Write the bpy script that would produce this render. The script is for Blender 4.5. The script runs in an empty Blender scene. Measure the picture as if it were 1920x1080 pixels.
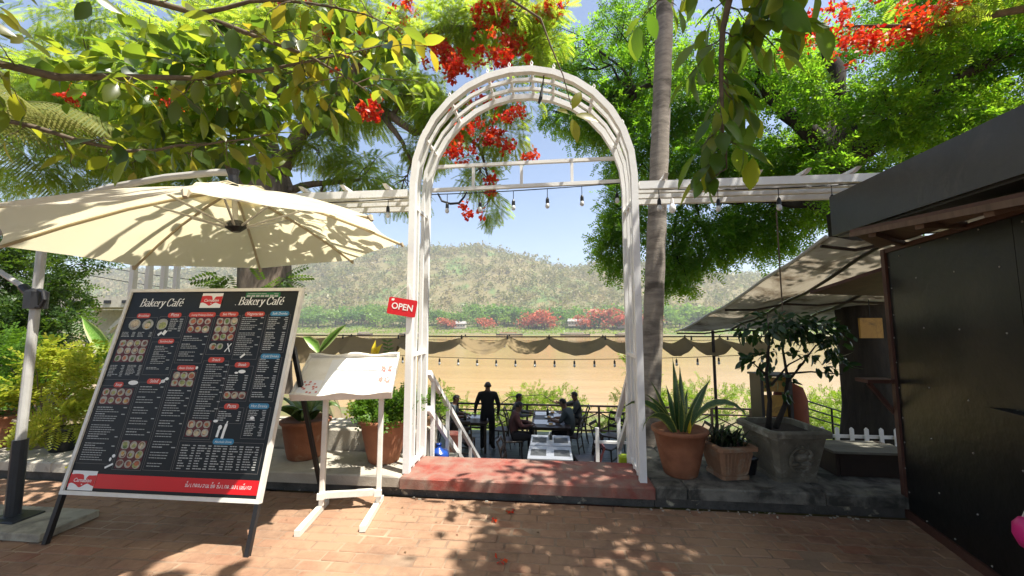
import bpy, math, random
import numpy as np
from mathutils import Vector, Matrix

# ------------------------------------------------------------------ camera, sky, sun, exposure
scene = bpy.context.scene
col = scene.collection
rad = math.radians
cam_d = bpy.data.cameras.new('camera')
cam_d.sensor_width = 36.0
cam_d.lens = 13.5
cam_d.clip_start = 0.05
cam_d.clip_end = 6000
cam = bpy.data.objects.new('camera', cam_d)
col.objects.link(cam)
cam.location = (0, 0, 1.6)
cam.rotation_euler = (rad(90 + 5.16), 0, rad(5.6))
scene.camera = cam

TO_SUN = Vector((0.418, -0.2, 1.0)).normalized()
world = bpy.data.worlds.new('World')
scene.world = world
world.use_nodes = True
wn, wl = world.node_tree.nodes, world.node_tree.links
wn.clear()
w_out = wn.new('ShaderNodeOutputWorld')
w_bg = wn.new('ShaderNodeBackground')
w_sky = wn.new('ShaderNodeTexSky')
w_sky.sky_type = 'NISHITA'
w_sky.sun_disc = False
w_sky.sun_elevation = math.asin(TO_SUN.z)
w_sky.sun_rotation = math.atan2(TO_SUN.x, TO_SUN.y)
w_sky.altitude = 300
w_sky.air_density = 1.0
w_sky.dust_density = 2.2
w_sky.ozone_density = 1.8
w_bg.inputs['Strength'].default_value = 0.105
wl.new(w_sky.outputs[0], w_bg.inputs['Color'])
wl.new(w_bg.outputs[0], w_out.inputs['Surface'])

sun_d = bpy.data.lights.new('sun', 'SUN')
sun_d.energy = 5.0
sun_d.angle = rad(0.5)
sun_d.color = (1.0, 0.95, 0.86)
sun = bpy.data.objects.new('sun', sun_d)
col.objects.link(sun)
sun.rotation_euler = TO_SUN.to_track_quat('Z', 'Y').to_euler()

scene.view_settings.view_transform = 'Standard'
scene.view_settings.look = 'None'
scene.view_settings.gamma = 1.0
scene.view_settings.use_curve_mapping = False
scene.view_settings.exposure = 1.22
cy = scene.cycles
cy.max_bounces = 7
cy.diffuse_bounces = 4
cy.glossy_bounces = 2
cy.transmission_bounces = 5
cy.transparent_max_bounces = 8
cy.volume_bounces = 0
cy.use_denoising = True
cy.caustics_reflective = False
cy.caustics_refractive = False

R = random.Random(7)
NR = np.random.default_rng(11)

# ------------------------------------------------------------------ materials
def new_mat(name):
    m = bpy.data.materials.new(name)
    m.use_nodes = True
    nt = m.node_tree
    nt.nodes.clear()
    out = nt.nodes.new('ShaderNodeOutputMaterial')
    return m, nt, out

def c4(c):
    return (c[0], c[1], c[2], 1.0)

def ramp(nt, fac, stops):
    r = nt.nodes.new('ShaderNodeValToRGB')
    el = r.color_ramp.elements
    while len(el) < len(stops):
        el.new(0.5)
    for e, (p, c) in zip(el, stops):
        e.position = p
        e.color = c4(c)
    nt.links.new(fac, r.inputs[0])
    return r.outputs[0]

def noise(nt, scale, detail=4, rough=0.55, vec=None, dist=0.0):
    n = nt.nodes.new('ShaderNodeTexNoise')
    n.inputs['Scale'].default_value = scale
    n.inputs['Detail'].default_value = detail
    n.inputs['Roughness'].default_value = rough
    n.inputs['Distortion'].default_value = dist
    if vec is not None:
        nt.links.new(vec, n.inputs['Vector'])
    return n

def mixc(nt, fac, a, b, mode='MIX'):
    m = nt.nodes.new('ShaderNodeMix')
    m.data_type = 'RGBA'
    m.blend_type = mode
    for sock, v in ((m.inputs[0], fac), (m.inputs[6], a), (m.inputs[7], b)):
        if hasattr(v, 'links'):
            nt.links.new(v, sock)
        elif isinstance(v, (int, float)):
            sock.default_value = v
        else:
            sock.default_value = c4(v)
    return m.outputs[2]

def mat(name, a, b=None, scale=6.0, rough=0.7, bump=0.0, bscale=None, stain=None, sscale=2.0, slo=0.5, shi=0.68,
        metal=0.0, spec=0.4, rnd=0.0, stretch=None, coat=0.0, world_pos=False):
    """procedural surface: two tones broken up by noise, optional stains with a shape of their own, fine relief"""
    m, nt, out = new_mat(name)
    p = nt.nodes.new('ShaderNodeBsdfPrincipled')
    nt.links.new(p.outputs[0], out.inputs[0])
    if world_pos:
        g = nt.nodes.new('ShaderNodeNewGeometry')
        vec = g.outputs['Position']
    else:
        tc = nt.nodes.new('ShaderNodeTexCoord')
        vec = tc.outputs['Object']
    if stretch:
        mp = nt.nodes.new('ShaderNodeMapping')
        mp.inputs['Scale'].default_value = stretch
        nt.links.new(vec, mp.inputs['Vector'])
        vec = mp.outputs[0]
    b = b or tuple(x * 0.75 for x in a)
    n = noise(nt, scale, 5, 0.6, vec)
    c = ramp(nt, n.outputs[0], [(0.3, b), (0.7, a)])
    if stain:
        n2 = noise(nt, sscale, 6, 0.62, vec, 0.4)
        f = ramp(nt, n2.outputs[0], [(slo, (0, 0, 0)), (shi, (1, 1, 1))])
        c = mixc(nt, f, c, stain)
    if rnd:
        oi = nt.nodes.new('ShaderNodeObjectInfo')
        hs = nt.nodes.new('ShaderNodeHueSaturation')
        mr = nt.nodes.new('ShaderNodeMapRange')
        mr.inputs[3].default_value = 1 - rnd
        mr.inputs[4].default_value = 1 + rnd
        nt.links.new(oi.outputs['Random'], mr.inputs[0])
        nt.links.new(mr.outputs[0], hs.inputs['Value'])
        nt.links.new(c, hs.inputs['Color'])
        c = hs.outputs[0]
    nt.links.new(c, p.inputs['Base Color'])
    p.inputs['Roughness'].default_value = rough
    p.inputs['Metallic'].default_value = metal
    p.inputs['Specular IOR Level'].default_value = spec
    p.inputs['Coat Weight'].default_value = coat
    if bump:
        nb = noise(nt, bscale or scale * 4, 5, 0.65, vec)
        bm = nt.nodes.new('ShaderNodeBump')
        bm.inputs['Strength'].default_value = min(1.0, bump)
        bm.inputs['Distance'].default_value = 0.01
        nt.links.new(nb.outputs[0], bm.inputs['Height'])
        nt.links.new(bm.outputs[0], p.inputs['Normal'])
    return m

def flat(name, c, rough=0.6, spec=0.3):
    m, nt, out = new_mat(name)
    p = nt.nodes.new('ShaderNodeBsdfPrincipled')
    p.inputs['Base Color'].default_value = c4(c)
    p.inputs['Roughness'].default_value = rough
    p.inputs['Specular IOR Level'].default_value = spec
    nt.links.new(p.outputs[0], out.inputs[0])
    return m

def leaf_mat(name, stops, tstops, trans=0.5, rough=0.45, by='island', spec=0.35, patch=None, iw=0.45):
    """leaf: diffuse and glossy face plus light passing through; tone varies leaf by leaf and in broad patches"""
    m, nt, out = new_mat(name)
    g = nt.nodes.new('ShaderNodeNewGeometry')
    if by == 'object':
        fac = nt.nodes.new('ShaderNodeObjectInfo').outputs['Random']
    else:
        fac = g.outputs['Random Per Island']
    if patch:
        n = noise(nt, patch, 2 if iw > 0.3 else 4, 0.5, g.outputs['Position'])
        mx = nt.nodes.new('ShaderNodeMath'); mx.operation = 'MULTIPLY_ADD'
        mx.inputs[1].default_value = iw
        nt.links.new(fac, mx.inputs[0])
        sb = nt.nodes.new('ShaderNodeMath'); sb.operation = 'MULTIPLY'
        sb.inputs[1].default_value = 0.6 + (0.45 - iw)
        nt.links.new(n.outputs[0], sb.inputs[0])
        nt.links.new(sb.outputs[0], mx.inputs[2])
        fac = mx.outputs[0]
    k = 1.0 / max(1, len(stops) - 1)
    c1 = ramp(nt, fac, [(i * k, s) for i, s in enumerate(stops)])
    k = 1.0 / max(1, len(tstops) - 1)
    c2 = ramp(nt, fac, [(i * k, s) for i, s in enumerate(tstops)])
    p = nt.nodes.new('ShaderNodeBsdfPrincipled')
    p.inputs['Roughness'].default_value = rough
    p.inputs['Specular IOR Level'].default_value = spec
    nt.links.new(c1, p.inputs['Base Color'])
    t = nt.nodes.new('ShaderNodeBsdfTranslucent')
    nt.links.new(c2, t.inputs['Color'])
    mx = nt.nodes.new('ShaderNodeMixShader')
    mx.inputs[0].default_value = trans
    nt.links.new(p.outputs[0], mx.inputs[1])
    nt.links.new(t.outputs[0], mx.inputs[2])
    nt.links.new(mx.outputs[0], out.inputs[0])
    return m

M = {}
M['white'] = mat('white_paint', (0.84, 0.835, 0.81), (0.76, 0.75, 0.72), 5, 0.5, 0.15, 40, stain=(0.42, 0.38, 0.32), sscale=9, slo=0.66, shi=0.8)
M['white2'] = mat('cream_paint', (0.78, 0.75, 0.68), (0.66, 0.62, 0.54), 8, 0.5, 0.15, 40, stain=(0.4, 0.35, 0.28), sscale=12, slo=0.66, shi=0.82)
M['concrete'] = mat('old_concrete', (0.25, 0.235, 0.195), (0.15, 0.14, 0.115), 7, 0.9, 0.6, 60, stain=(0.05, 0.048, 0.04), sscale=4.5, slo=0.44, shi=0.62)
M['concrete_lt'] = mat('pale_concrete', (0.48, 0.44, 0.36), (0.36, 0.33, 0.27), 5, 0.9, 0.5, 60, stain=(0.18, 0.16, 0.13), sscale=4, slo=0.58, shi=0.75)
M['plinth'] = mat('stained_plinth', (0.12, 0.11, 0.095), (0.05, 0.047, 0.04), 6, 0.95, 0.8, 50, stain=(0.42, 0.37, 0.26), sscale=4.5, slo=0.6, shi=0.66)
M['redstep'] = mat('red_painted_concrete', (0.30, 0.068, 0.046), (0.21, 0.05, 0.037), 9, 0.8, 0.4, 60, stain=(0.25, 0.165, 0.125), sscale=4.5, slo=0.36, shi=0.66)
M['slab'] = mat('umbrella_slab', (0.42, 0.38, 0.29), (0.32, 0.29, 0.22), 9, 0.9, 0.5, 80, stain=(0.2, 0.18, 0.14), sscale=5)
M['black'] = mat('black_plastic', (0.018, 0.018, 0.02), (0.012, 0.012, 0.013), 10, 0.4)
M['alu'] = mat('dull_aluminium', (0.48, 0.47, 0.44), (0.38, 0.37, 0.34), 10, 0.42, spec=0.6)
M['charcoal'] = mat('charcoal_sleeve', (0.03, 0.035, 0.04), (0.02, 0.022, 0.026), 10, 0.45)
M['terracotta'] = mat('terracotta', (0.34, 0.14, 0.07), (0.22, 0.085, 0.042), 7, 0.8, 0.3, 60, stain=(0.42, 0.30, 0.2), sscale=4, slo=0.58, shi=0.75)
M['terracotta2'] = mat('weathered_terracotta', (0.36, 0.20, 0.11), (0.24, 0.13, 0.075), 9, 0.85, 0.5, 60, stain=(0.38, 0.31, 0.22), sscale=6, slo=0.52, shi=0.7)
M['stone'] = mat('grey_carved_stone', (0.19, 0.17, 0.125), (0.10, 0.09, 0.066), 8, 0.92, 0.7, 50, stain=(0.33, 0.31, 0.25), sscale=6, slo=0.55, shi=0.7)
M['pale_pot'] = mat('pale_woven_pot', (0.40, 0.33, 0.22), (0.28, 0.22, 0.15), 12, 0.9, 0.6, 70, stain=(0.16, 0.13, 0.1), sscale=6)
M['soil'] = mat('potting_soil', (0.06, 0.042, 0.03), (0.03, 0.022, 0.016), 20, 0.95, 0.8, 60)
M['bark'] = mat('grey_brown_bark', (0.20, 0.155, 0.115), (0.08, 0.06, 0.045), 3.5, 0.95, 1.0, 9, stretch=(3, 3, 0.8), stain=(0.28, 0.25, 0.2), sscale=2.0, slo=0.6, shi=0.75, world_pos=True)
M['bark_dk'] = mat('dark_bark', (0.045, 0.037, 0.03), (0.015, 0.012, 0.010), 3, 0.95, 1.0, 8, stretch=(3, 3, 0.7), world_pos=True)
M['palmbark'] = mat('palm_bark', (0.34, 0.30, 0.25), (0.18, 0.155, 0.13), 5, 0.92, 0.8, 24, stretch=(1, 1, 3.5), stain=(0.10, 0.085, 0.07), sscale=1.5, slo=0.52, shi=0.66, world_pos=True)
M['twig'] = mat('thin_twig', (0.16, 0.12, 0.08), (0.09, 0.07, 0.05), 20, 0.9)
M['stem_green'] = mat('green_stem', (0.14, 0.18, 0.05), (0.09, 0.11, 0.03), 20, 0.6)
M['wire'] = flat('black_wire', (0.012, 0.012, 0.013), 0.5)
M['darkwood'] = mat('dark_wood', (0.035, 0.022, 0.016), (0.018, 0.012, 0.01), 8, 0.45, stretch=(1, 8, 1))
M['maroon'] = mat('maroon_wood', (0.12, 0.025, 0.022), (0.07, 0.015, 0.014), 8, 0.5)
M['redbrown'] = mat('red_brown_steel', (0.10, 0.042, 0.028), (0.06, 0.026, 0.02), 9, 0.6, 0.2, 40)
M['blackmetal'] = mat('black_sheet_metal', (0.012, 0.012, 0.012), (0.006, 0.006, 0.006), 1.3, 0.36, 1.0, 1.7, spec=0.35, stain=(0.034, 0.029, 0.022), sscale=1.3, slo=0.5, shi=0.78)
M['parapet'] = mat('dark_roof_sheet', (0.045, 0.046, 0.047), (0.026, 0.027, 0.028), 2, 0.36, 1.0, 1.6, spec=0.45, stain=(0.09, 0.085, 0.08), sscale=1.6, slo=0.6, shi=0.75)
M['ply'] = mat('soffit_ply', (0.17, 0.11, 0.075), (0.10, 0.065, 0.045), 4, 0.75, stretch=(1, 6, 1))
M['screw'] = flat('screw_steel', (0.28, 0.27, 0.25), 0.45, 0.5)
M['gypsum'] = flat('print_white', (0.78, 0.77, 0.74), 0.5)
M['deckwood'] = mat('blue_grey_deck', (0.034, 0.048, 0.056), (0.018, 0.027, 0.033), 5, 0.4, 0.3, 30, stretch=(0.6, 6, 1), rnd=0.25, spec=0.5)
M['tabletop'] = mat('pale_table_top', (0.27, 0.285, 0.31), (0.22, 0.23, 0.25), 7, 0.35)
M['placemat'] = mat('grey_placemat', (0.06, 0.065, 0.068), (0.04, 0.044, 0.047), 40, 0.8)
M['glass'] = flat('bottle_glass', (0.03, 0.035, 0.03), 0.1, 0.6)
M['bulb'] = flat('bulb_glass', (0.62, 0.63, 0.62), 0.12, 0.6)
M['bulb_white'] = flat('white_bulb', (0.85, 0.85, 0.82), 0.25, 0.5)
M['tile_plank'] = mat('grey_plank', (0.20, 0.19, 0.15), (0.12, 0.115, 0.09), 5, 0.85, 0.4, 30, stretch=(1, 7, 1), rnd=0.15)

# translucent cloths
def cloth_mat(name, a, b, tcol, trans, stain=None, scale=3.0, slo=0.55, shi=0.72):
    m, nt, out = new_mat(name)
    g = nt.nodes.new('ShaderNodeNewGeometry')
    n = noise(nt, scale, 5, 0.6, g.outputs['Position'])
    c = ramp(nt, n.outputs[0], [(0.35, b), (0.7, a)])
    if stain:
        n2 = noise(nt, scale * 1.7, 6, 0.65, g.outputs['Position'], 0.3)
        f = ramp(nt, n2.outputs[0], [(slo, (0, 0, 0)), (shi, (1, 1, 1))])
        c = mixc(nt, f, c, stain)
    d = nt.nodes.new('ShaderNodeBsdfDiffuse')
    nt.links.new(c, d.inputs[0])
    t = nt.nodes.new('ShaderNodeBsdfTranslucent')
    tc = mixc(nt, 0.5, c, tcol, 'MULTIPLY')
    nt.links.new(tc, t.inputs[0])
    mx = nt.nodes.new('ShaderNodeMixShader')
    mx.inputs[0].default_value = trans
    nt.links.new(d.outputs[0], mx.inputs[1])
    nt.links.new(t.outputs[0], mx.inputs[2])
    nt.links.new(mx.outputs[0], out.inputs[0])
    return m
M['canopy'] = cloth_mat('cream_umbrella_cloth', (0.88, 0.83, 0.66), (0.84, 0.78, 0.60), (1.0, 0.94, 0.72), 0.55, stain=(0.72, 0.64, 0.45), scale=1.6, slo=0.6, shi=0.85)
M['shadecloth'] = cloth_mat('khaki_shade_cloth', (0.30, 0.23, 0.13), (0.23, 0.175, 0.10), (1, 0.85, 0.6), 0.3, stain=(0.19, 0.15, 0.10), scale=0.9)
M['awning'] = cloth_mat('grey_awning_sheet', (0.46, 0.42, 0.35), (0.34, 0.31, 0.26), (1, 0.92, 0.78), 0.36, stain=(0.12, 0.09, 0.06), scale=1.3, slo=0.48, shi=0.68)

# foliage
M['lf_flame'] = leaf_mat('flame_tree_leaves', [(0.04, 0.09, 0.012), (0.07, 0.125, 0.016), (0.12, 0.16, 0.02)], [(0.28, 0.48, 0.04), (0.46, 0.62, 0.05), (0.70, 0.68, 0.06)], 0.65, patch=0.5)
M['lf_red'] = leaf_mat('flame_blossom', [(0.45, 0.012, 0.008), (0.62, 0.03, 0.012), (0.62, 0.10, 0.015)], [(0.7, 0.02, 0.01), (0.85, 0.05, 0.015), (0.85, 0.18, 0.02)], 0.4)
M['lf_rain'] = leaf_mat('rain_tree_leaves', [(0.025, 0.075, 0.010), (0.045, 0.11, 0.012), (0.085, 0.15, 0.014)], [(0.13, 0.36, 0.02), (0.27, 0.54, 0.025), (0.52, 0.70, 0.03)], 0.6, patch=0.35)
M['lf_over'] = leaf_mat('broad_yellowing_leaves', [(0.015, 0.035, 0.015), (0.04, 0.07, 0.018), (0.08, 0.10, 0.016), (0.12, 0.13, 0.018), (0.14, 0.12, 0.02)], [(0.05, 0.11, 0.02), (0.22, 0.32, 0.025), (0.40, 0.48, 0.03), (0.60, 0.60, 0.035), (0.55, 0.40, 0.03)], 0.5, 0.28, by='object', spec=0.5)
M['lf_over2'] = leaf_mat('broad_leaves_overhead', [(0.02, 0.04, 0.012), (0.06, 0.075, 0.014), (0.11, 0.11, 0.016)], [(0.07, 0.10, 0.015), (0.18, 0.20, 0.02), (0.34, 0.32, 0.03)], 0.35, 0.35, spec=0.5)  # leaf copy darkened so the overhead crowns pass less yellow light down
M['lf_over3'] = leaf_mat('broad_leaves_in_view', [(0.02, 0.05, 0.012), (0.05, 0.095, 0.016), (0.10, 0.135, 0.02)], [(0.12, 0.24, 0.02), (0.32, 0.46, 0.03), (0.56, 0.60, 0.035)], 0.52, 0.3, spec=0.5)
M['lf_spray'] = leaf_mat('sunlit_spray_leaves', [(0.10, 0.13, 0.016), (0.14, 0.14, 0.018)], [(0.5, 0.52, 0.03), (0.6, 0.5, 0.03)], 0.5, 0.35, by='object')
M['lf_hang'] = leaf_mat('hanging_green_leaves', [(0.02, 0.06, 0.014), (0.045, 0.10, 0.016), (0.09, 0.13, 0.016)], [(0.14, 0.30, 0.02), (0.30, 0.44, 0.03), (0.55, 0.58, 0.03)], 0.5, 0.35, by='object', spec=0.5)
M['lf_palm'] = leaf_mat('palm_frond', [(0.10, 0.13, 0.03), (0.20, 0.21, 0.06)], [(0.26, 0.30, 0.06), (0.45, 0.42, 0.14)], 0.4)
M['lf_dark'] = leaf_mat('dark_shrub_leaves', [(0.012, 0.035, 0.008), (0.03, 0.07, 0.012), (0.06, 0.10, 0.015)], [(0.06, 0.16, 0.012), (0.15, 0.28, 0.02), (0.25, 0.36, 0.03)], 0.4, patch=0.9)
M['lf_lime'] = leaf_mat('lime_shrub_leaves', [(0.12, 0.19, 0.018), (0.25, 0.30, 0.03), (0.38, 0.35, 0.05)], [(0.30, 0.46, 0.03), (0.55, 0.62, 0.05), (0.75, 0.62, 0.08)], 0.5, patch=2.5)
M['lf_green'] = leaf_mat('fresh_green_leaves', [(0.03, 0.085, 0.010), (0.07, 0.15, 0.015), (0.12, 0.21, 0.02)], [(0.10, 0.25, 0.015), (0.2, 0.4, 0.02), (0.32, 0.5, 0.03)], 0.4, patch=2.5)
M['lf_ficus'] = leaf_mat('ficus_leaves', [(0.008, 0.03, 0.010), (0.018, 0.05, 0.014), (0.035, 0.075, 0.02)], [(0.03, 0.10, 0.015), (0.06, 0.16, 0.02)], 0.25, 0.3, spec=0.5)
M['lf_bank'] = leaf_mat('bank_shrub_leaves', [(0.10, 0.17, 0.015), (0.18, 0.26, 0.02), (0.26, 0.33, 0.03)], [(0.25, 0.42, 0.02), (0.4, 0.58, 0.03)], 0.45, patch=1.0)
M['lf_far'] = leaf_mat('far_bank_leaves', [(0.06, 0.14, 0.02), (0.10, 0.19, 0.025), (0.15, 0.23, 0.03)], [(0.20, 0.42, 0.04), (0.36, 0.55, 0.06)], 0.4, by='object')
M['lf_farred'] = leaf_mat('far_flame_blossom', [(0.40, 0.07, 0.03), (0.50, 0.11, 0.05), (0.16, 0.13, 0.04)], [(0.5, 0.1, 0.04), (0.6, 0.16, 0.06)], 0.3)
M['lf_hill'] = leaf_mat('dry_hill_forest', [(0.055, 0.12, 0.02), (0.12, 0.15, 0.03), (0.22, 0.17, 0.05), (0.29, 0.205, 0.085)], [(0.18, 0.30, 0.05), (0.38, 0.29, 0.1)], 0.35, patch=0.03, iw=0.14)

def stripe_leaf(name, c_edge, c_mid, c_dark, tr=0.3):
    """strap leaf: pale margins, green blade with cross bands (uses the blade's own u coordinate)"""
    m, nt, out = new_mat(name)
    uv = nt.nodes.new('ShaderNodeUVMap')
    sp = nt.nodes.new('ShaderNodeSeparateXYZ')
    nt.links.new(uv.outputs[0], sp.inputs[0])
    e = ramp(nt, sp.outputs[0], [(0.0, c_edge), (0.10, c_edge), (0.16, c_mid), (0.5, c_mid), (0.84, c_mid), (0.90, c_edge)])
    n = noise(nt, 22, 3, 0.6, uv.outputs[0], 0.5)
    mp = nt.nodes.new('ShaderNodeMapping')
    mp.inputs['Scale'].default_value = (0.3, 2.2, 1)
    nt.links.new(uv.outputs[0], mp.inputs[0])
    nt.links.new(mp.outputs[0], n.inputs['Vector'])
    f = ramp(nt, n.outputs[0], [(0.48, (0, 0, 0)), (0.6, (0.7, 0.7, 0.7))])
    c = mixc(nt, f, e, c_dark)
    p = nt.nodes.new('ShaderNodeBsdfPrincipled')
    p.inputs['Roughness'].default_value = 0.35
    nt.links.new(c, p.inputs['Base Color'])
    t = nt.nodes.new('ShaderNodeBsdfTranslucent')
    nt.links.new(c, t.inputs[0])
    mx = nt.nodes.new('ShaderNodeMixShader')
    mx.inputs[0].default_value = tr
    nt.links.new(p.outputs[0], mx.inputs[1])
    nt.links.new(t.outputs[0], mx.inputs[2])
    nt.links.new(mx.outputs[0], out.inputs[0])
    return m
M['snake'] = stripe_leaf('snake_plant_blade', (0.42, 0.44, 0.10), (0.07, 0.14, 0.05), (0.02, 0.05, 0.02))
M['dracaena'] = stripe_leaf('striped_strap_leaf', (0.55, 0.60, 0.25), (0.16, 0.34, 0.05), (0.30, 0.48, 0.12), 0.45)
M['aglao'] = stripe_leaf('dull_green_leaf', (0.07, 0.12, 0.03), (0.12, 0.20, 0.05), (0.05, 0.10, 0.03), 0.35)
M['yellowleaf'] = stripe_leaf('yellow_leaf', (0.75, 0.55, 0.03), (0.80, 0.66, 0.04), (0.7, 0.4, 0.03), 0.4)

# ------------------------------------------------------------------ mesh helpers
WM = {}          # object name -> matrix of the thing it belongs to

class MB:
    def __init__(s):
        s.v = []; s.f = []; s.mi = []; s.uv = None
    def add(s, vs, fs, mi=0):
        b = len(s.v)
        s.v += [tuple(x) for x in vs]
        for f in fs:
            s.f.append(tuple(i + b for i in f)); s.mi.append(mi)
        return s
    def box(s, c, d, rz=0.0, mi=0, mat3=None):
        x, y, z = d[0] / 2, d[1] / 2, d[2] / 2
        vs = [Vector(p) for p in ((-x, -y, -z), (x, -y, -z), (x, y, -z), (-x, y, -z), (-x, -y, z), (x, -y, z), (x, y, z), (-x, y, z))]
        if mat3 is not None:
            vs = [mat3 @ p for p in vs]
        elif rz:
            r = Matrix.Rotation(rz, 3, 'Z'); vs = [r @ p for p in vs]
        c = Vector(c)
        return s.add([p + c for p in vs], [(0, 3, 2, 1), (4, 5, 6, 7), (0, 1, 5, 4), (1, 2, 6, 5), (2, 3, 7, 6), (3, 0, 4, 7)], mi)
    def cbox(s, c, d, ch=0.01, rz=0.0, mat3=None):
        """box with chamfered vertical and top edges"""
        x, y, z = d[0] / 2, d[1] / 2, d[2] / 2
        def ring(ix, h, k):
            a, b = x - ix, y - ix
            q = k
            return [(-a + q, -b, h), (a - q, -b, h), (a, -b + q, h), (a, b - q, h), (a - q, b, h), (-a + q, b, h), (-a, b - q, h), (-a, -b + q, h)]
        vs = [Vector(p) for p in ring(0, -z, ch) + ring(0, z - ch, ch) + ring(ch, z, ch)]
        if mat3 is not None:
            vs = [mat3 @ p for p in vs]
        elif rz:
            r = Matrix.Rotation(rz, 3, 'Z'); vs = [r @ p for p in vs]
        c = Vector(c)
        fs = [tuple(range(7, -1, -1)), tuple(range(16, 24))]
        for k in range(2):
            for i in range(8):
                j = (i + 1) % 8
                fs.append((k * 8 + i, k * 8 + j, k * 8 + 8 + j, k * 8 + 8 + i))
        return s.add([p + c for p in vs], fs)
    def beam(s, p, q, w, h, up=(0, 0, 1)):
        p, q = Vector(p), Vector(q)
        d = (q - p); L = d.length; d.normalize()
        u = Vector(up)
        if abs(d.dot(u)) > 0.98:
            u = Vector((0, 1, 0))
        r = d.cross(u).normalized(); u = r.cross(d)
        vs = []
        for e in (p, q):
            for a, b in ((-1, -1), (1, -1), (1, 1), (-1, 1)):
                vs.append(e + r * (a * w / 2) + u * (b * h / 2))
        return s.add(vs, [(3, 2, 1, 0), (4, 5, 6, 7), (0, 1, 5, 4), (1, 2, 6, 5), (2, 3, 7, 6), (3, 0, 4, 7)])
    def tube(s, pts, rs, n=8, cap=True, squash=1.0):
        pts = [Vector(p) for p in pts]
        if not hasattr(rs, '__len__'):
            rs = [rs] * len(pts)
        prev = None; vs = []; fs = []
        for i, p in enumerate(pts):
            d = (pts[min(i + 1, len(pts) - 1)] - pts[max(i - 1, 0)])
            if d.length < 1e-9:
                d = Vector((0, 0, 1))
            d.normalize()
            if prev is None:
                u = Vector((0, 0, 1)) if abs(d.z) < 0.9 else Vector((1, 0, 0))
            else:
                u = prev
            a = d.cross(u)
            if a.length < 1e-6:
                a = d.cross(Vector((0.3, 0.8, 0.5)))
            a.normalize(); b = a.cross(d).normalized(); prev = b
            for k in range(n):
                t = 2 * math.pi * k / n
                vs.append(p + (a * math.cos(t) + b * math.sin(t) * squash) * rs[i])
        for i in range(len(pts) - 1):
            for k in range(n):
                j = (k + 1) % n
                fs.append((i * n + k, i * n + j, (i + 1) * n + j, (i + 1) * n + k))
        if cap:
            fs.append(tuple(range(n - 1, -1, -1)))
            fs.append(tuple(range((len(pts) - 1) * n, len(pts) * n)))
        return s.add(vs, fs)
    def lathe(s, prof, c=(0, 0, 0), n=24, sx=1.0, sy=1.0, wob=0.0):
        vs = []; fs = []
        for r, z in prof:
            for k in range(n):
                t = 2 * math.pi * k / n
                w = 1 + wob * math.sin(3 * t + z * 7)
                vs.append((c[0] + r * math.cos(t) * sx * w, c[1] + r * math.sin(t) * sy * w, c[2] + z))
        for i in range(len(prof) - 1):
            for k in range(n):
                j = (k + 1) % n
                fs.append((i * n + k, i * n + j, (i + 1) * n + j, (i + 1) * n + k))
        fs.append(tuple(range(n - 1, -1, -1)))
        fs.append(tuple(range((len(prof) - 1) * n, len(prof) * n)))
        return s.add(vs, fs)
    def prism(s, poly, t, mapf):
        """polygon (u,v) list extruded by t along w; mapf(u,v,w)->xyz"""
        n = len(poly)
        vs = [mapf(u, v, 0) for u, v in poly] + [mapf(u, v, t) for u, v in poly]
        fs = [tuple(range(n - 1, -1, -1)), tuple(range(n, 2 * n))]
        for i in range(n):
            j = (i + 1) % n
            fs.append((i, j, n + j, n + i))
        return s.add(vs, fs)
    def grid(s, fn, nu, nv):
        vs = [fn(i / nu, j / nv) for j in range(nv + 1) for i in range(nu + 1)]
        fs = [(j * (nu + 1) + i, j * (nu + 1) + i + 1, (j + 1) * (nu + 1) + i + 1, (j + 1) * (nu + 1) + i) for j in range(nv) for i in range(nu)]
        return s.add(vs, fs)

def smooth(o, on=True):
    o.data.polygons.foreach_set('use_smooth', [on] * len(o.data.polygons))
    return o

def link(name, me, material, parent=None):
    o = bpy.data.objects.new(name, me)
    col.objects.link(o)
    for m in (material if isinstance(material, (list, tuple)) else [material]):
        me.materials.append(M[m] if isinstance(m, str) else m)
    if parent is not None:
        o.parent = parent
        WM[o.name] = WM[parent.name]
    else:
        WM[o.name] = Matrix.Identity(4)
    return o

def build(mb, name, material, parent=None, sm=False, local=False):
    """link the collected geometry as ONE mesh object; coordinates are the place's own unless local"""
    vs = mb.v
    off = None
    if parent is not None and not local:
        inv = WM[parent.name].inverted()
        vs = [inv @ Vector(p) for p in vs]
    elif parent is None:
        a = np.array(vs, dtype=float)
        lo, hi = a.min(0), a.max(0)
        off = Vector(((lo[0] + hi[0]) / 2, (lo[1] + hi[1]) / 2, lo[2]))
        vs = [Vector(p) - off for p in vs]
    me = bpy.data.meshes.new(name)
    me.from_pydata([tuple(p) for p in vs], [], mb.f)
    me.update()
    o = link(name, me, material, parent)
    if any(mb.mi):
        me.polygons.foreach_set('material_index', mb.mi)
    if off is not None:
        o.location = off
        WM[o.name] = Matrix.Translation(off)
    if sm:
        smooth(o)
    return o

def np_build(V, F, name, material, parent=None, kind=None, sm=False):
    if parent is not None:
        inv = np.array(WM[parent.name].inverted())
        V = V @ inv[:3, :3].T + inv[:3, 3]
    me = bpy.data.meshes.new(name)
    k = F.shape[1]
    me.vertices.add(len(V)); me.vertices.foreach_set('co', V.astype(np.float32).ravel())
    me.loops.add(F.size); me.loops.foreach_set('vertex_index', F.astype(np.int32).ravel())
    me.polygons.add(len(F))
    me.polygons.foreach_set('loop_start', np.arange(0, F.size, k, dtype=np.int32))
    if sm:
        me.polygons.foreach_set('use_smooth', np.ones(len(F), dtype=bool))
    me.update(calc_edges=True)
    me.validate()
    o = link(name, me, material, parent)
    if kind:
        o['kind'] = kind
    return o

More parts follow.
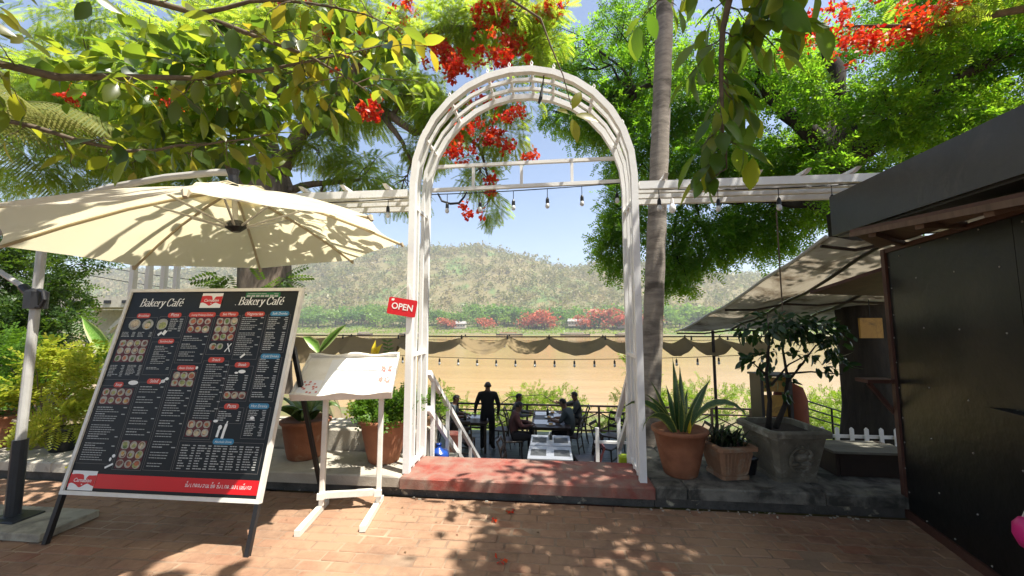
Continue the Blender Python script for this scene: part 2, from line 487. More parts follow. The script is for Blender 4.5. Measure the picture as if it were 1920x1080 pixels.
def tag(o, label=None, cat=None, group=None, kind=None):
    if label: o['label'] = label
    if cat: o['category'] = cat
    if group: o['group'] = group
    if kind: o['kind'] = kind
    return o

def thing(name, label, cat, loc=(0, 0, 0), rotz=0.0, group=None):
    o = bpy.data.objects.new(name, None)
    o.empty_display_size = 0.2
    col.objects.link(o)
    o.location = loc
    o.rotation_euler = (0, 0, rotz)
    WM[o.name] = Matrix.Translation(Vector(loc)) @ Matrix.Rotation(rotz, 4, 'Z')
    return tag(o, label, cat, group)

KIDS = {}
def copy_tree(root, loc, rotz, label, group=None):
    """a copy of a thing, its parts and their sub-parts (mesh data shared)"""
    if root.name not in KIDS:
        KIDS[root.name] = [(c, list(c.children)) for c in root.children]
    r = root.copy(); col.objects.link(r)
    r.location = loc; r.rotation_euler = (0, 0, rotz)
    WM[r.name] = Matrix.Translation(Vector(loc)) @ Matrix.Rotation(rotz, 4, 'Z')
    r['label'] = label
    if group: r['group'] = group
    for ch, gs in KIDS[root.name]:
        c = ch.copy(); col.objects.link(c); c.parent = r
        for g in gs:
            d = g.copy(); col.objects.link(d); d.parent = c
    return r

# leaf templates ------------------------------------------------------------
def t_frond(pairs=11, w=0.055, plen=0.27, droop=0.25):
    V, F = [], []
    def q(p, d, L, ww):
        n = Vector((0, 0, 1)); s_ = d.cross(n).normalized() * ww / 2
        m = p + d * L * 0.55
        b = len(V)
        V.extend([tuple(p), tuple(m + s_), tuple(p + d * L), tuple(m - s_)])
        F.append((b, b + 1, b + 2, b + 3))
    for i in range(pairs):
        x = 0.12 + 0.86 * i / (pairs - 1)
        p = Vector((x, 0, -droop * x * x))
        L = plen * (0.55 + 0.9 * math.sin(math.pi * (0.15 + 0.72 * x)) ) * 0.8
        for sgn in (-1, 1):
            d = Vector((0.45, sgn, -0.18 - 0.15 * x)).normalized()
            q(p, d, L, w)
    return np.array(V), np.array(F)

def t_sprig(n=5, ll=0.30, lw=0.13, droop=0.3):
    V, F = [], []
    rr = random.Random(3)
    for i in range(n):
        x = 0.1 + 0.9 * i / n
        for sgn in (-1, 1):
            p = Vector((x, 0, -droop * x * x))
            d = Vector((0.6 + rr.uniform(-.2, .2), sgn, rr.uniform(-.5, .25))).normalized()
            nn = Vector((rr.uniform(-.4, .4), rr.uniform(-.4, .4), 1))
            s_ = d.cross(nn).normalized() * lw / 2
            L = ll * rr.uniform(.75, 1.1)
            m = p + d * L * 0.5
            b = len(V)
            V.extend([tuple(p), tuple(m + s_), tuple(p + d * L), tuple(m - s_)])
            F.append((b, b + 1, b + 2, b + 3))
    return np.array(V), np.array(F)

def t_leaf(w=0.42, fold=0.10, droop=0.18):
    """one broad leaf, length 1 along x, folded along the midrib, eight faces"""
    xs = [0.0, 0.18, 0.42, 0.68, 0.88, 1.0]
    ws = [0.02, 0.62, 1.0, 0.86, 0.42, 0.02]
    V, F = [], []
    for x, k in zip(xs, ws):
        z = -droop * x * x
        h = w / 2 * k
        V += [(x, -h, z + fold * k * 0.5), (x, 0, z), (x, h, z + fold * k * 0.5)]
    for i in range(5):
        a = i * 3
        F += [(a, a + 3, a + 4, a + 1), (a + 1, a + 4, a + 5, a + 2)]
    return np.array(V), np.array(F)

def rot_from(dirs, ups):
    x = dirs / np.linalg.norm(dirs, axis=1, keepdims=True)
    y = np.cross(ups, x); y /= np.linalg.norm(y, axis=1, keepdims=True) + 1e-9
    z = np.cross(x, y)
    return np.stack([x, y, z], axis=2)

def scatter(T, pos, dirs, ups, sc):
    tv, tf = T
    Rm = rot_from(dirs, ups)
    V = np.einsum('nij,kj->nki', Rm, tv) * sc[:, None, None] + pos[:, None, :]
    F = tf[None] + (np.arange(len(pos)) * len(tv))[:, None, None]
    return V.reshape(-1, 3), F.reshape(-1, tf.shape[1])

def ell_points(c, r, n, shell=0.5, sub=0.0):
    """points in an ellipsoid, gathered in sub-clumps so that gaps stay between them"""
    d = NR.normal(size=(n, 3)); d /= np.linalg.norm(d, axis=1, keepdims=True)
    u = NR.random(n) ** (1 / 3.0)
    u = shell * np.sqrt(u) + (1 - shell) * u
    p = d * u[:, None]
    if sub:
        k = max(4, int(n * sub))
        cd = NR.normal(size=(k, 3)); cd /= np.linalg.norm(cd, axis=1, keepdims=True)
        cc = cd * (NR.random(k) ** 0.45)[:, None]
        idx = NR.integers(0, k, n)
        p = cc[idx] + NR.normal(size=(n, 3)) * 0.16
    return np.array(c) + p * np.array(r)

def foliage(T, clumps, size, name, material, parent, out=None, droop=0.35, flat_=0.6, sub=0.03, kind=None, jit=0.5):
    """clumps: (centre, radii, count); leaf sprays point outwards and hang a little"""
    P, D = [], []
    for c, r, n in clumps:
        p = ell_points(c, r, n, sub=sub)
        d = (p - np.array(c)) / np.array(r)
        d /= np.linalg.norm(d, axis=1, keepdims=True) + 1e-6
        d = d * 0.6 + NR.normal(size=p.shape) * jit
        d[:, 2] -= droop
        P.append(p); D.append(d)
    P = np.concatenate(P); D = np.concatenate(D)
    U = NR.normal(size=P.shape) * (1 - flat_) + np.array([0, 0, 1]) * flat_
    S = NR.uniform(0.7, 1.25, len(P)) * size
    V, F = scatter(T, P, D, U, S)
    return np_build(V, F, name, material, parent, kind)

def bez(a, b, sag=0.0, n=6, wig=0.05):
    a, b = Vector(a), Vector(b)
    L = (b - a).length
    pts = []
    for i in range(n + 1):
        t = i / n
        p = a.lerp(b, t)
        p.z += sag * 4 * t * (1 - t)
        if 0 < i < n:
            p += Vector((R.uniform(-1, 1), R.uniform(-1, 1), R.uniform(-1, 1))) * wig * L * 0.5
        pts.append(p)
    return pts

def taper(r0, r1, n):
    return [r0 + (r1 - r0) * (i / n) ** 0.8 for i in range(n + 1)]
# ------------------------------------------------------------------ the setting: street, bank, river, far bank and hill
def smoothstep(a, b, x):
    t = min(1, max(0, (x - a) / (b - a)))
    return t * t * (3 - 2 * t)

# street bed (sand and dirt between the bricks)
M['sand'] = mat('dirt_between_bricks', (0.30, 0.20, 0.13), (0.19, 0.125, 0.085), 5, 0.95, 0.5, 60, stain=(0.42, 0.31, 0.21), sscale=1.2, slo=0.5, shi=0.7, world_pos=True)
st = MB(); st.box((-1.5, -8.2, -0.0505), (60, 23.58, 0.09))
street = tag(build(st, 'street', 'sand'), 'dirt covered street bed under the brick paving', kind='structure')

def brick_material():
    m, nt, out = new_mat('street_brick')
    p = nt.nodes.new('ShaderNodeBsdfPrincipled')
    g = nt.nodes.new('ShaderNodeNewGeometry')
    pos = g.outputs['Position']
    oi = nt.nodes.new('ShaderNodeObjectInfo')
    isl = g.outputs['Random Per Island']
    ad = nt.nodes.new('ShaderNodeMath'); ad.operation = 'ADD'
    nt.links.new(oi.outputs['Random'], ad.inputs[0]); nt.links.new(isl, ad.inputs[1])
    fr = nt.nodes.new('ShaderNodeMath'); fr.operation = 'FRACT'
    nt.links.new(ad.outputs[0], fr.inputs[0])
    c = ramp(nt, fr.outputs[0], [(0, (0.18, 0.105, 0.07)), (0.3, (0.25, 0.135, 0.082)), (0.6, (0.27, 0.155, 0.098)), (0.85, (0.27, 0.115, 0.07)), (1, (0.20, 0.13, 0.09))])
    n1 = noise(nt, 28, 5, 0.65, pos)
    c = mixc(nt, 0.55, c, ramp(nt, n1.outputs[0], [(0.3, (0.45, 0.45, 0.45)), (0.75, (1, 1, 1))]), 'MULTIPLY')
    # dried soil trodden over the bricks, thicker in broad patches
    n2 = noise(nt, 1.1, 6, 0.6, pos, 0.5)
    n3 = noise(nt, 9, 5, 0.7, pos)
    mu = nt.nodes.new('ShaderNodeMath'); mu.operation = 'MULTIPLY_ADD'
    mu.inputs[1].default_value = 0.45
    nt.links.new(n3.outputs[0], mu.inputs[0]); nt.links.new(n2.outputs[0], mu.inputs[2])
    f = ramp(nt, mu.outputs[0], [(0.52, (0, 0, 0)), (0.82, (0.88, 0.88, 0.88))])
    c = mixc(nt, f, c, (0.35, 0.22, 0.138))
    nt.links.new(c, p.inputs['Base Color'])
    p.inputs['Roughness'].default_value = 0.88
    p.inputs['Specular IOR Level'].default_value = 0.25
    b = nt.nodes.new('ShaderNodeBump'); b.inputs['Strength'].default_value = 0.5; b.inputs['Distance'].default_value = 0.006
    nb = noise(nt, 55, 5, 0.7, pos)
    nt.links.new(nb.outputs[0], b.inputs['Height']); nt.links.new(b.outputs[0], p.inputs['Normal'])
    nt.links.new(p.outputs[0], out.inputs[0])
    return m
M['brick'] = brick_material()

BL, BW = 0.212, 0.108
bmeshes = []
for k in range(6):
    b = MB(); b.cbox((0, 0, -0.02), (BL - 0.009 - 0.002 * (k % 3), BW - 0.009 - 0.0015 * (k % 2), 0.04), 0.006)
    me = bpy.data.meshes.new('brick'); me.from_pydata(b.v, [], b.f); me.update(); me.materials.append(M['brick'])
    bmeshes.append((me, b))
spots = []
for row in range(int(22 / BW)):
    y = 3.585 - BW * (row + 0.5)
    if y < -1.2: break
    for i in range(-46, 34):
        x = (i + 0.5 * (row % 2)) * BL + 0.03 * math.sin(row * 1.7)
        if -9.0 < x < 5.2:
            spots.append((x, y))
# those that show largest in the picture are bricks of their own
def seen(x, y):
    dx = x + 0.0976 * y
    return 2.25 + 0.0 * x < y + 0.09 * x + 0.12 and abs(dx) < 1.36 * y * 1.02 and x < 2.55
near = sorted([s_ for s_ in spots if seen(*s_) and not (s_[0] < -3.66 and s_[1] < 3.0 and s_[1] > 2.6)], key=lambda s_: s_[0] ** 2 + s_[1] ** 2)[:298]
nearset = set(near)
far_b = MB()
for (x, y) in spots:
    k = R.randrange(6)
    dz = R.gauss(0, 0.0022) - 0.001; rz = R.gauss(0, 0.014)
    x2, y2 = x + R.gauss(0, 0.003), y + R.gauss(0, 0.0018)
    if (x, y) in nearset:
        o = bpy.data.objects.new('brick', bmeshes[k][0]); col.objects.link(o); o.parent = street
        o.location = Vector((x2, y2, dz)) - street.location
        o.rotation_euler = (R.gauss(0, 0.006), R.gauss(0, 0.006), rz)
    else:
        mb = bmeshes[k][1]; c_, s_ = math.cos(rz), math.sin(rz)
        far_b.add([(x2 + vx * c_ - vy * s_, y2 + vx * s_ + vy * c_, vz + dz) for vx, vy, vz in mb.v], mb.f)
fb = build(far_b, 'brickwork', 'brick', street); fb['kind'] = 'stuff'

# raised pavement edge
def ledge(name, label, x0, x1, yb, material, seams=()):
    r = thing(name, label, 'ledge', ((x0 + x1) / 2, 3.9, 0))
    xs = [x0] + [s_ for s_ in seams if x0 < s_ < x1] + [x1]
    for a, b in zip(xs, xs[1:]):
        q = MB(); q.cbox(((a + b) / 2, (3.605 + yb) / 2, 0.122), (b - a - 0.004, yb - 3.605, 0.096), 0.012)
        build(q, 'slab', material, r)
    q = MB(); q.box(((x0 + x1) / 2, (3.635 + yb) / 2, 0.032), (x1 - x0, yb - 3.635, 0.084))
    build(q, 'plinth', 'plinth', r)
    return r
ledge('concrete_ledge', 'long weathered concrete ledge behind the menu board, left of the red step', -9.0, -1.402, 4.25, 'concrete_lt', (-7.2, -5.1, -3.3))
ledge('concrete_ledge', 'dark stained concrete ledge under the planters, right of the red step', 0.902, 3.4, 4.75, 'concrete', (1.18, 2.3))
r = thing('doorstep', 'red painted concrete step under the white arch', 'step', (-0.25, 3.9, 0))
q = MB(); q.cbox((-0.25, 3.87, 0.125), (2.30, 0.60, 0.098), 0.012); build(q, 'tread', 'redstep', r)
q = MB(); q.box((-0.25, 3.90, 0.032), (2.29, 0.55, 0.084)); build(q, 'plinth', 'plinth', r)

# crumbled mortar and litter at the foot of the ledge
q = MB()
for i in range(60):
    x = R.uniform(0.9, 2.8) if i < 42 else R.uniform(-5, 0.9)
    s_ = R.uniform(0.003, 0.013)
    q.box((x, 3.59 - abs(R.gauss(0, 0.035)), 0.004), (s_ * 2, s_, s_ * 0.6), R.uniform(0, 3))
tag(build(q, 'rubble', 'concrete_lt'), 'crumbled pale mortar bits along the foot of the ledge', 'rubble', kind='stuff')

# petals, dry leaf bits and grit blown over the bricks
n = 240
P = np.stack([NR.uniform(-4.6, 2.6, n), 3.57 - np.abs(NR.normal(0, 0.55, n)), np.full(n, 0.006)], 1)
V, F = scatter((np.array([(0, 0, 0), (.5, .3, .12), (1, 0, 0), (.5, -.3, .12)]), np.array([(0, 1, 2, 3)])), P, NR.normal(size=(n, 3)) * np.array([1, 1, 0.1]), np.array([0, 0, 1.0]) + NR.normal(size=(n, 3)) * 0.25, NR.uniform(0.008, 0.03, n))
V[:, 2] = np.maximum(V[:, 2], 0.003)
M['litter'] = leaf_mat('dry_litter', [(0.10, 0.05, 0.03), (0.20, 0.13, 0.07), (0.30, 0.22, 0.13), (0.16, 0.03, 0.02)], [(0.2, 0.1, 0.05), (0.3, 0.2, 0.1)], 0.2)
tag(np_build(V, F, 'litter', 'litter', None, 'stuff'), 'dry leaf bits and petals strewn over the bricks', 'litter')

# bank of the river behind the ledge
M['earth'] = mat('bank_earth', (0.20, 0.15, 0.09), (0.12, 0.10, 0.05), 0.8, 0.95, 0.5, 6, stain=(0.10, 0.15, 0.03), sscale=0.5, slo=0.45, shi=0.6, world_pos=True)
M['hillsoil'] = mat('dry_hillside', (0.19, 0.15, 0.07), (0.12, 0.115, 0.045), 0.03, 0.95, stain=(0.09, 0.14, 0.035), sscale=0.02, slo=0.52, shi=0.62, world_pos=True)
def bank_h(x, y):
    y0 = 4.3 + 4.2 * smoothstep(3.2, 5.0, -x) + 1.0 * smoothstep(2.2, 2.6, x) * (1 - smoothstep(4.2, 5, x))
    h = -0.02 - 1.95 * smoothstep(y0, y0 + 0.9, y)
    h -= 7.9 * smoothstep(12.2, 52, y) ** 0.9
    h -= 2.0 * smoothstep(52, 75, y)
    return h + 0.12 * math.sin(x * 0.7) * math.sin(y * 0.5) * smoothstep(12, 20, y)
xs = list(np.concatenate([np.linspace(-140, -14, 15), np.linspace(-12, 12, 61), np.linspace(14, 140, 15)]))
ys = list(np.concatenate([np.linspace(3.66, 13, 60), np.linspace(14, 80, 34)]))
q = MB(); nx = len(xs)
q.add([(x, y, bank_h(x, y)) for y in ys for x in xs], [(j * nx + i, j * nx + i + 1, (j + 1) * nx + i + 1, (j + 1) * nx + i) for j in range(len(ys) - 1) for i in range(nx - 1)])
tag(build(q, 'river_bank_ground', 'earth', sm=True), 'earthy river bank falling away behind the street', kind='structure')

# river
def water_material():
    m, nt, out = new_mat('muddy_river')
    p = nt.nodes.new('ShaderNodeBsdfPrincipled')
    g = nt.nodes.new('ShaderNodeNewGeometry')
    mp = nt.nodes.new('ShaderNodeMapping'); mp.inputs['Scale'].default_value = (0.12, 1.0, 1.0)
    nt.links.new(g.outputs['Position'], mp.inputs[0])
    n = noise(nt, 0.09, 7, 0.68, mp.outputs[0], 0.8)
    c = ramp(nt, n.outputs[0], [(0.28, (0.29, 0.18, 0.07)), (0.5, (0.36, 0.225, 0.085)), (0.72, (0.43, 0.285, 0.12))])
    nt.links.new(c, p.inputs['Base Color'])
    p.inputs['Roughness'].default_value = 0.1
    p.inputs['Specular IOR Level'].default_value = 0.32
    n2 = noise(nt, 1.3, 5, 0.7, mp.outputs[0])
    b = nt.nodes.new('ShaderNodeBump'); b.inputs['Strength'].default_value = 0.3; b.inputs['Distance'].default_value = 0.12
    nt.links.new(n2.outputs[0], b.inputs['Height']); nt.links.new(b.outputs[0], p.inputs['Normal'])
    nt.links.new(p.outputs[0], out.inputs[0])
    return m
M['water'] = water_material()
q = MB(); q.add([(-1380, 44, -9.5), (900, 44, -9.5), (900, 372, -9.5), (-1380, 372, -9.5)], [(0, 1, 2, 3)])
tag(build(q, 'river', 'water'), 'wide muddy brown river', kind='structure')

# far bank and hill
RX = [-1500, -1150, -860, -560, -385, -264, -170, -56, 33, 77, 131, 289, 500, 950]
RZ = [90, 100, 118, 132, 158, 162, 155, 134, 112, 118, 122, 98, 80, 70]
def hill_h(x, y):
    rz = np.interp(x, RX, RZ)
    s_ = smoothstep(425, 800, y)
    fall = 1 - 0.55 * smoothstep(830, 1150, y)
    wob = 7 * math.sin(x * 0.021 + y * 0.013) + 5 * math.sin(x * 0.05 - y * 0.03) + 3 * math.sin(x * 0.11 + y * 0.07)
    low = -9.9 + 1.9 * smoothstep(338, 362, y) + 2.4 * smoothstep(362, 398, y) + 5.0 * smoothstep(398, 440, y)
    return low + (rz * (0.35 * s_ + 0.65 * s_ ** 1.5)) * fall + wob * s_ * 0.8 + (0.35 * math.sin(x * 0.13 + 2 * math.sin(x * 0.031)) if y < 400 else 0)
xs = np.linspace(-1380, 900, 150); ys = np.concatenate([np.linspace(330, 440, 24), np.linspace(452, 1150, 60)])
q = MB(); nx = len(xs)
q.add([(x, y, hill_h(x, y)) for y in ys for x in xs], [(j * nx + i, j * nx + i + 1, (j + 1) * nx + i + 1, (j + 1) * nx + i) for j in range(len(ys) - 1) for i in range(nx - 1)])
tag(build(q, 'hills', 'hillsoil', sm=True), 'dry wooded hill rising behind the far bank', kind='structure')

# forest on the hill: a mass nobody could count
n = 13500
px_ = NR.uniform(-1250, 760, n * 2); py_ = 436 + 420 * NR.random(n * 2) ** 0.9
dens = 0.72 + 0.28 * np.sin(px_ * 0.017 + 2 * np.sin(py_ * 0.011)) * np.cos(py_ * 0.02)
keep = NR.random(n * 2) < dens
px_, py_ = px_[keep][:n], py_[keep][:n]
pz_ = np.array([hill_h(a, b) for a, b in zip(px_, py_)])
K = 17
base = np.stack([px_, py_, pz_], 1)
H = NR.uniform(5.0, 10.0, len(base)) * np.where(NR.random(len(base)) < 0.18, 1.9, 1.0)
off = NR.normal(size=(len(base), K, 3)) * np.array([0.30, 0.30, 0.22]) + np.array([0, 0, 0.50])
P = (base[:, None, :] + off * H[:, None, None]).reshape(-1, 3)
D = NR.normal(size=P.shape); U = NR.normal(size=P.shape)
S = np.repeat(H, K) * NR.uniform(0.18, 0.42, len(P))
T = (np.array([(0, 0, 0), (.5, .32, 0), (1, 0, 0), (.5, -.32, 0)]) - np.array([.5, 0, 0]), np.array([(0, 1, 2, 3)]))
V, F = scatter(T, P, D, U, S)
o = np_build(V, F, 'hill_forest', 'lf_hill', None, 'stuff')
tag(o, 'hazy dry forest covering the hill across the river', 'forest')
# green scrub fringe along the far waterline
n = 14000
px_ = NR.uniform(-620, 420, n); py_ = NR.uniform(352, 436, n)
P = np.stack([px_, py_, np.array([hill_h(a, b) for a, b in zip(px_, py_)]) + NR.uniform(0.0, 1.5, n) * (0.4 + 0.6 * (py_ > 395))], 1)
V, F = scatter(T, P, NR.normal(size=P.shape), NR.normal(size=P.shape), NR.uniform(1.2, 2.8, n))
o = np_build(V, F, 'far_scrub', 'lf_bank', None, 'stuff')
tag(o, 'bright green scrub along the far waterline', 'scrub')

# trees of the far bank, each its own
def far_crown(seed, n=420):
    rr = np.random.default_rng(seed)
    k = 9
    cc = rr.normal(size=(k, 3)) * np.array([0.25, 0.25, 0.17]) + np.array([0, 0, 0.56])
    p = cc[rr.integers(0, k, n)] + rr.normal(size=(n, 3)) * 0.115
    V, F = scatter(T, p, rr.normal(size=(n, 3)), rr.normal(size=(n, 3)), rr.uniform(0.07, 0.16, n))
    return V, F
def far_trunk():
    q = MB(); q.tube([(0, 0, -0.15), (0.01, 0, 0.2), (-0.01, 0.01, 0.5), (0.0, 0, 0.7)], [0.03, 0.024, 0.017, 0.006], 6)
    q.tube([(0, 0, 0.3), (0.12, 0.03, 0.55)], [0.014, 0.005], 5); q.tube([(0, 0, 0.36), (-0.13, -0.04, 0.6)], [0.013, 0.005], 5)
    return q
protos = []
for i in range(7):
    red = i >= 5
    t = thing('far_bank_tree', 'x', 'tree', (0, 0, 0))
    V, F = far_crown(40 + i)
    np_build(V, F, 'crown', 'lf_farred' if red else 'lf_far', t)
    build(far_trunk(), 'trunk', 'bark_dk', t)
    protos.append(t)
gspots = []
for i in range(110):
    x = -520 + 860 * (i + R.uniform(-0.45, 0.45)) / 110
    y = R.uniform(402, 452)
    gspots.append((x, y, R.uniform(12, 19) + (y - 402) * 0.18, R.randrange(5)))
for x, y, h in ((-66, 402, 15), (-22, 402, 20), (-6, 401, 24), (-14, 406, 22), (36, 402, 18), (50, 403, 25), (64, 402, 21), (77, 403, 26), (90, 402, 22), (-110, 402, 15), (-345, 402, 17), (102, 403, 20)):
    gspots.append((x, y, h, 5 + R.randrange(2)))
first = set()
for x, y, h, k in gspots:
    lab = 'red flowering tree among the green trees on the far bank' if k >= 5 else 'hazy green tree on the far river bank'
    grp = 'red flame trees on the far bank' if k >= 5 else 'green trees on the far bank'
    loc = (x, y, hill_h(x, y) - 0.3)
    if k not in first:
        first.add(k); o = protos[k]; o.location = loc; o.rotation_euler[2] = R.uniform(0, 6); tag(o, lab, 'tree', grp)
    else:
        o = copy_tree(protos[k], loc, R.uniform(0, 6), lab, grp)
    w = h * R.uniform(1.0, 1.5)
    o.scale = (w, w, h)

# houses and boats by the far waterline
M['farwall'] = mat('far_house_wall', (0.5, 0.45, 0.38), (0.4, 0.35, 0.3), 0.3, 0.9)
M['farroof_red'] = mat('far_red_roof', (0.36, 0.13, 0.08), (0.28, 0.1, 0.07), 0.4, 0.85)
M['farroof_grey'] = mat('far_grey_roof', (0.34, 0.32, 0.30), (0.26, 0.24, 0.23), 0.4, 0.8)
def far_house(label, x, y, w, d, h, roof, z=None):
    z = hill_h(x, y) if z is None else z
    r = thing('far_house', label, 'house', (x, y, z))
    q = MB(); q.box((x, y, z + h / 2 - 0.5), (w, d, h + 1)); build(q, 'wall', 'farwall', r)
    q = MB(); e = 0.7
    q.add([(x - w / 2 - e, y - d / 2 - e, z + h), (x + w / 2 + e, y - d / 2 - e, z + h), (x + w / 2 + e, y + d / 2 + e, z + h), (x - w / 2 - e, y + d / 2 + e, z + h), (x - w / 2, y, z + h + d * 0.38), (x + w / 2, y, z + h + d * 0.38)],
          [(0, 1, 5, 4), (2, 3, 4, 5), (1, 2, 5), (3, 0, 4), (3, 2, 1, 0)])
    build(q, 'roof', roof, r)
    for k in range(int(w // 3)):
        q = MB(); q.box((x - w / 2 + 1.8 + k * 3, y - d / 2 - 0.03, z + h * 0.55), (1.0, 0.1, 1.2)); build(q, 'window', 'black', r)
far_house('far pale house with red roof above the red trees', 46, 440, 16, 9, 7, 'farroof_red', 6.5)
far_house('long low far house with grey roof between the red trees', 30, 412, 22, 8, 4, 'farroof_grey', -1)
far_house('small far house with grey roof left of the red trees', -96, 408, 12, 7, 4, 'farroof_grey', -3.5)
far_house('far house with grey roof at the right of the red trees', 78, 404, 18, 7, 4, 'farroof_grey', -3)
def far_boat(label, x, y, L, roof):
    r = thing('river_boat', label, 'boat', (x, y, -9.5))
    q = MB()
    sec = []
    for i in range(9):
        t = i / 8 * 2 - 1
        wd = 1.3 * (1 - abs(t) ** 3) + 0.12; up = 0.7 * abs(t) ** 3
        sec += [(x + t * L / 2, y - wd, -8.7 + up), (x + t * L / 2, y - wd * 0.6, -9.7), (x + t * L / 2, y + wd * 0.6, -9.7), (x + t * L / 2, y + wd, -8.7 + up)]
    q.add(sec, [(i * 4 + k, i * 4 + k + 1, i * 4 + 5 + k, i * 4 + 4 + k) for i in range(8) for k in range(3)] + [(i * 4 + 3, i * 4, i * 4 + 4, i * 4 + 7) for i in range(8)])
    build(q, 'hull', 'darkwood', r)
    q = MB(); q.box((x - 1, y, -7.75), (L * 0.6, 2.3, 0.9)); build(q, 'cabin', 'farwall', r)
    q = MB(); q.cbox((x - 1, y, -7.15), (L * 0.66, 2.7, 0.22), 0.08); build(q, 'roof', roof, r)
far_boat('long river boat with red roof moored by the far bank', -36, 343, 24, 'farroof_red')
far_boat('long grey roofed boat moored left of the red roofed boat', -124, 344, 28, 'farroof_grey')
far_boat('small grey roofed boat moored far left of the arch opening', -170, 342, 15, 'farroof_grey')
far_boat('long grey boat moored to the right of the red roofed boat', 22, 343, 26, 'farroof_grey')
far_boat('grey roofed boat moored under the red trees', 66, 342, 20, 'farroof_grey')
# ------------------------------------------------------------------ white arch over the step
ARX0, ARX1, AY0, AY1 = -1.375, 0.822, 3.70, 4.17
ZS, ZT = 3.02, 4.17          # springing and crown height
arch = thing('garden_arch', 'white metal arch with a round top over the red step', 'arch', ((ARX0 + ARX1) / 2, 3.93, 0.172))
ysr = [AY0, AY0 + 0.155, AY0 + 0.315, AY1]
wd = [0.062, 0.034, 0.034, 0.058]
for yy, w in zip(ysr, wd):
    for X in (ARX0, ARX1):
        q = MB(); q.box((X, yy, (0.173 + ZS) / 2), (w, w, ZS - 0.173)); build(q, 'post', 'white', arch)
    q = MB(); xm, rx, rz = (ARX0 + ARX1) / 2, (ARX1 - ARX0) / 2, ZT - ZS
    N_ = 15
    pts = [(xm - rx * math.cos(math.pi * k / N_), yy, ZS + rz * math.sin(math.pi * k / N_)) for k in range(N_ + 1)]
    prof = []
    for k, p in enumerate(pts):
        n_ = Vector((math.cos(math.pi - math.pi * k / N_) / rx, 0, math.sin(math.pi * k / N_) / rz)).normalized()
        for a, b in ((-1, -1), (1, -1), (1, 1), (-1, 1)):
            prof.append(Vector(p) + n_ * (w / 2 * a) + Vector((0, w / 2 * b, 0)))
    q.add(prof, [(i * 4 + k, i * 4 + (k + 1) % 4, i * 4 + 4 + (k + 1) % 4, i * 4 + 4 + k) for i in range(N_) for k in range(4)])
    build(q, 'hoop', 'white', arch)
for k in (2, 4, 6, 7, 8, 9, 11, 13):                      # rungs tying the hoops together
    t = math.pi * k / 15
    x, z = (ARX0 + ARX1) / 2 - (ARX1 - ARX0) / 2 * math.cos(t), ZS + (ZT - ZS) * math.sin(t)
    q = MB(); q.beam((x, AY0 - 0.01, z + 0.032), (x, AY1 + 0.01, z + 0.032), 0.03, 0.024); build(q, 'rung', 'white', arch)
    q = MB(); q.tube([(x, AY0, z + 0.04), (x + 0.012, AY0, z + 0.075), (x, AY0, z + 0.1), (x - 0.012, AY0, z + 0.075), (x, AY0, z + 0.04)], 0.006, 6, False); build(q, 'ring_hook', 'white', arch)
for X in (ARX0, ARX1):
    for z in (0.215, 1.28, 2.78):
        q = MB(); q.beam((X, AY0 + 0.033, z), (X, AY1 - 0.031, z), 0.036, 0.036); build(q, 'tie', 'white', arch)
q = MB(); q.beam((ARX0 + 0.03, AY1 + 0.047, 3.40), (ARX1 - 0.03, AY1 + 0.047, 3.42), 0.036, 0.036); build(q, 'crossbar', 'white', arch)
q = MB(); q.beam((ARX0 + 0.03, AY1 + 0.047, 3.125), (ARX1 - 0.03, AY1 + 0.047, 3.155), 0.036, 0.04); build(q, 'crossbar', 'white', arch)
for t in (0.235, 0.487, 0.745):
    x = ARX0 + (ARX1 - ARX0) * t
    q = MB(); q.box((x, AY1 + 0.047, 3.275), (0.032, 0.03, 0.25)); build(q, 'upright', 'white', arch)

# pergolas on either side
def pergola(label, x0, x1, post_x, nraft):
    r = thing('pergola', label, 'pergola', ((x0 + x1) / 2, 3.93, 0.17))
    for yy, h in ((3.70, 0.075), (3.86, 0.05), (4.03, 0.05), (4.18, 0.085)):
        q = MB(); q.box(((x0 + x1) / 2, yy, 2.915), (x1 - x0, 0.045, h)); build(q, 'beam', 'white', r)
    for k in range(nraft):
        x = x0 + (x1 - x0) * (k + 0.5) / nraft
        q = MB(); q.prism([(3.58, 2.985), (4.32, 2.985), (4.26, 2.957), (3.64, 2.957)], 0.04, lambda u, v, w, x=x: (x + w, u, v)); build(q, 'rafter', 'white', r)
    for px_ in post_x:
        for yy in (3.70, 3.86, 4.03, 4.18):
            q = MB(); q.box((px_, yy, (0.172 + 2.875) / 2), (0.05, 0.045, 2.875 - 0.172)); build(q, 'post', 'white', r)
    return r
pergola('white slatted pergola running behind the cream umbrella', -4.55, -1.43, (-4.47,), 7)
pergola('white slatted pergola running right of the arch to the dark kiosk', 0.867, 3.35, (), 6)

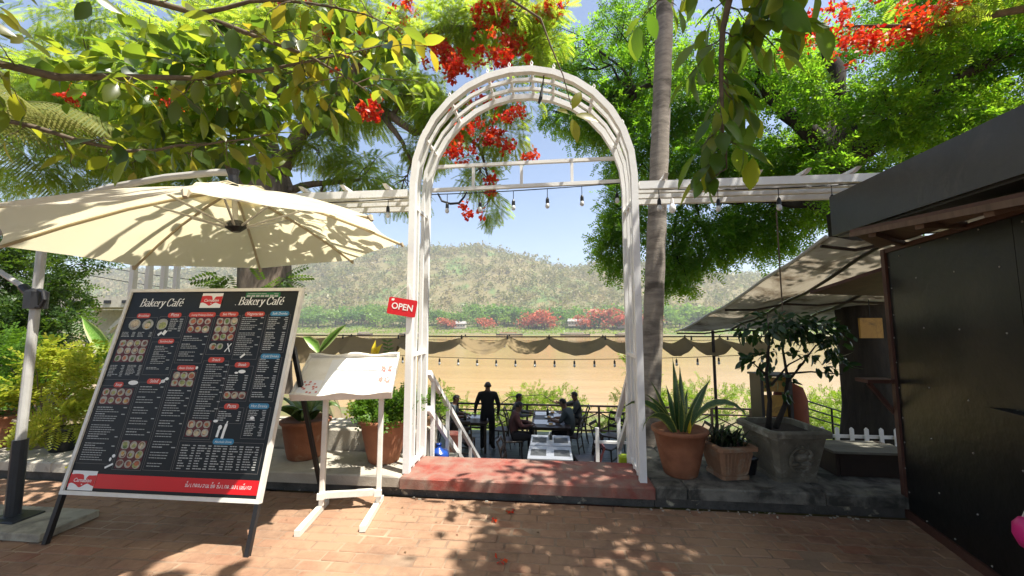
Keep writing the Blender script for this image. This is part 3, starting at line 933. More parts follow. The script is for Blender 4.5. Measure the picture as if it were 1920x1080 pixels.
# OPEN sign hanging on the arch post
def text_obj(body, name, material, parent, origin, ux, uy, width, shear=0.0, off=0.0, ext=0.0006, align='LEFT'):
    cu = bpy.data.curves.new(name, 'FONT')
    cu.body = body; cu.shear = shear; cu.offset = off; cu.extrude = ext
    cu.align_x = align; cu.fill_mode = 'FRONT' if ext == 0 else 'BOTH'
    cu.resolution_u = 3
    o = bpy.data.objects.new(name, cu); col.objects.link(o)
    cu.materials.append(M[material])
    bpy.context.view_layer.update()
    s = width / max(o.dimensions.x, 1e-6)
    me = bpy.data.meshes.new_from_object(o.evaluated_get(bpy.context.evaluated_depsgraph_get()))
    bpy.data.objects.remove(o)
    me.name = name; me.materials.clear(); me.materials.append(M[material])
    o = bpy.data.objects.new(name, me); col.objects.link(o)
    ux, uy = Vector(ux).normalized(), Vector(uy).normalized()
    m = Matrix((ux, uy, ux.cross(uy))).transposed().to_4x4()
    m.translation = Vector(origin)
    m = m @ Matrix.Diagonal((s, s, s, 1))
    if parent is not None:
        o.parent = parent
        m = WM[parent.name].inverted() @ m
        WM[o.name] = WM[parent.name]
    o.matrix_local = m
    return o
M['sign_red'] = mat('sign_red', (0.62, 0.012, 0.02), (0.56, 0.01, 0.016), 6, 0.35)
sg = thing('open_sign', 'small tilted red OPEN sign hanging on the left arch post', 'sign', (-1.44, 3.63, 1.64))
ca, sa = math.cos(rad(-9)), math.sin(rad(-9))
def sgm(u, v, w, cx=-1.438, cz=1.752):
    return (cx + u * ca - v * sa, 3.642 - w, cz + u * sa + v * ca)
def rrect(hw, hh, r, n=4):
    pts = []
    for cx, cyy, a0 in ((hw - r, hh - r, 0), (-hw + r, hh - r, 90), (-hw + r, -hh + r, 180), (hw - r, -hh + r, 270)):
        for k in range(n + 1):
            a = rad(a0 + 90 * k / n); pts.append((cx + r * math.cos(a), cyy + r * math.sin(a)))
    return pts
q = MB(); q.prism(rrect(0.145, 0.084, 0.018), 0.006, sgm); build(q, 'plate', 'sign_red', sg)
ux = Vector(sgm(1, 0, 0)) - Vector(sgm(0, 0, 0)); uy = Vector(sgm(0, 1, 0)) - Vector(sgm(0, 0, 0))
text_obj('OPEN', 'lettering', 'gypsum', sg, Vector(sgm(-0.108, -0.026, 0.0085)), ux, uy, 0.216, off=0.018)
q = MB(); q.prism([(-0.115, 0.05), (-0.095, 0.05), (-0.085, 0.068), (-0.1, 0.073), (-0.118, 0.066)], 0.001, lambda u, v, w: sgm(u, v, w + 0.0062)); build(q, 'emblem', 'gypsum', sg)
q = MB(); q.tube([sgm(-0.11, 0.078, 0.003), (-1.38, 3.662, 1.98), sgm(0.11, 0.078, 0.003)], 0.003, 5); build(q, 'cord', 'white2', sg)

# ------------------------------------------------------------------ big menu board
B0 = Vector((-3.677, 2.596, 0.0)); BV = Vector((0, 0.2283, 0.9736)); BN = Vector((0, -0.9736, 0.2283))
def bp(u, v, w=0.0):
    return B0 + Vector((1, 0, 0)) * u + BV * v + BN * w
board = thing('menu_board', 'large black leaning menu board with white frame and red bottom band', 'menu board', (-2.87, 2.85, 0))
M['board'] = mat('navy_black_print', (0.008, 0.011, 0.012), (0.005, 0.007, 0.008), 1.2, 0.42, spec=0.28)
M['pr_red'] = mat('print_red', (0.60, 0.008, 0.012), (0.55, 0.007, 0.010), 4, 0.3)
M['pr_blue'] = flat('print_blue', (0.04, 0.20, 0.34), 0.35)
M['pr_orange'] = flat('print_orange_red', (0.50, 0.055, 0.03), 0.35)
M['pr_green'] = flat('print_green', (0.012, 0.15, 0.045), 0.4)
M['pr_line'] = flat('print_pale_line', (0.38, 0.38, 0.36), 0.45)
M['pr_frame'] = flat('print_thin_frame', (0.16, 0.14, 0.13), 0.4)
M['pr_mar'] = flat('print_maroon', (0.10, 0.012, 0.012), 0.4)
for i, c in enumerate([(0.14, 0.22, 0.04), (0.62, 0.34, 0.06), (0.22, 0.07, 0.04), (0.70, 0.56, 0.34), (0.52, 0.14, 0.05), (0.40, 0.42, 0.12)]):
    M['food%d' % i] = mat('print_food_%d' % i, c, tuple(x * 0.35 for x in c), 60, 0.4)
M['plate'] = mat('print_plate', (0.42, 0.40, 0.33), (0.22, 0.21, 0.16), 30, 0.4)
BWD, V0, V1 = 1.612, 0.325, 1.942
panel = MB(); panel.prism([(0.02, V0 + 0.02), (BWD - 0.02, V0 + 0.02), (BWD - 0.02, V1 - 0.02), (0.02, V1 - 0.02)], 0.012, lambda u, v, w: bp(u, v, w - 0.012))
panel = build(panel, 'panel', 'board', board)
fr = 0.027
for a, b, c_, d_ in ((0, V0, BWD, V0 + fr), (0, V1 - fr, BWD, V1), (0, V0 + fr + .001, fr, V1 - fr - .001), (BWD - fr, V0 + fr + .001, BWD, V1 - fr - .001)):
    q = MB(); q.prism([(a, b), (c_, b), (c_, d_), (a, d_)], 0.038, lambda u, v, w: bp(u, v, w - 0.026)); build(q, 'frame_rail', 'white2', board)
for u in (0.017, BWD - 0.017):
    q = MB(); q.prism([(u - 0.016, 0.0), (u + 0.016, 0.0), (u + 0.016, V0 - 0.002), (u - 0.016, V0 - 0.002)], 0.03, lambda a, v, w: bp(a, v, w - 0.02)); build(q, 'front_leg', 'black', board)
    t = bp(u, 1.45, -0.045); f = Vector((t.x - 0.03, 3.53, 0.0))
    q = MB(); q.beam(t, f, 0.032, 0.03); build(q, 'rear_leg', 'black', board)
t0, t1 = bp(0.03, 1.30, -0.03), None
q = MB(); q.beam(bp(0.035, 1.43, -0.045), bp(BWD - 0.035, 1.43, -0.045), 0.03, 0.03); build(q, 'rear_brace', 'black', board)
def onb(w):
    return lambda u, v, t: bp(u, v, w + t)
# red band, logos, sticker
q = MB(); q.prism([(0.036, 0.375), (BWD - 0.036, 0.375), (BWD - 0.036, 0.472), (0.036, 0.472)], 0.0006, onb(0.0006)); build(q, 'red_band', 'pr_red', board)
def logo(u, v, w, h):
    f = onb(0.002)
    q = MB(); q.prism([(u, v), (u + w, v), (u + w, v + h), (u, v + h)], 0.0006, f); lg = build(q, 'logo_panel', 'gypsum', board)
    # red heart-like field: dip at the top, waves at the bottom
    pts = []
    for k in range(21):
        t = k / 20
        top = 0.80 - 0.30 * math.exp(-((t - 0.58) / 0.06) ** 2) + 0.03 * math.sin(t * 6)
        pts.append((u + w * t, v + h * top))
    for k in range(20, -1, -1):
        t = k / 20
        bot = 0.30 - 0.16 * math.exp(-((t - 0.45) / 0.13) ** 2) + 0.06 * math.exp(-((t - 0.75) / 0.10) ** 2) + 0.06 * math.exp(-((t - 0.10) / 0.1) ** 2) - 0.08 * t ** 6
        pts.append((u + w * t, v + h * bot))
    q = MB()
    m_ = 21
    vs = [f(a, b, 0.0014) for a, b in pts]
    q.add(vs, [(i, i + 1, 2 * m_ - 2 - i, 2 * m_ - 1 - i) for i in range(m_ - 1)])
    build(q, 'red_field', 'pr_red', lg)
    tx = text_obj('Carnation', 'script_lettering', 'gypsum', lg, f(u + w * 0.14, v + h * 0.42, 0.0022), (1, 0, 0), BV, w * 0.70, shear=0.22, off=0.01)
    q = MB(); q.lathe([(0.006, 0), (0.006, 0.0004)], (0, 0, 0), 8)
    vv = [f(u + w * 0.52 + a, v + h * 0.30 + b * 0.7, 0.002 + c_) for a, b, c_ in q.v]
    q2 = MB(); q2.add(vv, q.f); build(q2, 'flower_mark', 'gypsum', lg)
logo(0.046, 0.357, 0.212, 0.133)
logo(0.704, 1.772, 0.192, 0.130)
q = MB(); q.prism([(1.105, 1.863), (1.416, 1.863), (1.416, 1.906), (1.105, 1.906)], 0.0006, onb(0.0008)); stk = build(q, 'green_sticker', 'pr_green', board)
q = MB()
for k in range(7):
    q.prism([(1.115 + 0.042 * k, 1.866), (1.148 + 0.042 * k, 1.866), (1.148 + 0.042 * k, 1.884), (1.115 + 0.042 * k, 1.884)], 0.0004, onb(0.0016))
for a, b in ((1.12, 1.20), (1.206, 1.24), (1.245, 1.29), (1.36, 1.40)):
    q.prism([(a, 1.893), (b, 1.893), (b, 1.898), (a, 1.898)], 0.0004, onb(0.0016))
build(q, 'sticker_print', 'pr_line', stk)
# broad-nib lettering: strokes swept with a pen that is wide sideways and thin upwards
def nib(q, strokes, u0, v0, s, nx=0.13, ny=0.035, sh=0.18, w0=0.0014):
    for st_ in strokes:
        for (x0, y0), (x1, y1) in zip(st_, st_[1:]):
            x0s, x1s = x0 + sh * y0, x1 + sh * y1
            c_ = [(x0s - nx / 2, y0 - ny / 2), (x0s + nx / 2, y0 + ny / 2), (x1s + nx / 2, y1 + ny / 2), (x1s - nx / 2, y1 - ny / 2)]
            d_ = [(x0s - nx / 2, y0 + ny / 2), (x0s + nx / 2, y0 - ny / 2), (x1s + nx / 2, y1 - ny / 2), (x1s - nx / 2, y1 + ny / 2)]
            for cc in (c_, d_):
                q.add([bp(u0 + a * s, v0 + b * s, w0) for a, b in cc], [(0, 1, 2, 3)])
                w0 += 0.000004
def arc(cx, cyy, rx, ry, a0, a1, n=10):
    return [(cx + rx * math.cos(rad(a0 + (a1 - a0) * k / n)), cyy + ry * math.sin(rad(a0 + (a1 - a0) * k / n))) for k in range(n + 1)]
GL = {
 'B': (0.72, [[(0.12, 0), (0.12, 1)], [(0.0, 0), (0.3, 0)], [(0.0, 1), (0.3, 1)], [(0.12, 1.0)] + arc(0.3, 0.76, 0.24, 0.24, 90, -90) + [(0.12, 0.52)], [(0.12, 0.52)] + arc(0.32, 0.26, 0.28, 0.26, 90, -90) + [(0.12, 0)]]),
 'a': (0.55, [arc(0.22, 0.50, 0.18, 0.16, 160, 0) + [(0.40, 0.08), (0.50, 0.02)], arc(0.2, 0.19, 0.17, 0.19, 60, 340), [(0.2, 0.36), (0.40, 0.40)]]),
 'k': (0.60, [[(0.1, 0), (0.1, 1)], [(0.0, 1), (0.12, 1)], [(0.0, 0), (0.22, 0)], [(0.12, 0.25), (0.42, 0.62)], [(0.22, 0.36), (0.48, 0.0)], [(0.4, 0), (0.6, 0)], [(0.32, 0.63), (0.52, 0.63)]]),
 'e': (0.52, [[(0.06, 0.36), (0.44, 0.36)] + arc(0.24, 0.33, 0.21, 0.32, 5, 320, 16)]),
 'r': (0.44, [[(0.1, 0), (0.1, 0.64)], [(0, 0), (0.24, 0)], [(0, 0.63), (0.1, 0.63)], [(0.12, 0.45), (0.24, 0.62), (0.38, 0.60)]]),
 'y': (0.58, [[(0.08, 0.63), (0.28, 0.04)], [(0.48, 0.63), (0.28, 0.04), (0.16, -0.26), (0.04, -0.24)], [(0, 0.63), (0.2, 0.63)], [(0.38, 0.63), (0.58, 0.63)]]),
 ' ': (0.28, []),
 'C': (0.74, [arc(0.36, 0.5, 0.32, 0.5, 40, 325, 18), [(0.62, 0.7), (0.62, 0.98)]]),
 'f': (0.40, [[(0.12, 0), (0.12, 0.8)] + arc(0.26, 0.82, 0.13, 0.17, 170, 30, 6), [(0.0, 0.62), (0.32, 0.62)], [(0.0, 0), (0.26, 0)]]),
 'é': (0.54, [[(0.06, 0.36), (0.44, 0.36)] + arc(0.24, 0.33, 0.21, 0.32, 5, 320, 16), [(0.22, 0.78), (0.38, 0.98)]]),
}
def title(u, v, width):
    tot = sum(GL[c_][0] for c_ in 'Bakery Café'); s = width / (tot + 0.15)
    q = MB(); x = 0
    for c_ in 'Bakery Café':
        nib(q, GL[c_][1], u + x * s, v, s); x += GL[c_][0]
    build(q, 'title_lettering', 'gypsum', board)
title(0.135, 1.787, 0.415); title(1.055, 1.797, 0.415)
q = MB(); q.prism([(1.028, 1.795), (1.034, 1.795), (1.034, 1.801), (1.028, 1.801)], 0.0004, onb(0.0008)); build(q, 'title_dot', 'gypsum', board)
# slogan in looped script on the red band
LAO = [  # rough outlines of the looped letters, unit height 0.6
 [arc(0.12, 0.45, 0.09, 0.1, 200, -120), [(0.2, 0.36), (0.08, 0.0), (0.40, 0.0), (0.40, 0.6)], [(0.12, 0.85), (0.35, 0.78)], arc(0.3, 0.95, 0.1, 0.07, 0, 300)],
 [arc(0.1, 0.1, 0.08, 0.1, 90, 400), [(0.15, 0.05), (0.3, 0.3), (0.25, 0.6)]],
 [[(0.1, 0.6), (0.1, 0.08)], arc(0.17, 0.08, 0.07, 0.08, 180, 400)],
 [[(0.05, 0.0), (0.05, 0.4)] + arc(0.22, 0.4, 0.17, 0.2, 180, 0) + [(0.39, 0.0)]],
 [arc(0.2, 0.3, 0.17, 0.3, 250, -60, 12), arc(0.2, 0.2, 0.07, 0.08, 0, 330)],
 [arc(0.2, 0.3, 0.17, 0.3, 250, -60, 12), [(0.2, 0.1), (0.2, 0.3)]],
 [arc(0.12, 0.08, 0.08, 0.08, 0, 330), [(0.2, 0.08), (0.3, 0.5), (0.15, 0.6), (0.05, 0.5)]],
 [[(0.05, 0.6), (0.08, 0.0), (0.38, 0.0), (0.38, 0.6)], arc(0.45, 0.1, 0.07, 0.1, 180, 480)],
]
q = MB(); x = 0
seq = [0, 1, 2, 3, 4, 5, 1, 6, 7, 2, 0, 5, -1, 0, 1, 2, 3, 4, -2, 5, 6, 2, 7, 0, 1, 3, 6]
SC = 0.036
for g in seq:
    if g == -1:
        x += 0.25; continue
    if g == -2:
        for k in range(3):
            nib(q, [[(0.03, 0.02), (0.1, 0.02)]], 1.0 + x * SC, 0.412, SC, 0.06, 0.06, 0.1, 0.0016); x += 0.16
        continue
    nib(q, LAO[g], 1.0 + x * SC, 0.412, SC, 0.075, 0.05, 0.12, 0.0016); x += 0.56
build(q, 'slogan_lettering', 'gypsum', board)
HEADS = [("Breakfast",0.205,1.704,0.127,0),("Pizza",0.496,1.708,0.125,0),("Luang Prabang Dishes",0.752,1.712,0.246,0),("Set Menu",0.996,1.715,0.170,0),("Vegetarian",1.228,1.716,0.177,0),("Soft Drinks",1.450,1.720,0.166,1),("Sandwiches",0.491,1.484,0.146,0),("Asian Dishes",0.744,1.268,0.165,0),("Snack",0.988,1.335,0.141,0),("Steak",1.224,1.298,0.128,0),("Cold Drinks",1.450,1.368,0.169,1),("Soup",0.185,1.128,0.086,0),("Salad",0.492,1.159,0.123,0),("Pasta",1.218,0.980,0.124,0),("Hot Drinks",1.445,0.986,0.166,1),("Alcoholic Drink",1.220,0.726,0.173,1)]
for t, u, v, w, b in HEADS:
    q = MB(); q.prism([(u + a, v + c_) for a, c_ in rrect(w / 2, 0.021, 0.02)], 0.0004, onb(0.0018))
    h = build(q, 'section_heading', 'pr_blue' if b else 'pr_orange', board)
    tw = min(w * 0.8, 0.0145 * len(t))
    text_obj(t, 'heading_lettering', 'gypsum', h, bp(u - tw / 2, v - 0.009, 0.0028), (1, 0, 0), BV, tw, shear=0.15, ext=0.0002)
PHOTOS = [(4,3,0.061,0.330,1.310,1.497),(3,2,0.646,0.852,1.555,1.687),(3,3,0.898,1.090,1.490,1.687),(2,1,0.893,1.018,1.416,1.473),(4,2,0.060,0.332,0.975,1.100),(3,2,0.644,0.840,1.120,1.238),(3,1,1.126,1.314,1.035,1.092),(3,2,0.889,1.082,0.753,0.873),(3,3,0.380,0.590,0.515,0.713),(2,1,0.083,0.333,1.574,1.681),(1,1,0.352,0.457,1.579,1.681)]
def disc(q, u, v, ru, rv, w, n=12, sq=0.0):
    vs = []
    for k in range(n):
        t = 2 * math.pi * k / n; c_, s_ = math.cos(t), math.sin(t)
        m_ = 1 / max(abs(c_), abs(s_)) * sq + (1 - sq)
        vs.append(bp(u + ru * c_ * m_, v + rv * s_ * m_, w))
    q.add(vs, [tuple(range(n))])
for nc, nr, a, b, c_, d_ in PHOTOS:
    du, dv = (b - a) / nc, (d_ - c_) / nr
    q0 = MB(); q0.prism([(a, c_), (b, c_), (b, d_), (a, d_)], 0.0003, onb(0.001)); ph = build(q0, 'dish_photos', 'pr_mar' if nc > 2 else 'board', board)
    pl = MB(); fds = [MB() for _ in range(6)]
    for i in range(nc):
        for j in range(nr):
            u, v = a + du * (i + 0.5), c_ + dv * (j + 0.5)
            rr = min(du, dv) * R.uniform(0.40, 0.49)
            disc(pl, u, v, rr * min(1.25, du / dv if du > dv else 1), rr, 0.0018, sq=R.choice([0, 0, 0.5, 0.95]))
            for k in range(3):
                disc(fds[R.randrange(6)], u + R.uniform(-.3, .3) * rr, v + R.uniform(-.3, .3) * rr, rr * R.uniform(.4, .72), rr * R.uniform(.4, .65), 0.0022 + 0.0002 * k, 8)
    build(pl, 'plates', 'plate', ph)['kind'] = 'stuff'
    for k, f_ in enumerate(fds):
        if f_.v: build(f_, 'food', 'food%d' % k, ph)['kind'] = 'stuff'
TEXTS = [(4,0.055,0.178,1.518,1.565),(4,0.204,0.335,1.519,1.565),(8,0.050,0.182,1.191,1.287),(8,0.210,0.338,1.202,1.289),(7,0.470,0.588,1.565,1.681),(11,0.405,0.570,1.295,1.449),(2,0.385,0.587,1.251,1.273),(13,0.639,0.852,1.323,1.535),(20,1.126,1.317,1.370,1.694),(18,1.363,1.532,1.415,1.693),(20,1.362,1.532,1.031,1.352),(7,1.130,1.297,1.099,1.222),(5,1.122,1.308,0.870,0.948),(24,0.913,1.108,0.880,1.305),(30,0.642,0.838,0.530,1.100),(20,0.384,0.590,0.725,1.125),(24,0.062,0.325,0.560,0.960),(16,1.369,1.512,0.769,0.960),(10,0.890,1.002,0.523,0.701),(10,1.022,1.133,0.525,0.701),(10,1.153,1.263,0.527,0.702),(10,1.283,1.392,0.529,0.702),(10,1.411,1.519,0.532,0.702)]
q = MB()
for n, a, b, c_, d_ in TEXTS:
    dv = (d_ - c_) / n; para = 0
    for i in range(n):
        v = d_ - dv * (i + 0.5)
        if n > 12 and i % R.choice((3, 4)) == 3: continue
        head = para == 0 or n <= 10 or a > 1.33
        para = (para + 1) % R.choice((3, 4))
        L = (b - a) * (R.uniform(0.28, 0.55) if head else R.uniform(0.55, 0.78))
        hh = min(0.0068, dv * 0.42) * (1 if head else 0.72)
        x = a
        while x < a + L:                       # word by word
            ww = R.uniform(0.008, 0.03)
            q.prism([(x, v - hh / 2), (x + ww, v - hh / 2), (x + ww, v + hh / 2), (x, v + hh / 2)], 0.0002, onb(0.001)); x += ww + 0.004
        if head:
            ww = R.uniform(0.02, 0.034)
            q.prism([(b - ww, v - hh / 2), (b, v - hh / 2), (b, v + hh / 2), (b - ww, v + hh / 2)], 0.0002, onb(0.001))
ml = build(q, 'printed_lines', 'pr_line', board); ml['kind'] = 'stuff'
FRAMES = [(0.03,0.345,1.167,1.690),(0.362,0.606,1.513,1.697),(0.362,0.606,1.209,1.480),(0.620,0.862,1.306,1.706),(0.877,1.102,1.377,1.705),(1.118,1.332,1.341,1.709),(1.353,1.550,1.400,1.714),(1.353,1.550,1.020,1.362),(0.877,1.102,0.735,1.328),(1.116,1.326,1.019,1.290),(1.116,1.326,0.855,0.972),(1.348,1.545,0.751,0.980),(0.862,1.548,0.513,0.722),(0.04,0.35,0.54,1.12),(0.362,0.606,0.505,1.152),(0.620,0.850,0.510,1.257)]
q = MB()
for a, b, c_, d_ in FRAMES:
    t = 0.0022
    for x0, y0, x1, y1 in ((a, c_, b, c_ + t), (a, d_ - t, b, d_), (a, c_ + t, a + t, d_ - t), (b - t, c_ + t, b, d_ - t)):
        q.prism([(x0, y0), (x1, y0), (x1, y1), (x0, y1)], 0.0002, onb(0.0007))
build(q, 'printed_frames', 'pr_frame', board)['kind'] = 'stuff'
# small white drawings: cutlery, bottle and glass, leaves, wrapped sweets
q = MB()
def stroke(pts, wd_):
    for (x0, y0), (x1, y1) in zip(pts, pts[1:]):
        d = Vector((x1 - x0, y1 - y0)); n_ = Vector((-d.y, d.x)).normalized() * wd_ / 2
        q.add([bp(x0 + n_.x, y0 + n_.y, 0.0016), bp(x1 + n_.x, y1 + n_.y, 0.0016), bp(x1 - n_.x, y1 - n_.y, 0.0016), bp(x0 - n_.x, y0 - n_.y, 0.0016)], [(0, 1, 2, 3)])
stroke([(1.04, 1.40), (1.085, 1.47)], 0.008); stroke([(1.05, 1.47), (1.085, 1.40)], 0.008)
stroke([(1.20, 0.745), (1.205, 0.80), (1.212, 0.85)], 0.022); stroke([(1.212, 0.85), (1.216, 0.872)], 0.010)
stroke([(1.155, 0.755), (1.16, 0.81)], 0.02); disc(q, 1.165, 0.825, 0.016, 0.018, 0.0018)
disc(q, 1.41, 0.90, 0.018, 0.011, 0.0016); stroke([(1.39, 0.886), (1.432, 0.886)], 0.004)
disc(q, 0.31, 1.145, 0.045, 0.018, 0.0016); disc(q, 0.57, 1.16, 0.02, 0.013, 0.0016); disc(q, 0.60, 1.18, 0.016, 0.012, 0.0017); stroke([(0.545, 1.14), (0.59, 1.18)], 0.01)
disc(q, 1.235, 1.245, 0.032, 0.014, 0.0016); disc(q, 1.19, 1.235, 0.016, 0.008, 0.0017)
disc(q, 0.345, 0.60, 0.014, 0.012, 0.0016); disc(q, 0.325, 0.575, 0.01, 0.014, 0.0016); stroke([(0.30, 0.515), (0.36, 0.545)], 0.014)
stroke([(1.19, 1.355), (1.225, 1.385)], 0.016); disc(q, 1.115, 0.87, 0.02, 0.01, 0.0016); disc(q, 0.835, 1.27, 0.012, 0.012, 0.0016)
stroke([(0.395, 1.535), (0.425, 1.56)], 0.02); stroke([(0.44, 1.54), (0.46, 1.575)], 0.03)
build(q, 'small_drawings', 'gypsum', board)['kind'] = 'stuff'

# ------------------------------------------------------------------ white menu stand
stand = thing('menu_stand', 'small cream wooden menu stand with a tilted tray', 'menu stand', (-1.74, 3.25, 0))
pl_, pr_ = Vector((-1.955, 3.26, 0)), Vector((-1.50, 3.37, 0))
sx = (pr_ - pl_).normalized(); sy = Vector((-sx.y, sx.x, 0))
TC = Vector((-1.765, 3.285, 1.14))
tdir = (sy * 0.40 + Vector((0, 0, 0.295))).normalized(); tnorm = sx.cross(tdir)
def tp(u, v, w=0.0):
    return TC + sx * u + tdir * v + tnorm * w
for p in (pl_, pr_):
    q = MB(); q.cbox((p.x, p.y, 0.045 + 0.5), (0.042, 0.042, 0.99), 0.006, math.atan2(sx.y, sx.x)); build(q, 'post', 'white2', stand)
    f = p - sy * 0.40 + (sx * -0.04); bk = p + sy * 0.13
    q = MB(); q.beam(f + Vector((0, 0, 0.024)), bk + Vector((0, 0, 0.024)), 0.045, 0.046); build(q, 'foot', 'white2', stand)
q = MB(); q.beam(pl_ + sx * 0.022 + Vector((0, 0, 0.13)), pr_ - sx * 0.022 + Vector((0, 0, 0.13)), 0.035, 0.05); build(q, 'crossbar', 'white2', stand)
for p in (pl_, pr_):
    q = MB(); q.box(p + Vector((0, 0, 0.13)) - sy * 0.03, (0.06, 0.02, 0.05), math.atan2(sx.y, sx.x)); build(q, 'joint_block', 'white2', stand)
TW, TD = 0.80, 0.47
q = MB(); q.prism([(-TW / 2, -TD / 2), (TW / 2, -TD / 2), (TW / 2, TD / 2), (-TW / 2, TD / 2)], 0.018, lambda u, v, w: tp(u, v, w - 0.018)); build(q, 'tray', 'white2', stand)
for v in (-TD / 2, TD / 2):
    n_ = 24; top = []
    for k in range(n_ + 1):
        t = k / n_
        a = abs(t - 0.5) * 2
        top.append((-TW / 2 + TW * t, 0.030 + 0.016 * math.cos(a * math.pi * 2.2) * (1 - 0.3 * a) ))
    q = MB(); q.prism([(-TW / 2, -0.035), (TW / 2, -0.035)] + top[::-1], 0.018, lambda u, w, t, v=v: tp(u, v - (0.018 if v < 0 else 0) + t, w)); build(q, 'scalloped_edge', 'white2', stand)
for u in (-TW / 2, TW / 2 - 0.016):
    q = MB(); q.prism([(u, -TD / 2 + .001), (u + 0.016, -TD / 2 + .001), (u + 0.016, TD / 2 - .001), (u, TD / 2 - .001)], 0.05, lambda a, b, w: tp(a, b, w - 0.02)); build(q, 'side_edge', 'white2', stand)
M['paper'] = flat('white_paper', (0.72, 0.72, 0.72), 0.5)
M['pr_pink'] = flat('print_pink_red', (0.55, 0.18, 0.15), 0.5)
M['pr_greytext'] = flat('print_grey', (0.55, 0.55, 0.55), 0.5)
mn = thing('menu_sheets', 'open white menu pages lying in the cream tray', 'menu', tp(0.05, -0.2, 0.002))
q = MB(); q.prism([(-0.19, -0.215), (0.135, -0.215), (0.135, 0.20), (-0.19, 0.20)], 0.004, lambda u, v, w: tp(u, v, w + 0.001)); build(q, 'page', 'paper', mn)
q = MB(); q.prism([(0.14, -0.205), (0.372, -0.205), (0.372, 0.19), (0.14, 0.19)], 0.003, lambda u, v, w: tp(u, v, w + 0.001)); pg = build(q, 'page', 'paper', mn)
q = MB()
for cu_, cv_ in ((0.285, 0.07), (0.335, 0.07), (0.285, -0.07), (0.335, -0.07)):
    for k in range(9):
        a, b = cu_ + R.uniform(-.018, .018), cv_ + R.uniform(-.03, .03)
        q.prism([(a - .008, b - .012), (a + .008, b - .012), (a + .008, b + .012), (a - .008, b + .012)], 0.0004, lambda u, v, w, k=k: tp(u, v, w + 0.0045 + 0.0001 * k))
build(q, 'printed_pictures', 'pr_pink', pg)['kind'] = 'stuff'
q = MB()
for i in range(16):
    b = 0.15 - 0.021 * i
    q.prism([(0.155, b), (0.155 + R.uniform(.05, .09), b), (0.22, b + 0.006), (0.155, b + 0.006)], 0.0003, lambda u, v, w: tp(u, v, w + 0.0045))
build(q, 'printed_lines', 'pr_greytext', pg)
lf = thing('leaflet', 'small leaflet with red pictures at the tray corner', 'leaflet', tp(-0.3, -0.2, 0.002))
q = MB(); q.prism([(-0.375, -0.215), (-0.20, -0.215), (-0.20, -0.06), (-0.36, -0.06)], 0.002, lambda u, v, w: tp(u, v, w + 0.001)); build(q, 'sheet', 'paper', lf)
q = MB()
for k in range(16):
    a, b = R.uniform(-0.35, -0.215), R.uniform(-0.205, -0.075)
    q.prism([(a - .009, b - .009), (a + .009, b - .007), (a + .007, b + .01), (a - .008, b + .008)], 0.0004, lambda u, v, w, k=k: tp(u, v, w + 0.0035 + 0.0001 * k))
build(q, 'printed_pictures', 'pr_pink', lf)['kind'] = 'stuff'

# ------------------------------------------------------------------ cream cantilever umbrella
umb = thing('cantilever_umbrella', 'large cream cantilever umbrella shading the menu board', 'umbrella', (-4.267, 2.8, 0))
UC = Vector((-2.586, 2.844, 2.708)); UR, UD, PHI = 1.313, 0.471, 0.554
UN = Vector((-0.097, -0.032, 1)).normalized()
ue1 = Vector((0, 1, 0)).cross(UN).normalized(); ue2 = UN.cross(ue1)
def up_(r, a, d):
    return UC + (ue1 * math.cos(a) + ue2 * math.sin(a)) * r - UN * d
for k in range(8):
    a0, a1 = PHI + k * math.pi / 4, PHI + (k + 1) * math.pi / 4
    c0, c1 = up_(UR, a0, UD), up_(UR, a1, UD)
    def fn(s, t):
        r = 0.12 + 0.88 * t
        p = UC.lerp(c0.lerp(c1, s), r)
        bow = 4 * s * (1 - s)
        p = p + UN * (-0.035 * bow * r * (1 - 0.2 * r) + 0.05 * math.sin(math.pi * r) )
        mid = UC.lerp((c0 + c1) / 2, r)
        return p.lerp(mid * 0.4 + p * 0.6, 0.0) + (UC - p) * (0.045 * bow * r ** 3)
    q = MB(); q.grid(fn, 10, 10); build(q, 'canopy_panel', 'canopy', umb, sm=True)
    rib = [UC.lerp(c0, t) + UN * (0.05 * math.sin(math.pi * (0.0 + t)) - 0.018) for t in (0.04, 0.25, 0.5, 0.75, 0.99)]
    M.setdefault('ribwood', mat('tan_rib', (0.50, 0.42, 0.28), (0.4, 0.33, 0.22), 12, 0.5))
    q = MB(); q.tube(rib, 0.011, 6); rb = build(q, 'rib', 'ribwood', umb)
    q = MB(); q.tube([c0 + UN * 0.0, c0 - UN * 0.03 + (c0 - UC).normalized() * 0.02], [0.022, 0.012], 6); build(q, 'rib_pocket', 'ribwood', rb)
    hub = UC - UN * 0.33
    q = MB(); q.tube([hub + (ue1 * math.cos(a0) + ue2 * math.sin(a0)) * 0.06, rib[1].lerp(rib[2], 0.55) - UN * 0.012], 0.009, 6); build(q, 'strut', 'alu', umb)
q = MB(); 
for ring in range(1):
    def vf(s, t):
        a = s * 2 * math.pi; r = 0.02 + 0.27 * t
        return up_(r, a, -0.035 + 0.36 * r * 0.9 - 0.02 * math.cos(8 * (a - PHI)) * t)
    q.grid(vf, 32, 4)
build(q, 'vent_cap', 'canopy', umb, sm=True)
q = MB(); q.tube([UC - UN * 0.03, UC - UN * 0.32], 0.02, 10); build(q, 'centre_tube', 'alu', umb)
q = MB(); q.tube([UC - UN * 0.28, UC - UN * 0.31, UC - UN * 0.335, UC - UN * 0.37], [0.045, 0.075, 0.075, 0.03], 12); build(q, 'hub', 'black', umb)
q = MB(); q.tube([UC + UN * 0.0, UC + UN * 0.10, UC + UN * 0.15], [0.035, 0.035, 0.05], 10); build(q, 'top_joint', 'black', umb)
PX, PY = -4.267, 2.80
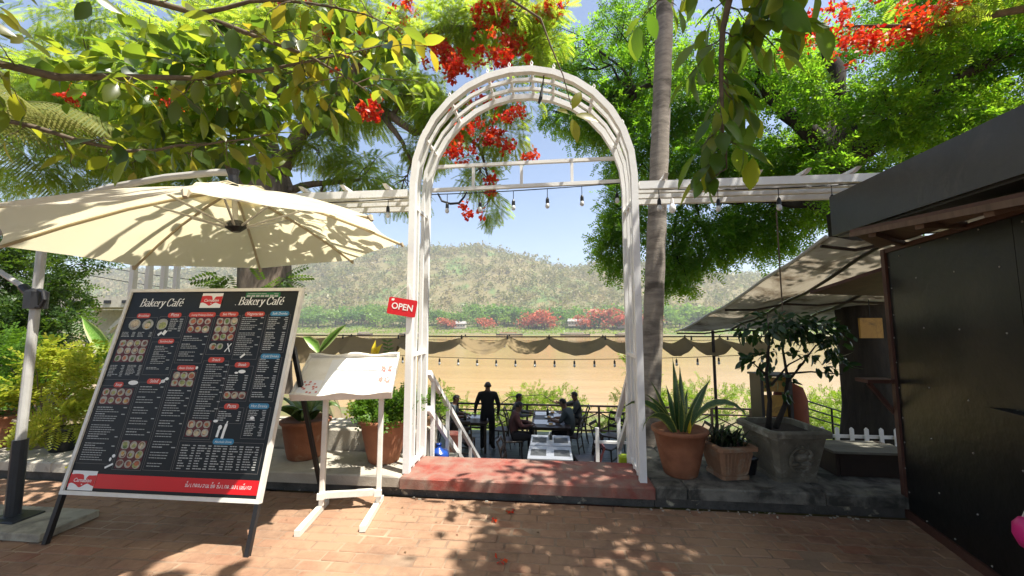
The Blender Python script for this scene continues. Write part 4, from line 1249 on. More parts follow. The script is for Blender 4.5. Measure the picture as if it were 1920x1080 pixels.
q = MB(); q.tube([(PX, PY, 0.12), (PX, PY, 2.60)], 0.031, 12); build(q, 'pole', 'alu', umb, sm=False)
q = MB(); q.tube([(PX, PY, 0.06), (PX, PY, 0.075), (PX, PY, 0.08), (PX, PY, 0.66)], [0.062, 0.062, 0.046, 0.046], 12); build(q, 'pole_sleeve', 'charcoal', umb)
armp = [(-4.95, 2.79, 2.20), (-4.62, 2.795, 2.43), (PX, PY, 2.60), (-3.72, 2.82, 2.74), (-3.2, 2.83, 2.815), (-2.75, 2.84, 2.845), (UC + UN * 0.13)]
q = MB(); q.tube(armp, 0.028, 10); build(q, 'arm', 'alu', umb)
q = MB(); q.tube([(-4.95, 2.79, 2.20), (PX - 0.03, PY, 1.84)], 0.021, 8); build(q, 'brace', 'alu', umb)
q = MB(); q.cbox((PX, PY, 1.80), (0.13, 0.12, 0.17), 0.03)
q.tube([(PX - 0.05, PY, 1.83), (PX - 0.14, PY, 1.90)], 0.035, 10); sl = build(q, 'slider', 'black', umb)
q = MB(); q.tube([(PX + 0.06, PY - 0.03, 1.87), (PX + 0.12, PY - 0.04, 1.85), (PX + 0.14, PY - 0.04, 1.79), (PX + 0.11, PY - 0.04, 1.73), (PX + 0.06, PY - 0.03, 1.73)], 0.014, 8); build(q, 'handle', 'black', sl)
q = MB(); q.cbox((PX, PY, 2.60), (0.10, 0.09, 0.10), 0.02); build(q, 'pivot', 'black', umb)
q = MB(); q.cbox((PX + 0.03, PY + 0.0, 0.067), (0.26, 0.20, 0.012), 0.004); bpl = build(q, 'base_plate', 'charcoal', umb)
sb = thing('base_slab', 'square pale stone slab holding down the umbrella pole', 'slab', (-4.3, 2.78, 0))
q = MB(); q.cbox((-4.012, 2.79, 0.034), (0.59, 0.385, 0.054), 0.006); build(q, 'slab', 'slab', sb)
q = MB(); q.cbox((-4.61, 2.79, 0.034), (0.59, 0.385, 0.054), 0.006); build(q, 'slab', 'slab', sb)
# ------------------------------------------------------------------ pots and plants along the ledge
def strap(name, material, parent, pts, wmax, side=None, cup=0.25, prof=None, nu=4, label=None):
    """one long leaf along pts with real cross curvature and its own u,v"""
    pts = [Vector(p) for p in pts]; n = len(pts) - 1
    V, F, UV = [], [], []
    for i, p in enumerate(pts):
        d = (pts[min(i + 1, n)] - pts[max(i - 1, 0)]).normalized()
        s_ = side if side is not None else d.cross(Vector((0, 0, 1)))
        s_ = Vector(s_); s_ = (s_ - d * s_.dot(d))
        if s_.length < 1e-4: s_ = Vector((1, 0, 0))
        s_.normalize(); nn = s_.cross(d).normalized()
        t = i / n
        w = wmax * (prof(t) if prof else (0.45 + 0.55 * math.sin(math.pi * min(1, t * 1.15) ** 0.9)) * (1 - t ** 4) + 0.015)
        for k in range(nu + 1):
            u = k / nu
            V.append(p + s_ * (u - 0.5) * w + nn * (cup * w * ((u - 0.5) * 2) ** 2))
            UV.append((u, t))
    for i in range(n):
        for k in range(nu):
            a = i * (nu + 1) + k
            F.append((a, a + 1, a + nu + 2, a + nu + 1))
    inv = WM[parent.name].inverted()
    me = bpy.data.meshes.new(name); me.from_pydata([tuple(inv @ v) for v in V], [], F); me.update()
    ul = me.uv_layers.new(name='UVMap')
    for poly in me.polygons:
        for li in poly.loop_indices:
            ul.data[li].uv = UV[me.loops[li].vertex_index]
    o = link(name, me, material, parent)
    smooth(o)
    if label: o['label'] = label
    return o

def curve_leaf(base, az, L, rise, droop, n=9):
    """leaf spine: leaves the base rising, then bends over"""
    b = Vector(base); d = Vector((math.cos(az), math.sin(az), 0)); pts = [b]
    ang = rise; p = b.copy(); st = L / n
    for i in range(n):
        p = p + (d * math.cos(ang) + Vector((0, 0, 1)) * math.sin(ang)) * st
        ang -= droop / n * (0.3 + 1.4 * i / n)
        pts.append(p.copy())
    return pts

def round_pot(name, label, c, r0, r1, h, material, rim=0.02, cat='pot'):
    r = thing(name, label, cat, c)
    prof = [(r0 * 0.92, 0), (r0, 0.012), (r0 + (r1 - r0) * 0.3, h * 0.25), (r0 + (r1 - r0) * 0.68, h * 0.6), (r1 * 0.985, h * 0.90), (r1 + rim * 0.6, h * 0.905), (r1 + rim, h * 0.93), (r1 + rim, h * 0.985), (r1 + rim * 0.5, h), (r1 - 0.012, h), (r1 - 0.022, h * 0.92)]
    q = MB(); q.lathe(prof, c, 32, wob=0.006); build(q, 'pot', material, r, sm=True)
    q = MB(); q.lathe([(r1 - 0.024, h * 0.90), (r1 - 0.03, h * 0.915)], c, 24); build(q, 'soil', 'soil', r)
    return r

# snake plant
p1 = round_pot('potted_snake_plant', 'tall snake plant in a round terracotta pot right of the arch', (1.225, 3.93, 0.17), 0.15, 0.235, 0.43, 'terracotta', 0.022, 'potted plant')
sb_ = (1.225, 3.93, 0.57)
for az, L, rise, droop, w, ox, oy in [(95, 0.62, 1.50, 0.1, 0.062, 0, .03), (70, 0.55, 1.42, 0.15, 0.06, .03, .02), (10, 0.50, 1.15, 0.25, 0.06, .07, 0), (150, 0.45, 1.25, 0.4, 0.055, -.04, .03), (200, 0.42, 1.15, 0.9, 0.05, -.06, 0), (185, 0.60, 1.15, 2.9, 0.062, -.07, -.03), (215, 0.52, 1.0, 3.0, 0.066, -.06, -.07), (330, 0.66, 1.25, 3.3, 0.068, .07, -.05), (40, 0.36, 1.3, 0.2, 0.05, .04, .05), (120, 0.38, 1.4, 0.2, 0.05, -.02, .06), (260, 0.34, 1.35, 0.5, 0.05, 0, -.05), (30, 0.50, 1.05, 0.5, 0.055, .07, .03), (300, 0.3, 1.3, 0.5, 0.045, .03, -.06)]:
    pts = curve_leaf((sb_[0] + ox, sb_[1] + oy, sb_[2]), rad(az), L * 1.12, rise, droop)
    strap('leaf', 'snake', p1, pts, w * 1.3, side=(Vector((-math.sin(rad(az)), math.cos(rad(az)), 0)) * 0.5 + Vector((0.25, 0, 0.8))) if rise < 1.3 else Vector((1, 0.25, 0)))
strap('leaf', 'yellowleaf', p1, curve_leaf((sb_[0] + .06, sb_[1] - .09, sb_[2]), rad(280), 0.14, 1.4, 0.3), 0.035, side=Vector((1, 0, 0)), label='short yellow leaf')

# square flared terracotta planter with low plants
def square_pot(name, label, c, w0, w1, h, material, rz=0.0, cat='potted plant', relief=True):
    r = thing(name, label, cat, c, rz)
    q = MB(); rings = []
    for s_, z in ((w0 / 2 + 0.012, 0.0), (w0 / 2 + 0.012, 0.03), (w0 / 2, 0.035), (w0 / 2 + (w1 - w0) / 2 * 0.45, h * 0.5), (w1 / 2 - 0.015, h * 0.86), (w1 / 2 + 0.02, h * 0.88), (w1 / 2 + 0.02, h * 0.97), (w1 / 2 + 0.005, h), (w1 / 2 - 0.03, h), (w1 / 2 - 0.045, h * 0.88)):
        k = s_ * 0.16
        rings.append([(-s_ + k, -s_, z), (s_ - k, -s_, z), (s_, -s_ + k, z), (s_, s_ - k, z), (s_ - k, s_, z), (-s_ + k, s_, z), (-s_, s_ - k, z), (-s_, -s_ + k, z)])
    vs = [p for g in rings for p in g]; n_ = len(rings)
    fs = [(i * 8 + k, i * 8 + (k + 1) % 8, i * 8 + 8 + (k + 1) % 8, i * 8 + 8 + k) for i in range(n_ - 1) for k in range(8)] + [tuple(range(7, -1, -1)), tuple(range((n_ - 1) * 8, n_ * 8))]
    q.add(vs, fs); build(q, 'planter', material, r, local=True)
    q = MB(); q.box((0, 0, h * 0.885), (w1 - 0.10, w1 - 0.10, 0.012)); build(q, 'soil', 'soil', r, local=True)
    if relief:
        tl = math.atan2((w1 - w0) / 2, h * 0.85)
        def face(u, v, t):
            y = -(w0 / 2 + (w1 - w0) / 2 * (v / (h * 0.86))) - t
            return (u, y, v)
        q = MB(); ring_o = arc(0, h * 0.45, w0 * 0.30, h * 0.27, 0, 360, 22)[:-1]; ring_i = arc(0, h * 0.45, w0 * 0.24, h * 0.215, 0, 360, 22)[:-1]
        vs = [face(a, b, 0.004) for a, b in ring_o] + [face(a * 0.97, h * 0.45 + (b - h * 0.45) * 0.97, 0.016) for a, b in ring_o] + [face(a, b, 0.014) for a, b in ring_i] + [face(a, b, 0.002) for a, b in ring_i]
        m_ = 22
        q.add(vs, [(k * m_ + i, k * m_ + (i + 1) % m_, (k + 1) * m_ + (i + 1) % m_, (k + 1) * m_ + i) for k in range(3) for i in range(m_)])
        build(q, 'relief_wreath', material, r, local=True, sm=True)
        q = MB()                                             # seated figure in relief
        for a, b, ra, rb, dp in ((0, 0.63, 0.03, 0.05, .022), (0, 0.49, 0.055, 0.09, .024), (-0.05, 0.36, 0.05, 0.05, .022), (0.05, 0.36, 0.05, 0.05, .022), (0, 0.30, 0.10, 0.035, .018), (-0.075, 0.50, 0.022, 0.07, .016), (0.075, 0.50, 0.022, 0.07, .016), (0, 0.71, 0.012, 0.035, .016)):
            s_ = w0 / 0.34
            n_ = 12
            ring = [(a * s_ + ra * s_ * math.cos(2 * math.pi * k / n_), b * h + rb * h * math.sin(2 * math.pi * k / n_)) for k in range(n_)]
            inn = [(a * s_ + ra * 0.6 * s_ * math.cos(2 * math.pi * k / n_), b * h + rb * 0.6 * h * math.sin(2 * math.pi * k / n_)) for k in range(n_)]
            q.add([face(x, y, 0.0) for x, y in ring] + [face(x, y, dp) for x, y in inn], [(i, (i + 1) % n_, n_ + (i + 1) % n_, n_ + i) for i in range(n_)] + [tuple(range(n_, 2 * n_))])
        build(q, 'relief_figure', material, r, local=True, sm=True)
    return r
p2 = square_pot('planter', 'weathered square terracotta planter between snake plant and stone planter', (1.66, 3.96, 0.17), 0.25, 0.36, 0.30, 'terracotta2', rad(12), relief=False)
q = MB()
for k in range(9):
    x = -0.11 + 0.0275 * k
    q.beam((x, -0.128 - 0.002, 0.05), (x * 1.25, -0.128 - 0.044, 0.245), 0.012, 0.008)
build(q, 'ribbing', 'terracotta2', p2, local=True)['kind'] = 'stuff'
M['lf_blade'] = leaf_mat('dark_blades', [(0.01, 0.022, 0.012), (0.03, 0.05, 0.02), (0.06, 0.03, 0.035)], [(0.03, 0.06, 0.02), (0.07, 0.1, 0.03)], 0.3)
def blades(parent, c, n, L, spread, material, w=0.012, name='leaf_blades', seed=1):
    rr = random.Random(seed); q = MB()
    for i in range(n):
        az = rr.uniform(0, 2 * math.pi); l_ = L * rr.uniform(.6, 1.1)
        b = Vector(c) + Vector((rr.uniform(-spread, spread), rr.uniform(-spread, spread), 0))
        pts = curve_leaf(b, az, l_, rr.uniform(0.7, 1.4), rr.uniform(0.8, 2.6), 6)
        s_ = Vector((-math.sin(az), math.cos(az), 0))
        vs = []
        for k, p in enumerate(pts):
            ww = w * (1 - (k / 6) ** 3) * rr.uniform(.8, 1.2) + 0.001
            vs += [p - s_ * ww, p + s_ * ww]
        q.add(vs, [(2 * k, 2 * k + 1, 2 * k + 3, 2 * k + 2) for k in range(6)])
    o = build(q, name, material, parent); o['kind'] = 'stuff'
    return o
blades(p2, (1.66, 3.96, 0.44), 130, 0.24, 0.12, 'lf_blade', 0.009, seed=4)
for k, (az, L) in enumerate(((200, .22), (330, .24), (80, .22), (20, .26), (250, .18))):
    strap('leaf', 'aglao', p2, curve_leaf((1.66 + .03 * math.cos(k), 3.96, 0.44), rad(az), L, 1.2, 1.1, 7), 0.05)
# black plastic pot tucked behind
r = round_pot('small_pot', 'small black plastic pot tucked beside the stone planter', (1.87, 4.02, 0.17), 0.07, 0.09, 0.15, 'black', 0.006)

# carved stone planter with a ficus
p3 = square_pot('stone_planter', 'large carved grey stone planter with a small leafy tree', (2.20, 4.02, 0.17), 0.37, 0.54, 0.46, 'stone', rad(6))
stems = [[(2.08, 4.02, 0.58), (2.10, 4.0, 0.85), (2.07, 3.98, 1.1), (2.13, 4.0, 1.45), (2.15, 4.05, 1.7)], [(2.16, 4.05, 0.58), (2.28, 4.08, 0.8), (2.33, 4.1, 1.05), (2.30, 4.1, 1.35), (2.38, 4.12, 1.68)], [(2.30, 4.1, 0.98), (2.45, 4.06, 1.2), (2.58, 4.05, 1.38), (2.80, 4.05, 1.45)], [(2.12, 4.0, 1.0), (2.28, 3.98, 1.2), (2.45, 3.96, 1.3)], [(2.33, 4.1, 1.1), (2.55, 4.1, 1.12), (2.82, 4.08, 1.10)], [(2.07, 3.98, 1.1), (1.98, 3.96, 1.18), (1.94, 3.95, 1.22)]]
for i, s_ in enumerate(stems):
    q = MB(); q.tube(s_, taper(0.028 if i < 2 else 0.012, 0.005, len(s_) - 1), 8); build(q, 'stem', 'bark_dk', p3, sm=True)
foliage(t_leaf(0.45, 0.12, 0.2), [((2.20, 4.02, 1.58), (0.36, 0.26, 0.15), 222), ((2.50, 4.05, 1.54), (0.32, 0.22, 0.16), 167), ((2.74, 4.05, 1.40), (0.24, 0.18, 0.17), 87), ((2.20, 4.0, 1.30), (0.34, 0.2, 0.14), 41), ((2.50, 3.98, 1.26), (0.26, 0.16, 0.14), 41), ((2.78, 4.07, 1.14), (0.16, 0.12, 0.14), 27), ((1.97, 3.96, 1.24), (0.12, 0.1, 0.1), 18), ((2.30, 4.05, 1.02), (0.2, 0.15, 0.12), 27)],
        0.088, 'crown', 'lf_ficus', p3, droop=0.5, flat_=0.5, sub=0.12)

# left of the arch: terracotta pot of green shrub, shaded pot, troughs on a low wall
p4 = round_pot('potted_shrub', 'large ribbed terracotta pot of fresh green shrub left of the arch', (-1.735, 4.00, 0.17), 0.155, 0.245, 0.44, 'terracotta', 0.02, 'potted plant')
foliage(t_sprig(4, 0.34, 0.2), [((-1.74, 4.0, 0.70), (0.27, 0.25, 0.13), 420), ((-1.92, 4.02, 0.74), (0.16, 0.2, 0.12), 130), ((-1.52, 4.0, 0.74), (0.15, 0.2, 0.13), 160)], 0.11, 'foliage', 'lf_green', p4, droop=0.0, sub=0.06)
p5 = round_pot('potted_plant', 'dark round terracotta pot with drooping broad leaves behind the menu board', (-2.63, 4.03, 0.17), 0.17, 0.235, 0.40, 'terracotta', 0.02, 'potted plant')
for k in range(16):
    az = rad(k * 137.5); L = R.uniform(0.28, 0.5)
    strap('leaf', 'aglao', p5, curve_leaf((-2.63 + .05 * math.cos(az), 4.03 + .05 * math.sin(az), 0.56), az, L, R.uniform(1.0, 1.45), R.uniform(1.8, 3.2), 8), R.uniform(0.11, 0.15), side=Vector((-math.sin(az), math.cos(az), 0.35)))
lw = tag(build(MB().cbox((-2.95, 4.56, 0.11), (3.1, 0.5, 0.56), 0.02), 'low_wall', 'concrete_lt'), 'low pale concrete wall behind the pots left of the arch', 'wall')
def trough(label, x, y, z, w, d, h, material):
    r = thing('trough_planter', label, 'planter', (x, y, z))
    q = MB(); q.cbox((x, y, z + h / 2), (w, d, h), 0.012); build(q, 'trough', material, r)
    q = MB(); q.cbox((x, y, z + h - 0.012), (w + 0.03, d + 0.03, 0.03), 0.008); build(q, 'rim', material, r)
    return r
t1 = trough('small terracotta trough of bright leaves on the low wall behind the menu stand', -2.08, 4.60, 0.39, 0.42, 0.2, 0.11, 'terracotta2')
foliage(t_sprig(4, 0.4, 0.2), [((-2.08, 4.6, 0.60), (0.25, 0.13, 0.13), 150)], 0.13, 'foliage', 'lf_lime', t1, droop=-0.2, sub=0.1)
t2_ = trough('terracotta trough of dark shrub on the low wall beside the arch', -1.55, 4.62, 0.39, 0.34, 0.2, 0.11, 'terracotta2')
foliage(t_sprig(4, 0.36, 0.18), [((-1.60, 4.62, 0.66), (0.26, 0.15, 0.17), 230)], 0.13, 'foliage', 'lf_green', t2_, droop=-0.2, sub=0.08)
yp = thing('yellow_leaf_plant', 'plant with upright yellow leaves showing above the menu tray', 'plant', (-2.190, 4.66, 0.39))
q = MB(); q.tube([(-2.190, 4.66, 0.39), (-2.200, 4.66, 0.8), (-2.190, 4.66, 1.17)], [0.012, 0.01, 0.007], 6); build(q, 'stem', 'stem_green', yp)
for az, L, rise in ((100, 0.24, 1.45), (20, 0.22, 1.2), (190, 0.17, 0.6), (300, 0.17, 0.7)):
    strap('leaf', 'yellowleaf', yp, curve_leaf((-2.190, 4.66, 1.15), rad(az), L, rise, 0.5, 7), 0.075, side=Vector((1, 0, 0.2)) if rise > 1 else None)
zp = thing('dark_frond_plant', 'dark feathery frond beside the yellow leaves', 'plant', (-1.840, 4.66, 0.39))
q = MB(); q.tube([(-1.920, 4.66, 0.39), (-1.950, 4.66, 0.9), (-2.020, 4.66, 1.36)], [0.01, 0.008, 0.005], 6); build(q, 'stem', 'stem_green', zp)
for k in range(9):
    for s_ in (-1, 1):
        b = Vector((-1.950, 4.66, 0.98)).lerp(Vector((-2.020, 4.66, 1.36)), k / 8)
        strap('leaf', 'aglao', zp, [b, b + Vector((0.04 * s_, -0.01, 0.02)), b + Vector((0.075 * s_, -0.01, 0.03))], 0.032, side=Vector((0, 0, 1)))
bf = thing('broad_frond', 'single broad light green fern frond behind the menu board', 'plant', (-3.250, 4.7, 0.39))
q = MB(); q.tube([(-3.100, 4.7, 0.39), (-3.040, 4.7, 0.9), (-2.920, 4.7, 1.25), (-2.660, 4.7, 1.53)], [0.014, 0.012, 0.009, 0.004], 6); build(q, 'stem', 'stem_green', bf)
strap('leaf', 'dracaena', bf, [(-2.920, 4.7, 1.25), (-2.850, 4.7, 1.34), (-2.760, 4.7, 1.44), (-2.660, 4.7, 1.53), (-2.580, 4.7, 1.58)], 0.10, side=Vector((0.5, 0.4, -1)))
strap('leaf', 'dracaena', bf, [(-2.940, 4.7, 1.23), (-3.000, 4.7, 1.32), (-3.090, 4.7, 1.39), (-3.170, 4.7, 1.42)], 0.13, side=Vector((0.4, 0.4, 1)))

# far left: pots with lime shrubs, striped leaf, dark tree
p6 = round_pot('potted_shrub', 'orange terracotta pot at the far left behind the umbrella pole', (-6.46, 4.03, 0.17), 0.22, 0.28, 0.36, 'terracotta', 0.02, 'potted plant')
foliage(t_sprig(4, 0.34, 0.2), [((-6.5, 4.05, 0.72), (0.34, 0.3, 0.22), 260)], 0.15, 'foliage', 'lf_green', p6, droop=-0.1, sub=0.06)
p7 = round_pot('potted_shrub', 'pale woven pot with a lime yellow shrub left of the menu board', (-5.93, 4.06, 0.17), 0.15, 0.205, 0.34, 'pale_pot', 0.015, 'potted plant')
q = MB()
for k in range(12):
    a = k * 2.4
    q.tube(bez((-5.93, 4.06, 0.48), (-5.88 + 0.34 * math.cos(a), 4.15 + 0.28 * math.sin(a), 1.0 + 0.2 * math.sin(k)), 0, 4), taper(0.010, 0.003, 4), 5)
build(q, 'stems', 'twig', p7)['kind'] = 'stuff'
foliage(t_sprig(4, 0.36, 0.2), [((-6.0, 4.15, 0.98), (0.40, 0.34, 0.26), 300), ((-5.55, 4.2, 0.92), (0.28, 0.26, 0.24), 170), ((-5.95, 4.15, 1.25), (0.28, 0.24, 0.10), 90), ((-5.6, 4.2, 1.16), (0.2, 0.2, 0.10), 50), ((-6.25, 4.1, 0.75), (0.2, 0.2, 0.15), 70)], 0.16, 'foliage', 'lf_lime', p7, droop=-0.15, flat_=0.75, sub=0.07)
p8 = round_pot('potted_shrub', 'black plastic pot with ferny green leaves left of the menu board', (-5.47, 3.97, 0.17), 0.12, 0.155, 0.25, 'black', 0.012, 'potted plant')
foliage(t_frond(9, 0.09), [((-5.50, 3.97, 0.50), (0.22, 0.2, 0.10), 110)], 0.22, 'foliage', 'lf_lime', p8, droop=0.1, sub=0.1)
dp = thing('striped_leaf_plant', 'tall plant with long green and cream striped leaves by the menu board', 'plant', (-5.42, 4.4, 0.17))
q = MB(); q.tube([(-5.42, 4.42, 0.1), (-5.46, 4.42, 0.6), (-5.52, 4.41, 1.1)], [0.025, 0.022, 0.015], 8); build(q, 'stem', 'stem_green', dp)
for pts, w in (([(-5.52, 4.41, 1.08), (-5.60, 4.40, 1.26), (-5.75, 4.39, 1.45), (-5.88, 4.38, 1.58), (-5.99, 4.38, 1.69)], 0.17), ([(-5.50, 4.41, 1.02), (-5.60, 4.38, 1.20), (-5.68, 4.34, 1.16), (-5.74, 4.32, 0.98), (-5.79, 4.31, 0.72)], 0.14), ([(-5.52, 4.42, 1.08), (-5.50, 4.42, 1.3), (-5.44, 4.42, 1.5), (-5.38, 4.42, 1.66)], 0.13), ([(-5.5, 4.42, 1.0), (-5.38, 4.40, 1.2), (-5.22, 4.38, 1.22), (-5.08, 4.36, 1.05), (-5.02, 4.36, 0.85)], 0.12), ([(-5.48, 4.42, 0.8), (-5.40, 4.36, 1.0), (-5.30, 4.28, 1.0), (-5.22, 4.24, 0.8)], 0.11)):
    P = [Vector(a_) for a_ in pts]; Q = []
    for a_, b_ in zip(P, P[1:]): Q += [a_, a_.lerp(b_, 0.5)]
    Q.append(P[-1]); strap('leaf', 'dracaena', dp, Q, w, side=Vector((0.8, 0.35, 0.6)))
sw = thing('weed', 'small yellow green weed growing at the foot of the ledge', 'weed', (-4.75, 3.56, 0))
foliage(t_sprig(4, 0.4, 0.2), [((-4.75, 3.55, 0.06), (0.05, 0.03, 0.045), 14)], 0.09, 'foliage', 'lf_lime', sw, droop=-0.5)

def bush_tree(name, label, cat, base, trunk, clumps, leafT, size, material, sub=0.04, droop=0.2, bark='bark_dk', r0=0.09, flat_=0.55):
    r = thing(name, label, cat, base)
    q = MB(); n_ = len(trunk) - 1
    q.tube(trunk, taper(r0, r0 * 0.45, n_), 8)
    build(q, 'trunk', bark, r, sm=True)
    q = MB()
    for c, rr_, n in clumps:
        a = Vector(trunk[-1]) if R.random() < 0.6 else Vector(trunk[max(0, n_ - 1)])
        pts = bez(a, c, 0.1 * (Vector(c) - a).length, 5, 0.12); q.tube(pts, taper(r0 * 0.42, 0.008, 5), 6)
        for k in range(4):
            d = Vector((R.uniform(-1, 1) * rr_[0], R.uniform(-1, 1) * rr_[1], R.uniform(-1, 1) * rr_[2])) * 0.85
            q.tube(bez(pts[R.choice((3, 4, 5))], Vector(c) + d, 0, 3, 0.15), taper(r0 * 0.14, 0.004, 3), 5)
    build(q, 'branches', bark, r, sm=True)['kind'] = 'stuff'
    foliage(leafT, clumps, size, 'crown', material, r, droop=droop, sub=sub, flat_=flat_)
    return r
bush_tree('leafy_tree', 'dark leafy tree at the far left behind the umbrella pole', 'tree', (-10.35, 6.6, -0.02), [(-10.35, 6.6, -0.1), (-10.30, 6.6, 0.8), (-10.35, 6.6, 1.6)],
          [((-10.65, 6.5, 2.5), (0.9, 0.8, 0.7), 900), ((-9.85, 6.6, 2.2), (0.7, 0.7, 0.6), 600), ((-10.25, 6.4, 1.3), (0.9, 0.7, 0.6), 700), ((-10.95, 6.3, 0.7), (0.9, 0.7, 0.6), 600), ((-9.45, 6.7, 1.6), (0.6, 0.6, 0.5), 330), ((-9.25, 6.6, 2.75), (0.7, 0.5, 0.2), 90), ((-9.75, 6.0, 0.7), (0.7, 0.5, 0.5), 420), ((-11.05, 6.5, 3.1), (0.7, 0.7, 0.5), 400)],
          t_sprig(5, 0.3, 0.15), 0.24, 'lf_dark', sub=0.03)
bush_tree('leafy_bush', 'sunlit bush behind the lime shrub at the left', 'bush', (-8.10, 5.4, -0.02), [(-8.10, 5.4, -0.1), (-8.10, 5.4, 0.3), (-8.10, 5.4, 0.6)],
          [((-8.40, 5.3, 0.9), (0.6, 0.5, 0.5), 420), ((-7.90, 5.5, 0.7), (0.6, 0.5, 0.4), 330), ((-8.90, 5.2, 1.1), (0.5, 0.5, 0.5), 330)],
          t_sprig(5, 0.3, 0.16), 0.2, 'lf_green', sub=0.04, r0=0.03)

# ------------------------------------------------------------------ building and cables far left
fbld = thing('riverside_building', 'pale flat roofed concrete building by the river at the left', 'building', (-32, 26, -3))
q = MB(); q.box((-32.2, 26, 3.05), (7.5, 4, 0.75)); build(q, 'roof_slab', 'concrete_lt', fbld)
for x in (-35.5, -32.4, -29.2):
    q = MB(); q.box((x, 24.5, 0.2), (0.5, 0.5, 4.95)); build(q, 'column', 'concrete_lt', fbld)
q = MB(); q.beam((-29.4, 24.5, 2.6), (-31.2, 24.5, 0.9), 0.25, 0.25); build(q, 'brace', 'concrete_lt', fbld)
q = MB(); q.box((-32.2, 27.4, 0.0), (7.2, 0.3, 5.2)); build(q, 'back_wall', 'concrete_lt', fbld)
for k in range(5):
    q = MB(); q.box((-35 + 1.4 * k, 23.97, 3.05), (0.5, 0.1, 0.22)); build(q, 'vent_opening', 'black', fbld)
for i, (za, zb) in enumerate(((4.6, 3.2), (4.15, 2.7))):
    q = MB(); q.tube(bez((-22, 14, za), (-12, 16, zb), -0.25, 10, 0.0), 0.016, 5)
    tag(build(q, 'power_cable', 'wire'), ('upper' if i == 0 else 'lower') + ' black power cable crossing the sky at the far left', 'cable')

# ------------------------------------------------------------------ stairs, rails and timber deck below
DZ = -1.65
stairs = thing('stairs', 'red brown steps going down from the arch to the deck', 'stairs', (-0.27, 5.3, DZ))
for k in range(8):
    z = 0.17 - 0.2275 * (k + 0.6)
    q = MB(); q.box((-0.27, 4.19 + 0.27 * k + 0.15, z - 0.02), (2.05, 0.29, 0.04)); build(q, 'tread', 'maroon', stairs)
    q = MB(); q.box((-0.27, 4.19 + 0.27 * k + 0.015, z - 0.13), (2.0, 0.025, 0.18)); build(q, 'riser', 'maroon', stairs)
for X in (-1.31, 0.77):
    q = MB(); q.beam((X, 4.25, -0.08), (X, 6.42, -1.60), 0.05, 0.26); build(q, 'stringer', 'maroon', stairs)
def stair_rail(label, X, y1, n, dx=0.0):
    r = thing('handrail', label, 'handrail', (X, 4.3, 0))
    s_ = -0.80
    def pt(y, z): return (X + dx * (y - 4.22), y, z + s_ * (y - 4.22))
    q = MB(); q.beam(pt(4.22, 1.05), pt(y1, 1.05), 0.05, 0.05); build(q, 'top_rail', 'white', r)
    q = MB(); q.beam(pt(4.22, 0.66), pt(y1 - 0.1, 0.66), 0.045, 0.06); build(q, 'lower_rail', 'white', r)
    for k in range(n):
        y = 4.35 + (y1 - 4.45) * k / (n - 1)
        a, b = pt(y, 1.03), pt(y, 0.10)
        if k > 0:
            b = pt(y, 0.12)
        q = MB(); q.beam(a, b, 0.04, 0.04, (0, 1, 0)); build(q, 'baluster', 'white', r)
    return r
stair_rail('white wooden handrail sloping down left of the steps', -1.34, 6.35, 5, 0.10)
stair_rail('white wooden handrail sloping down right of the steps', 0.83, 5.05, 2, 0.0)
q = MB(); q.cbox((-1.43, 5.72, -0.83), (0.2, 0.2, 1.64), 0.015)
tag(build(q, 'red_post', 'redstep'), 'square red painted post below the left handrail', 'post')
def small_fence(label, x0, x1, y, z0, h, npost, mname='white', picket=False, cat='fence'):
    r = thing('white_fence', label, cat, ((x0 + x1) / 2, y, z0))
    for k in range(npost):
        x = x0 + (x1 - x0) * k / (npost - 1)
        q = MB()
        if picket:
            q.prism([(x - 0.02, z0), (x + 0.02, z0), (x + 0.02, z0 + h - 0.02), (x, z0 + h), (x - 0.02, z0 + h - 0.02)], 0.016, lambda u, v, w: (u, y - w, v))
        else:
            q.box((x, y, z0 + h / 2), (0.05, 0.045, h))
        build(q, 'picket' if picket else 'post', mname, r)
    for t in (0.25, 0.72):
        q = MB(); q.box(((x0 + x1) / 2, y + 0.022, z0 + h * t), (x1 - x0 + 0.08, 0.025, 0.035)); build(q, 'rail', mname, r)
    return r
small_fence('low white wooden fence at the foot of the steps on the right', 0.66, 1.55, 5.75, -0.62, 0.72, 3)
small_fence('white picket fence behind the grey plank crate beside the kiosk', 2.55, 4.3, 5.0, -0.02, 0.40, 12, picket=True)
wj = thing('water_jug', 'blue plastic water jug beside the left handrail', 'jug', (-1.33, 4.62, -0.02))
M['bluepl'] = flat('blue_plastic', (0.015, 0.06, 0.30), 0.25, 0.5); M['pinkpl'] = flat('pink_plastic', (0.75, 0.03, 0.22), 0.35, 0.5)
q = MB(); q.lathe([(0.11, 0), (0.125, 0.02), (0.125, 0.07), (0.11, 0.10), (0.04, 0.135), (0.03, 0.15), (0.03, 0.17), (0.034, 0.172), (0.034, 0.19)], (-1.33, 4.62, -0.02), 20); build(q, 'body', 'bluepl', wj, sm=True)
pc = thing('pink_cup', 'small pink topped tub beside the blue water jug', 'tub', (-1.53, 4.62, -0.02))
q = MB(); q.lathe([(0.045, 0), (0.05, 0.06)], (-1.51, 4.60, -0.02), 16); build(q, 'tub', 'bluepl', pc, sm=True)
q = MB(); q.lathe([(0.054, 0.061), (0.056, 0.09), (0.05, 0.10)], (-1.51, 4.60, -0.02), 16); build(q, 'lid', 'pinkpl', pc, sm=True)
q = MB(); q.cbox((-1.7, 4.62, -0.17), (1.1, 0.6, 0.28), 0.01)
tag(build(q, 'stair_landing', 'concrete_lt'), 'pale concrete landing under the blue jug', 'landing')
gb = MB(); gb.cbox((0.80, 4.45, 0.06), (0.12, 0.10, 0.2), 0.015)
M['limepl'] = flat('lime_plastic', (0.40, 0.50, 0.03), 0.5)
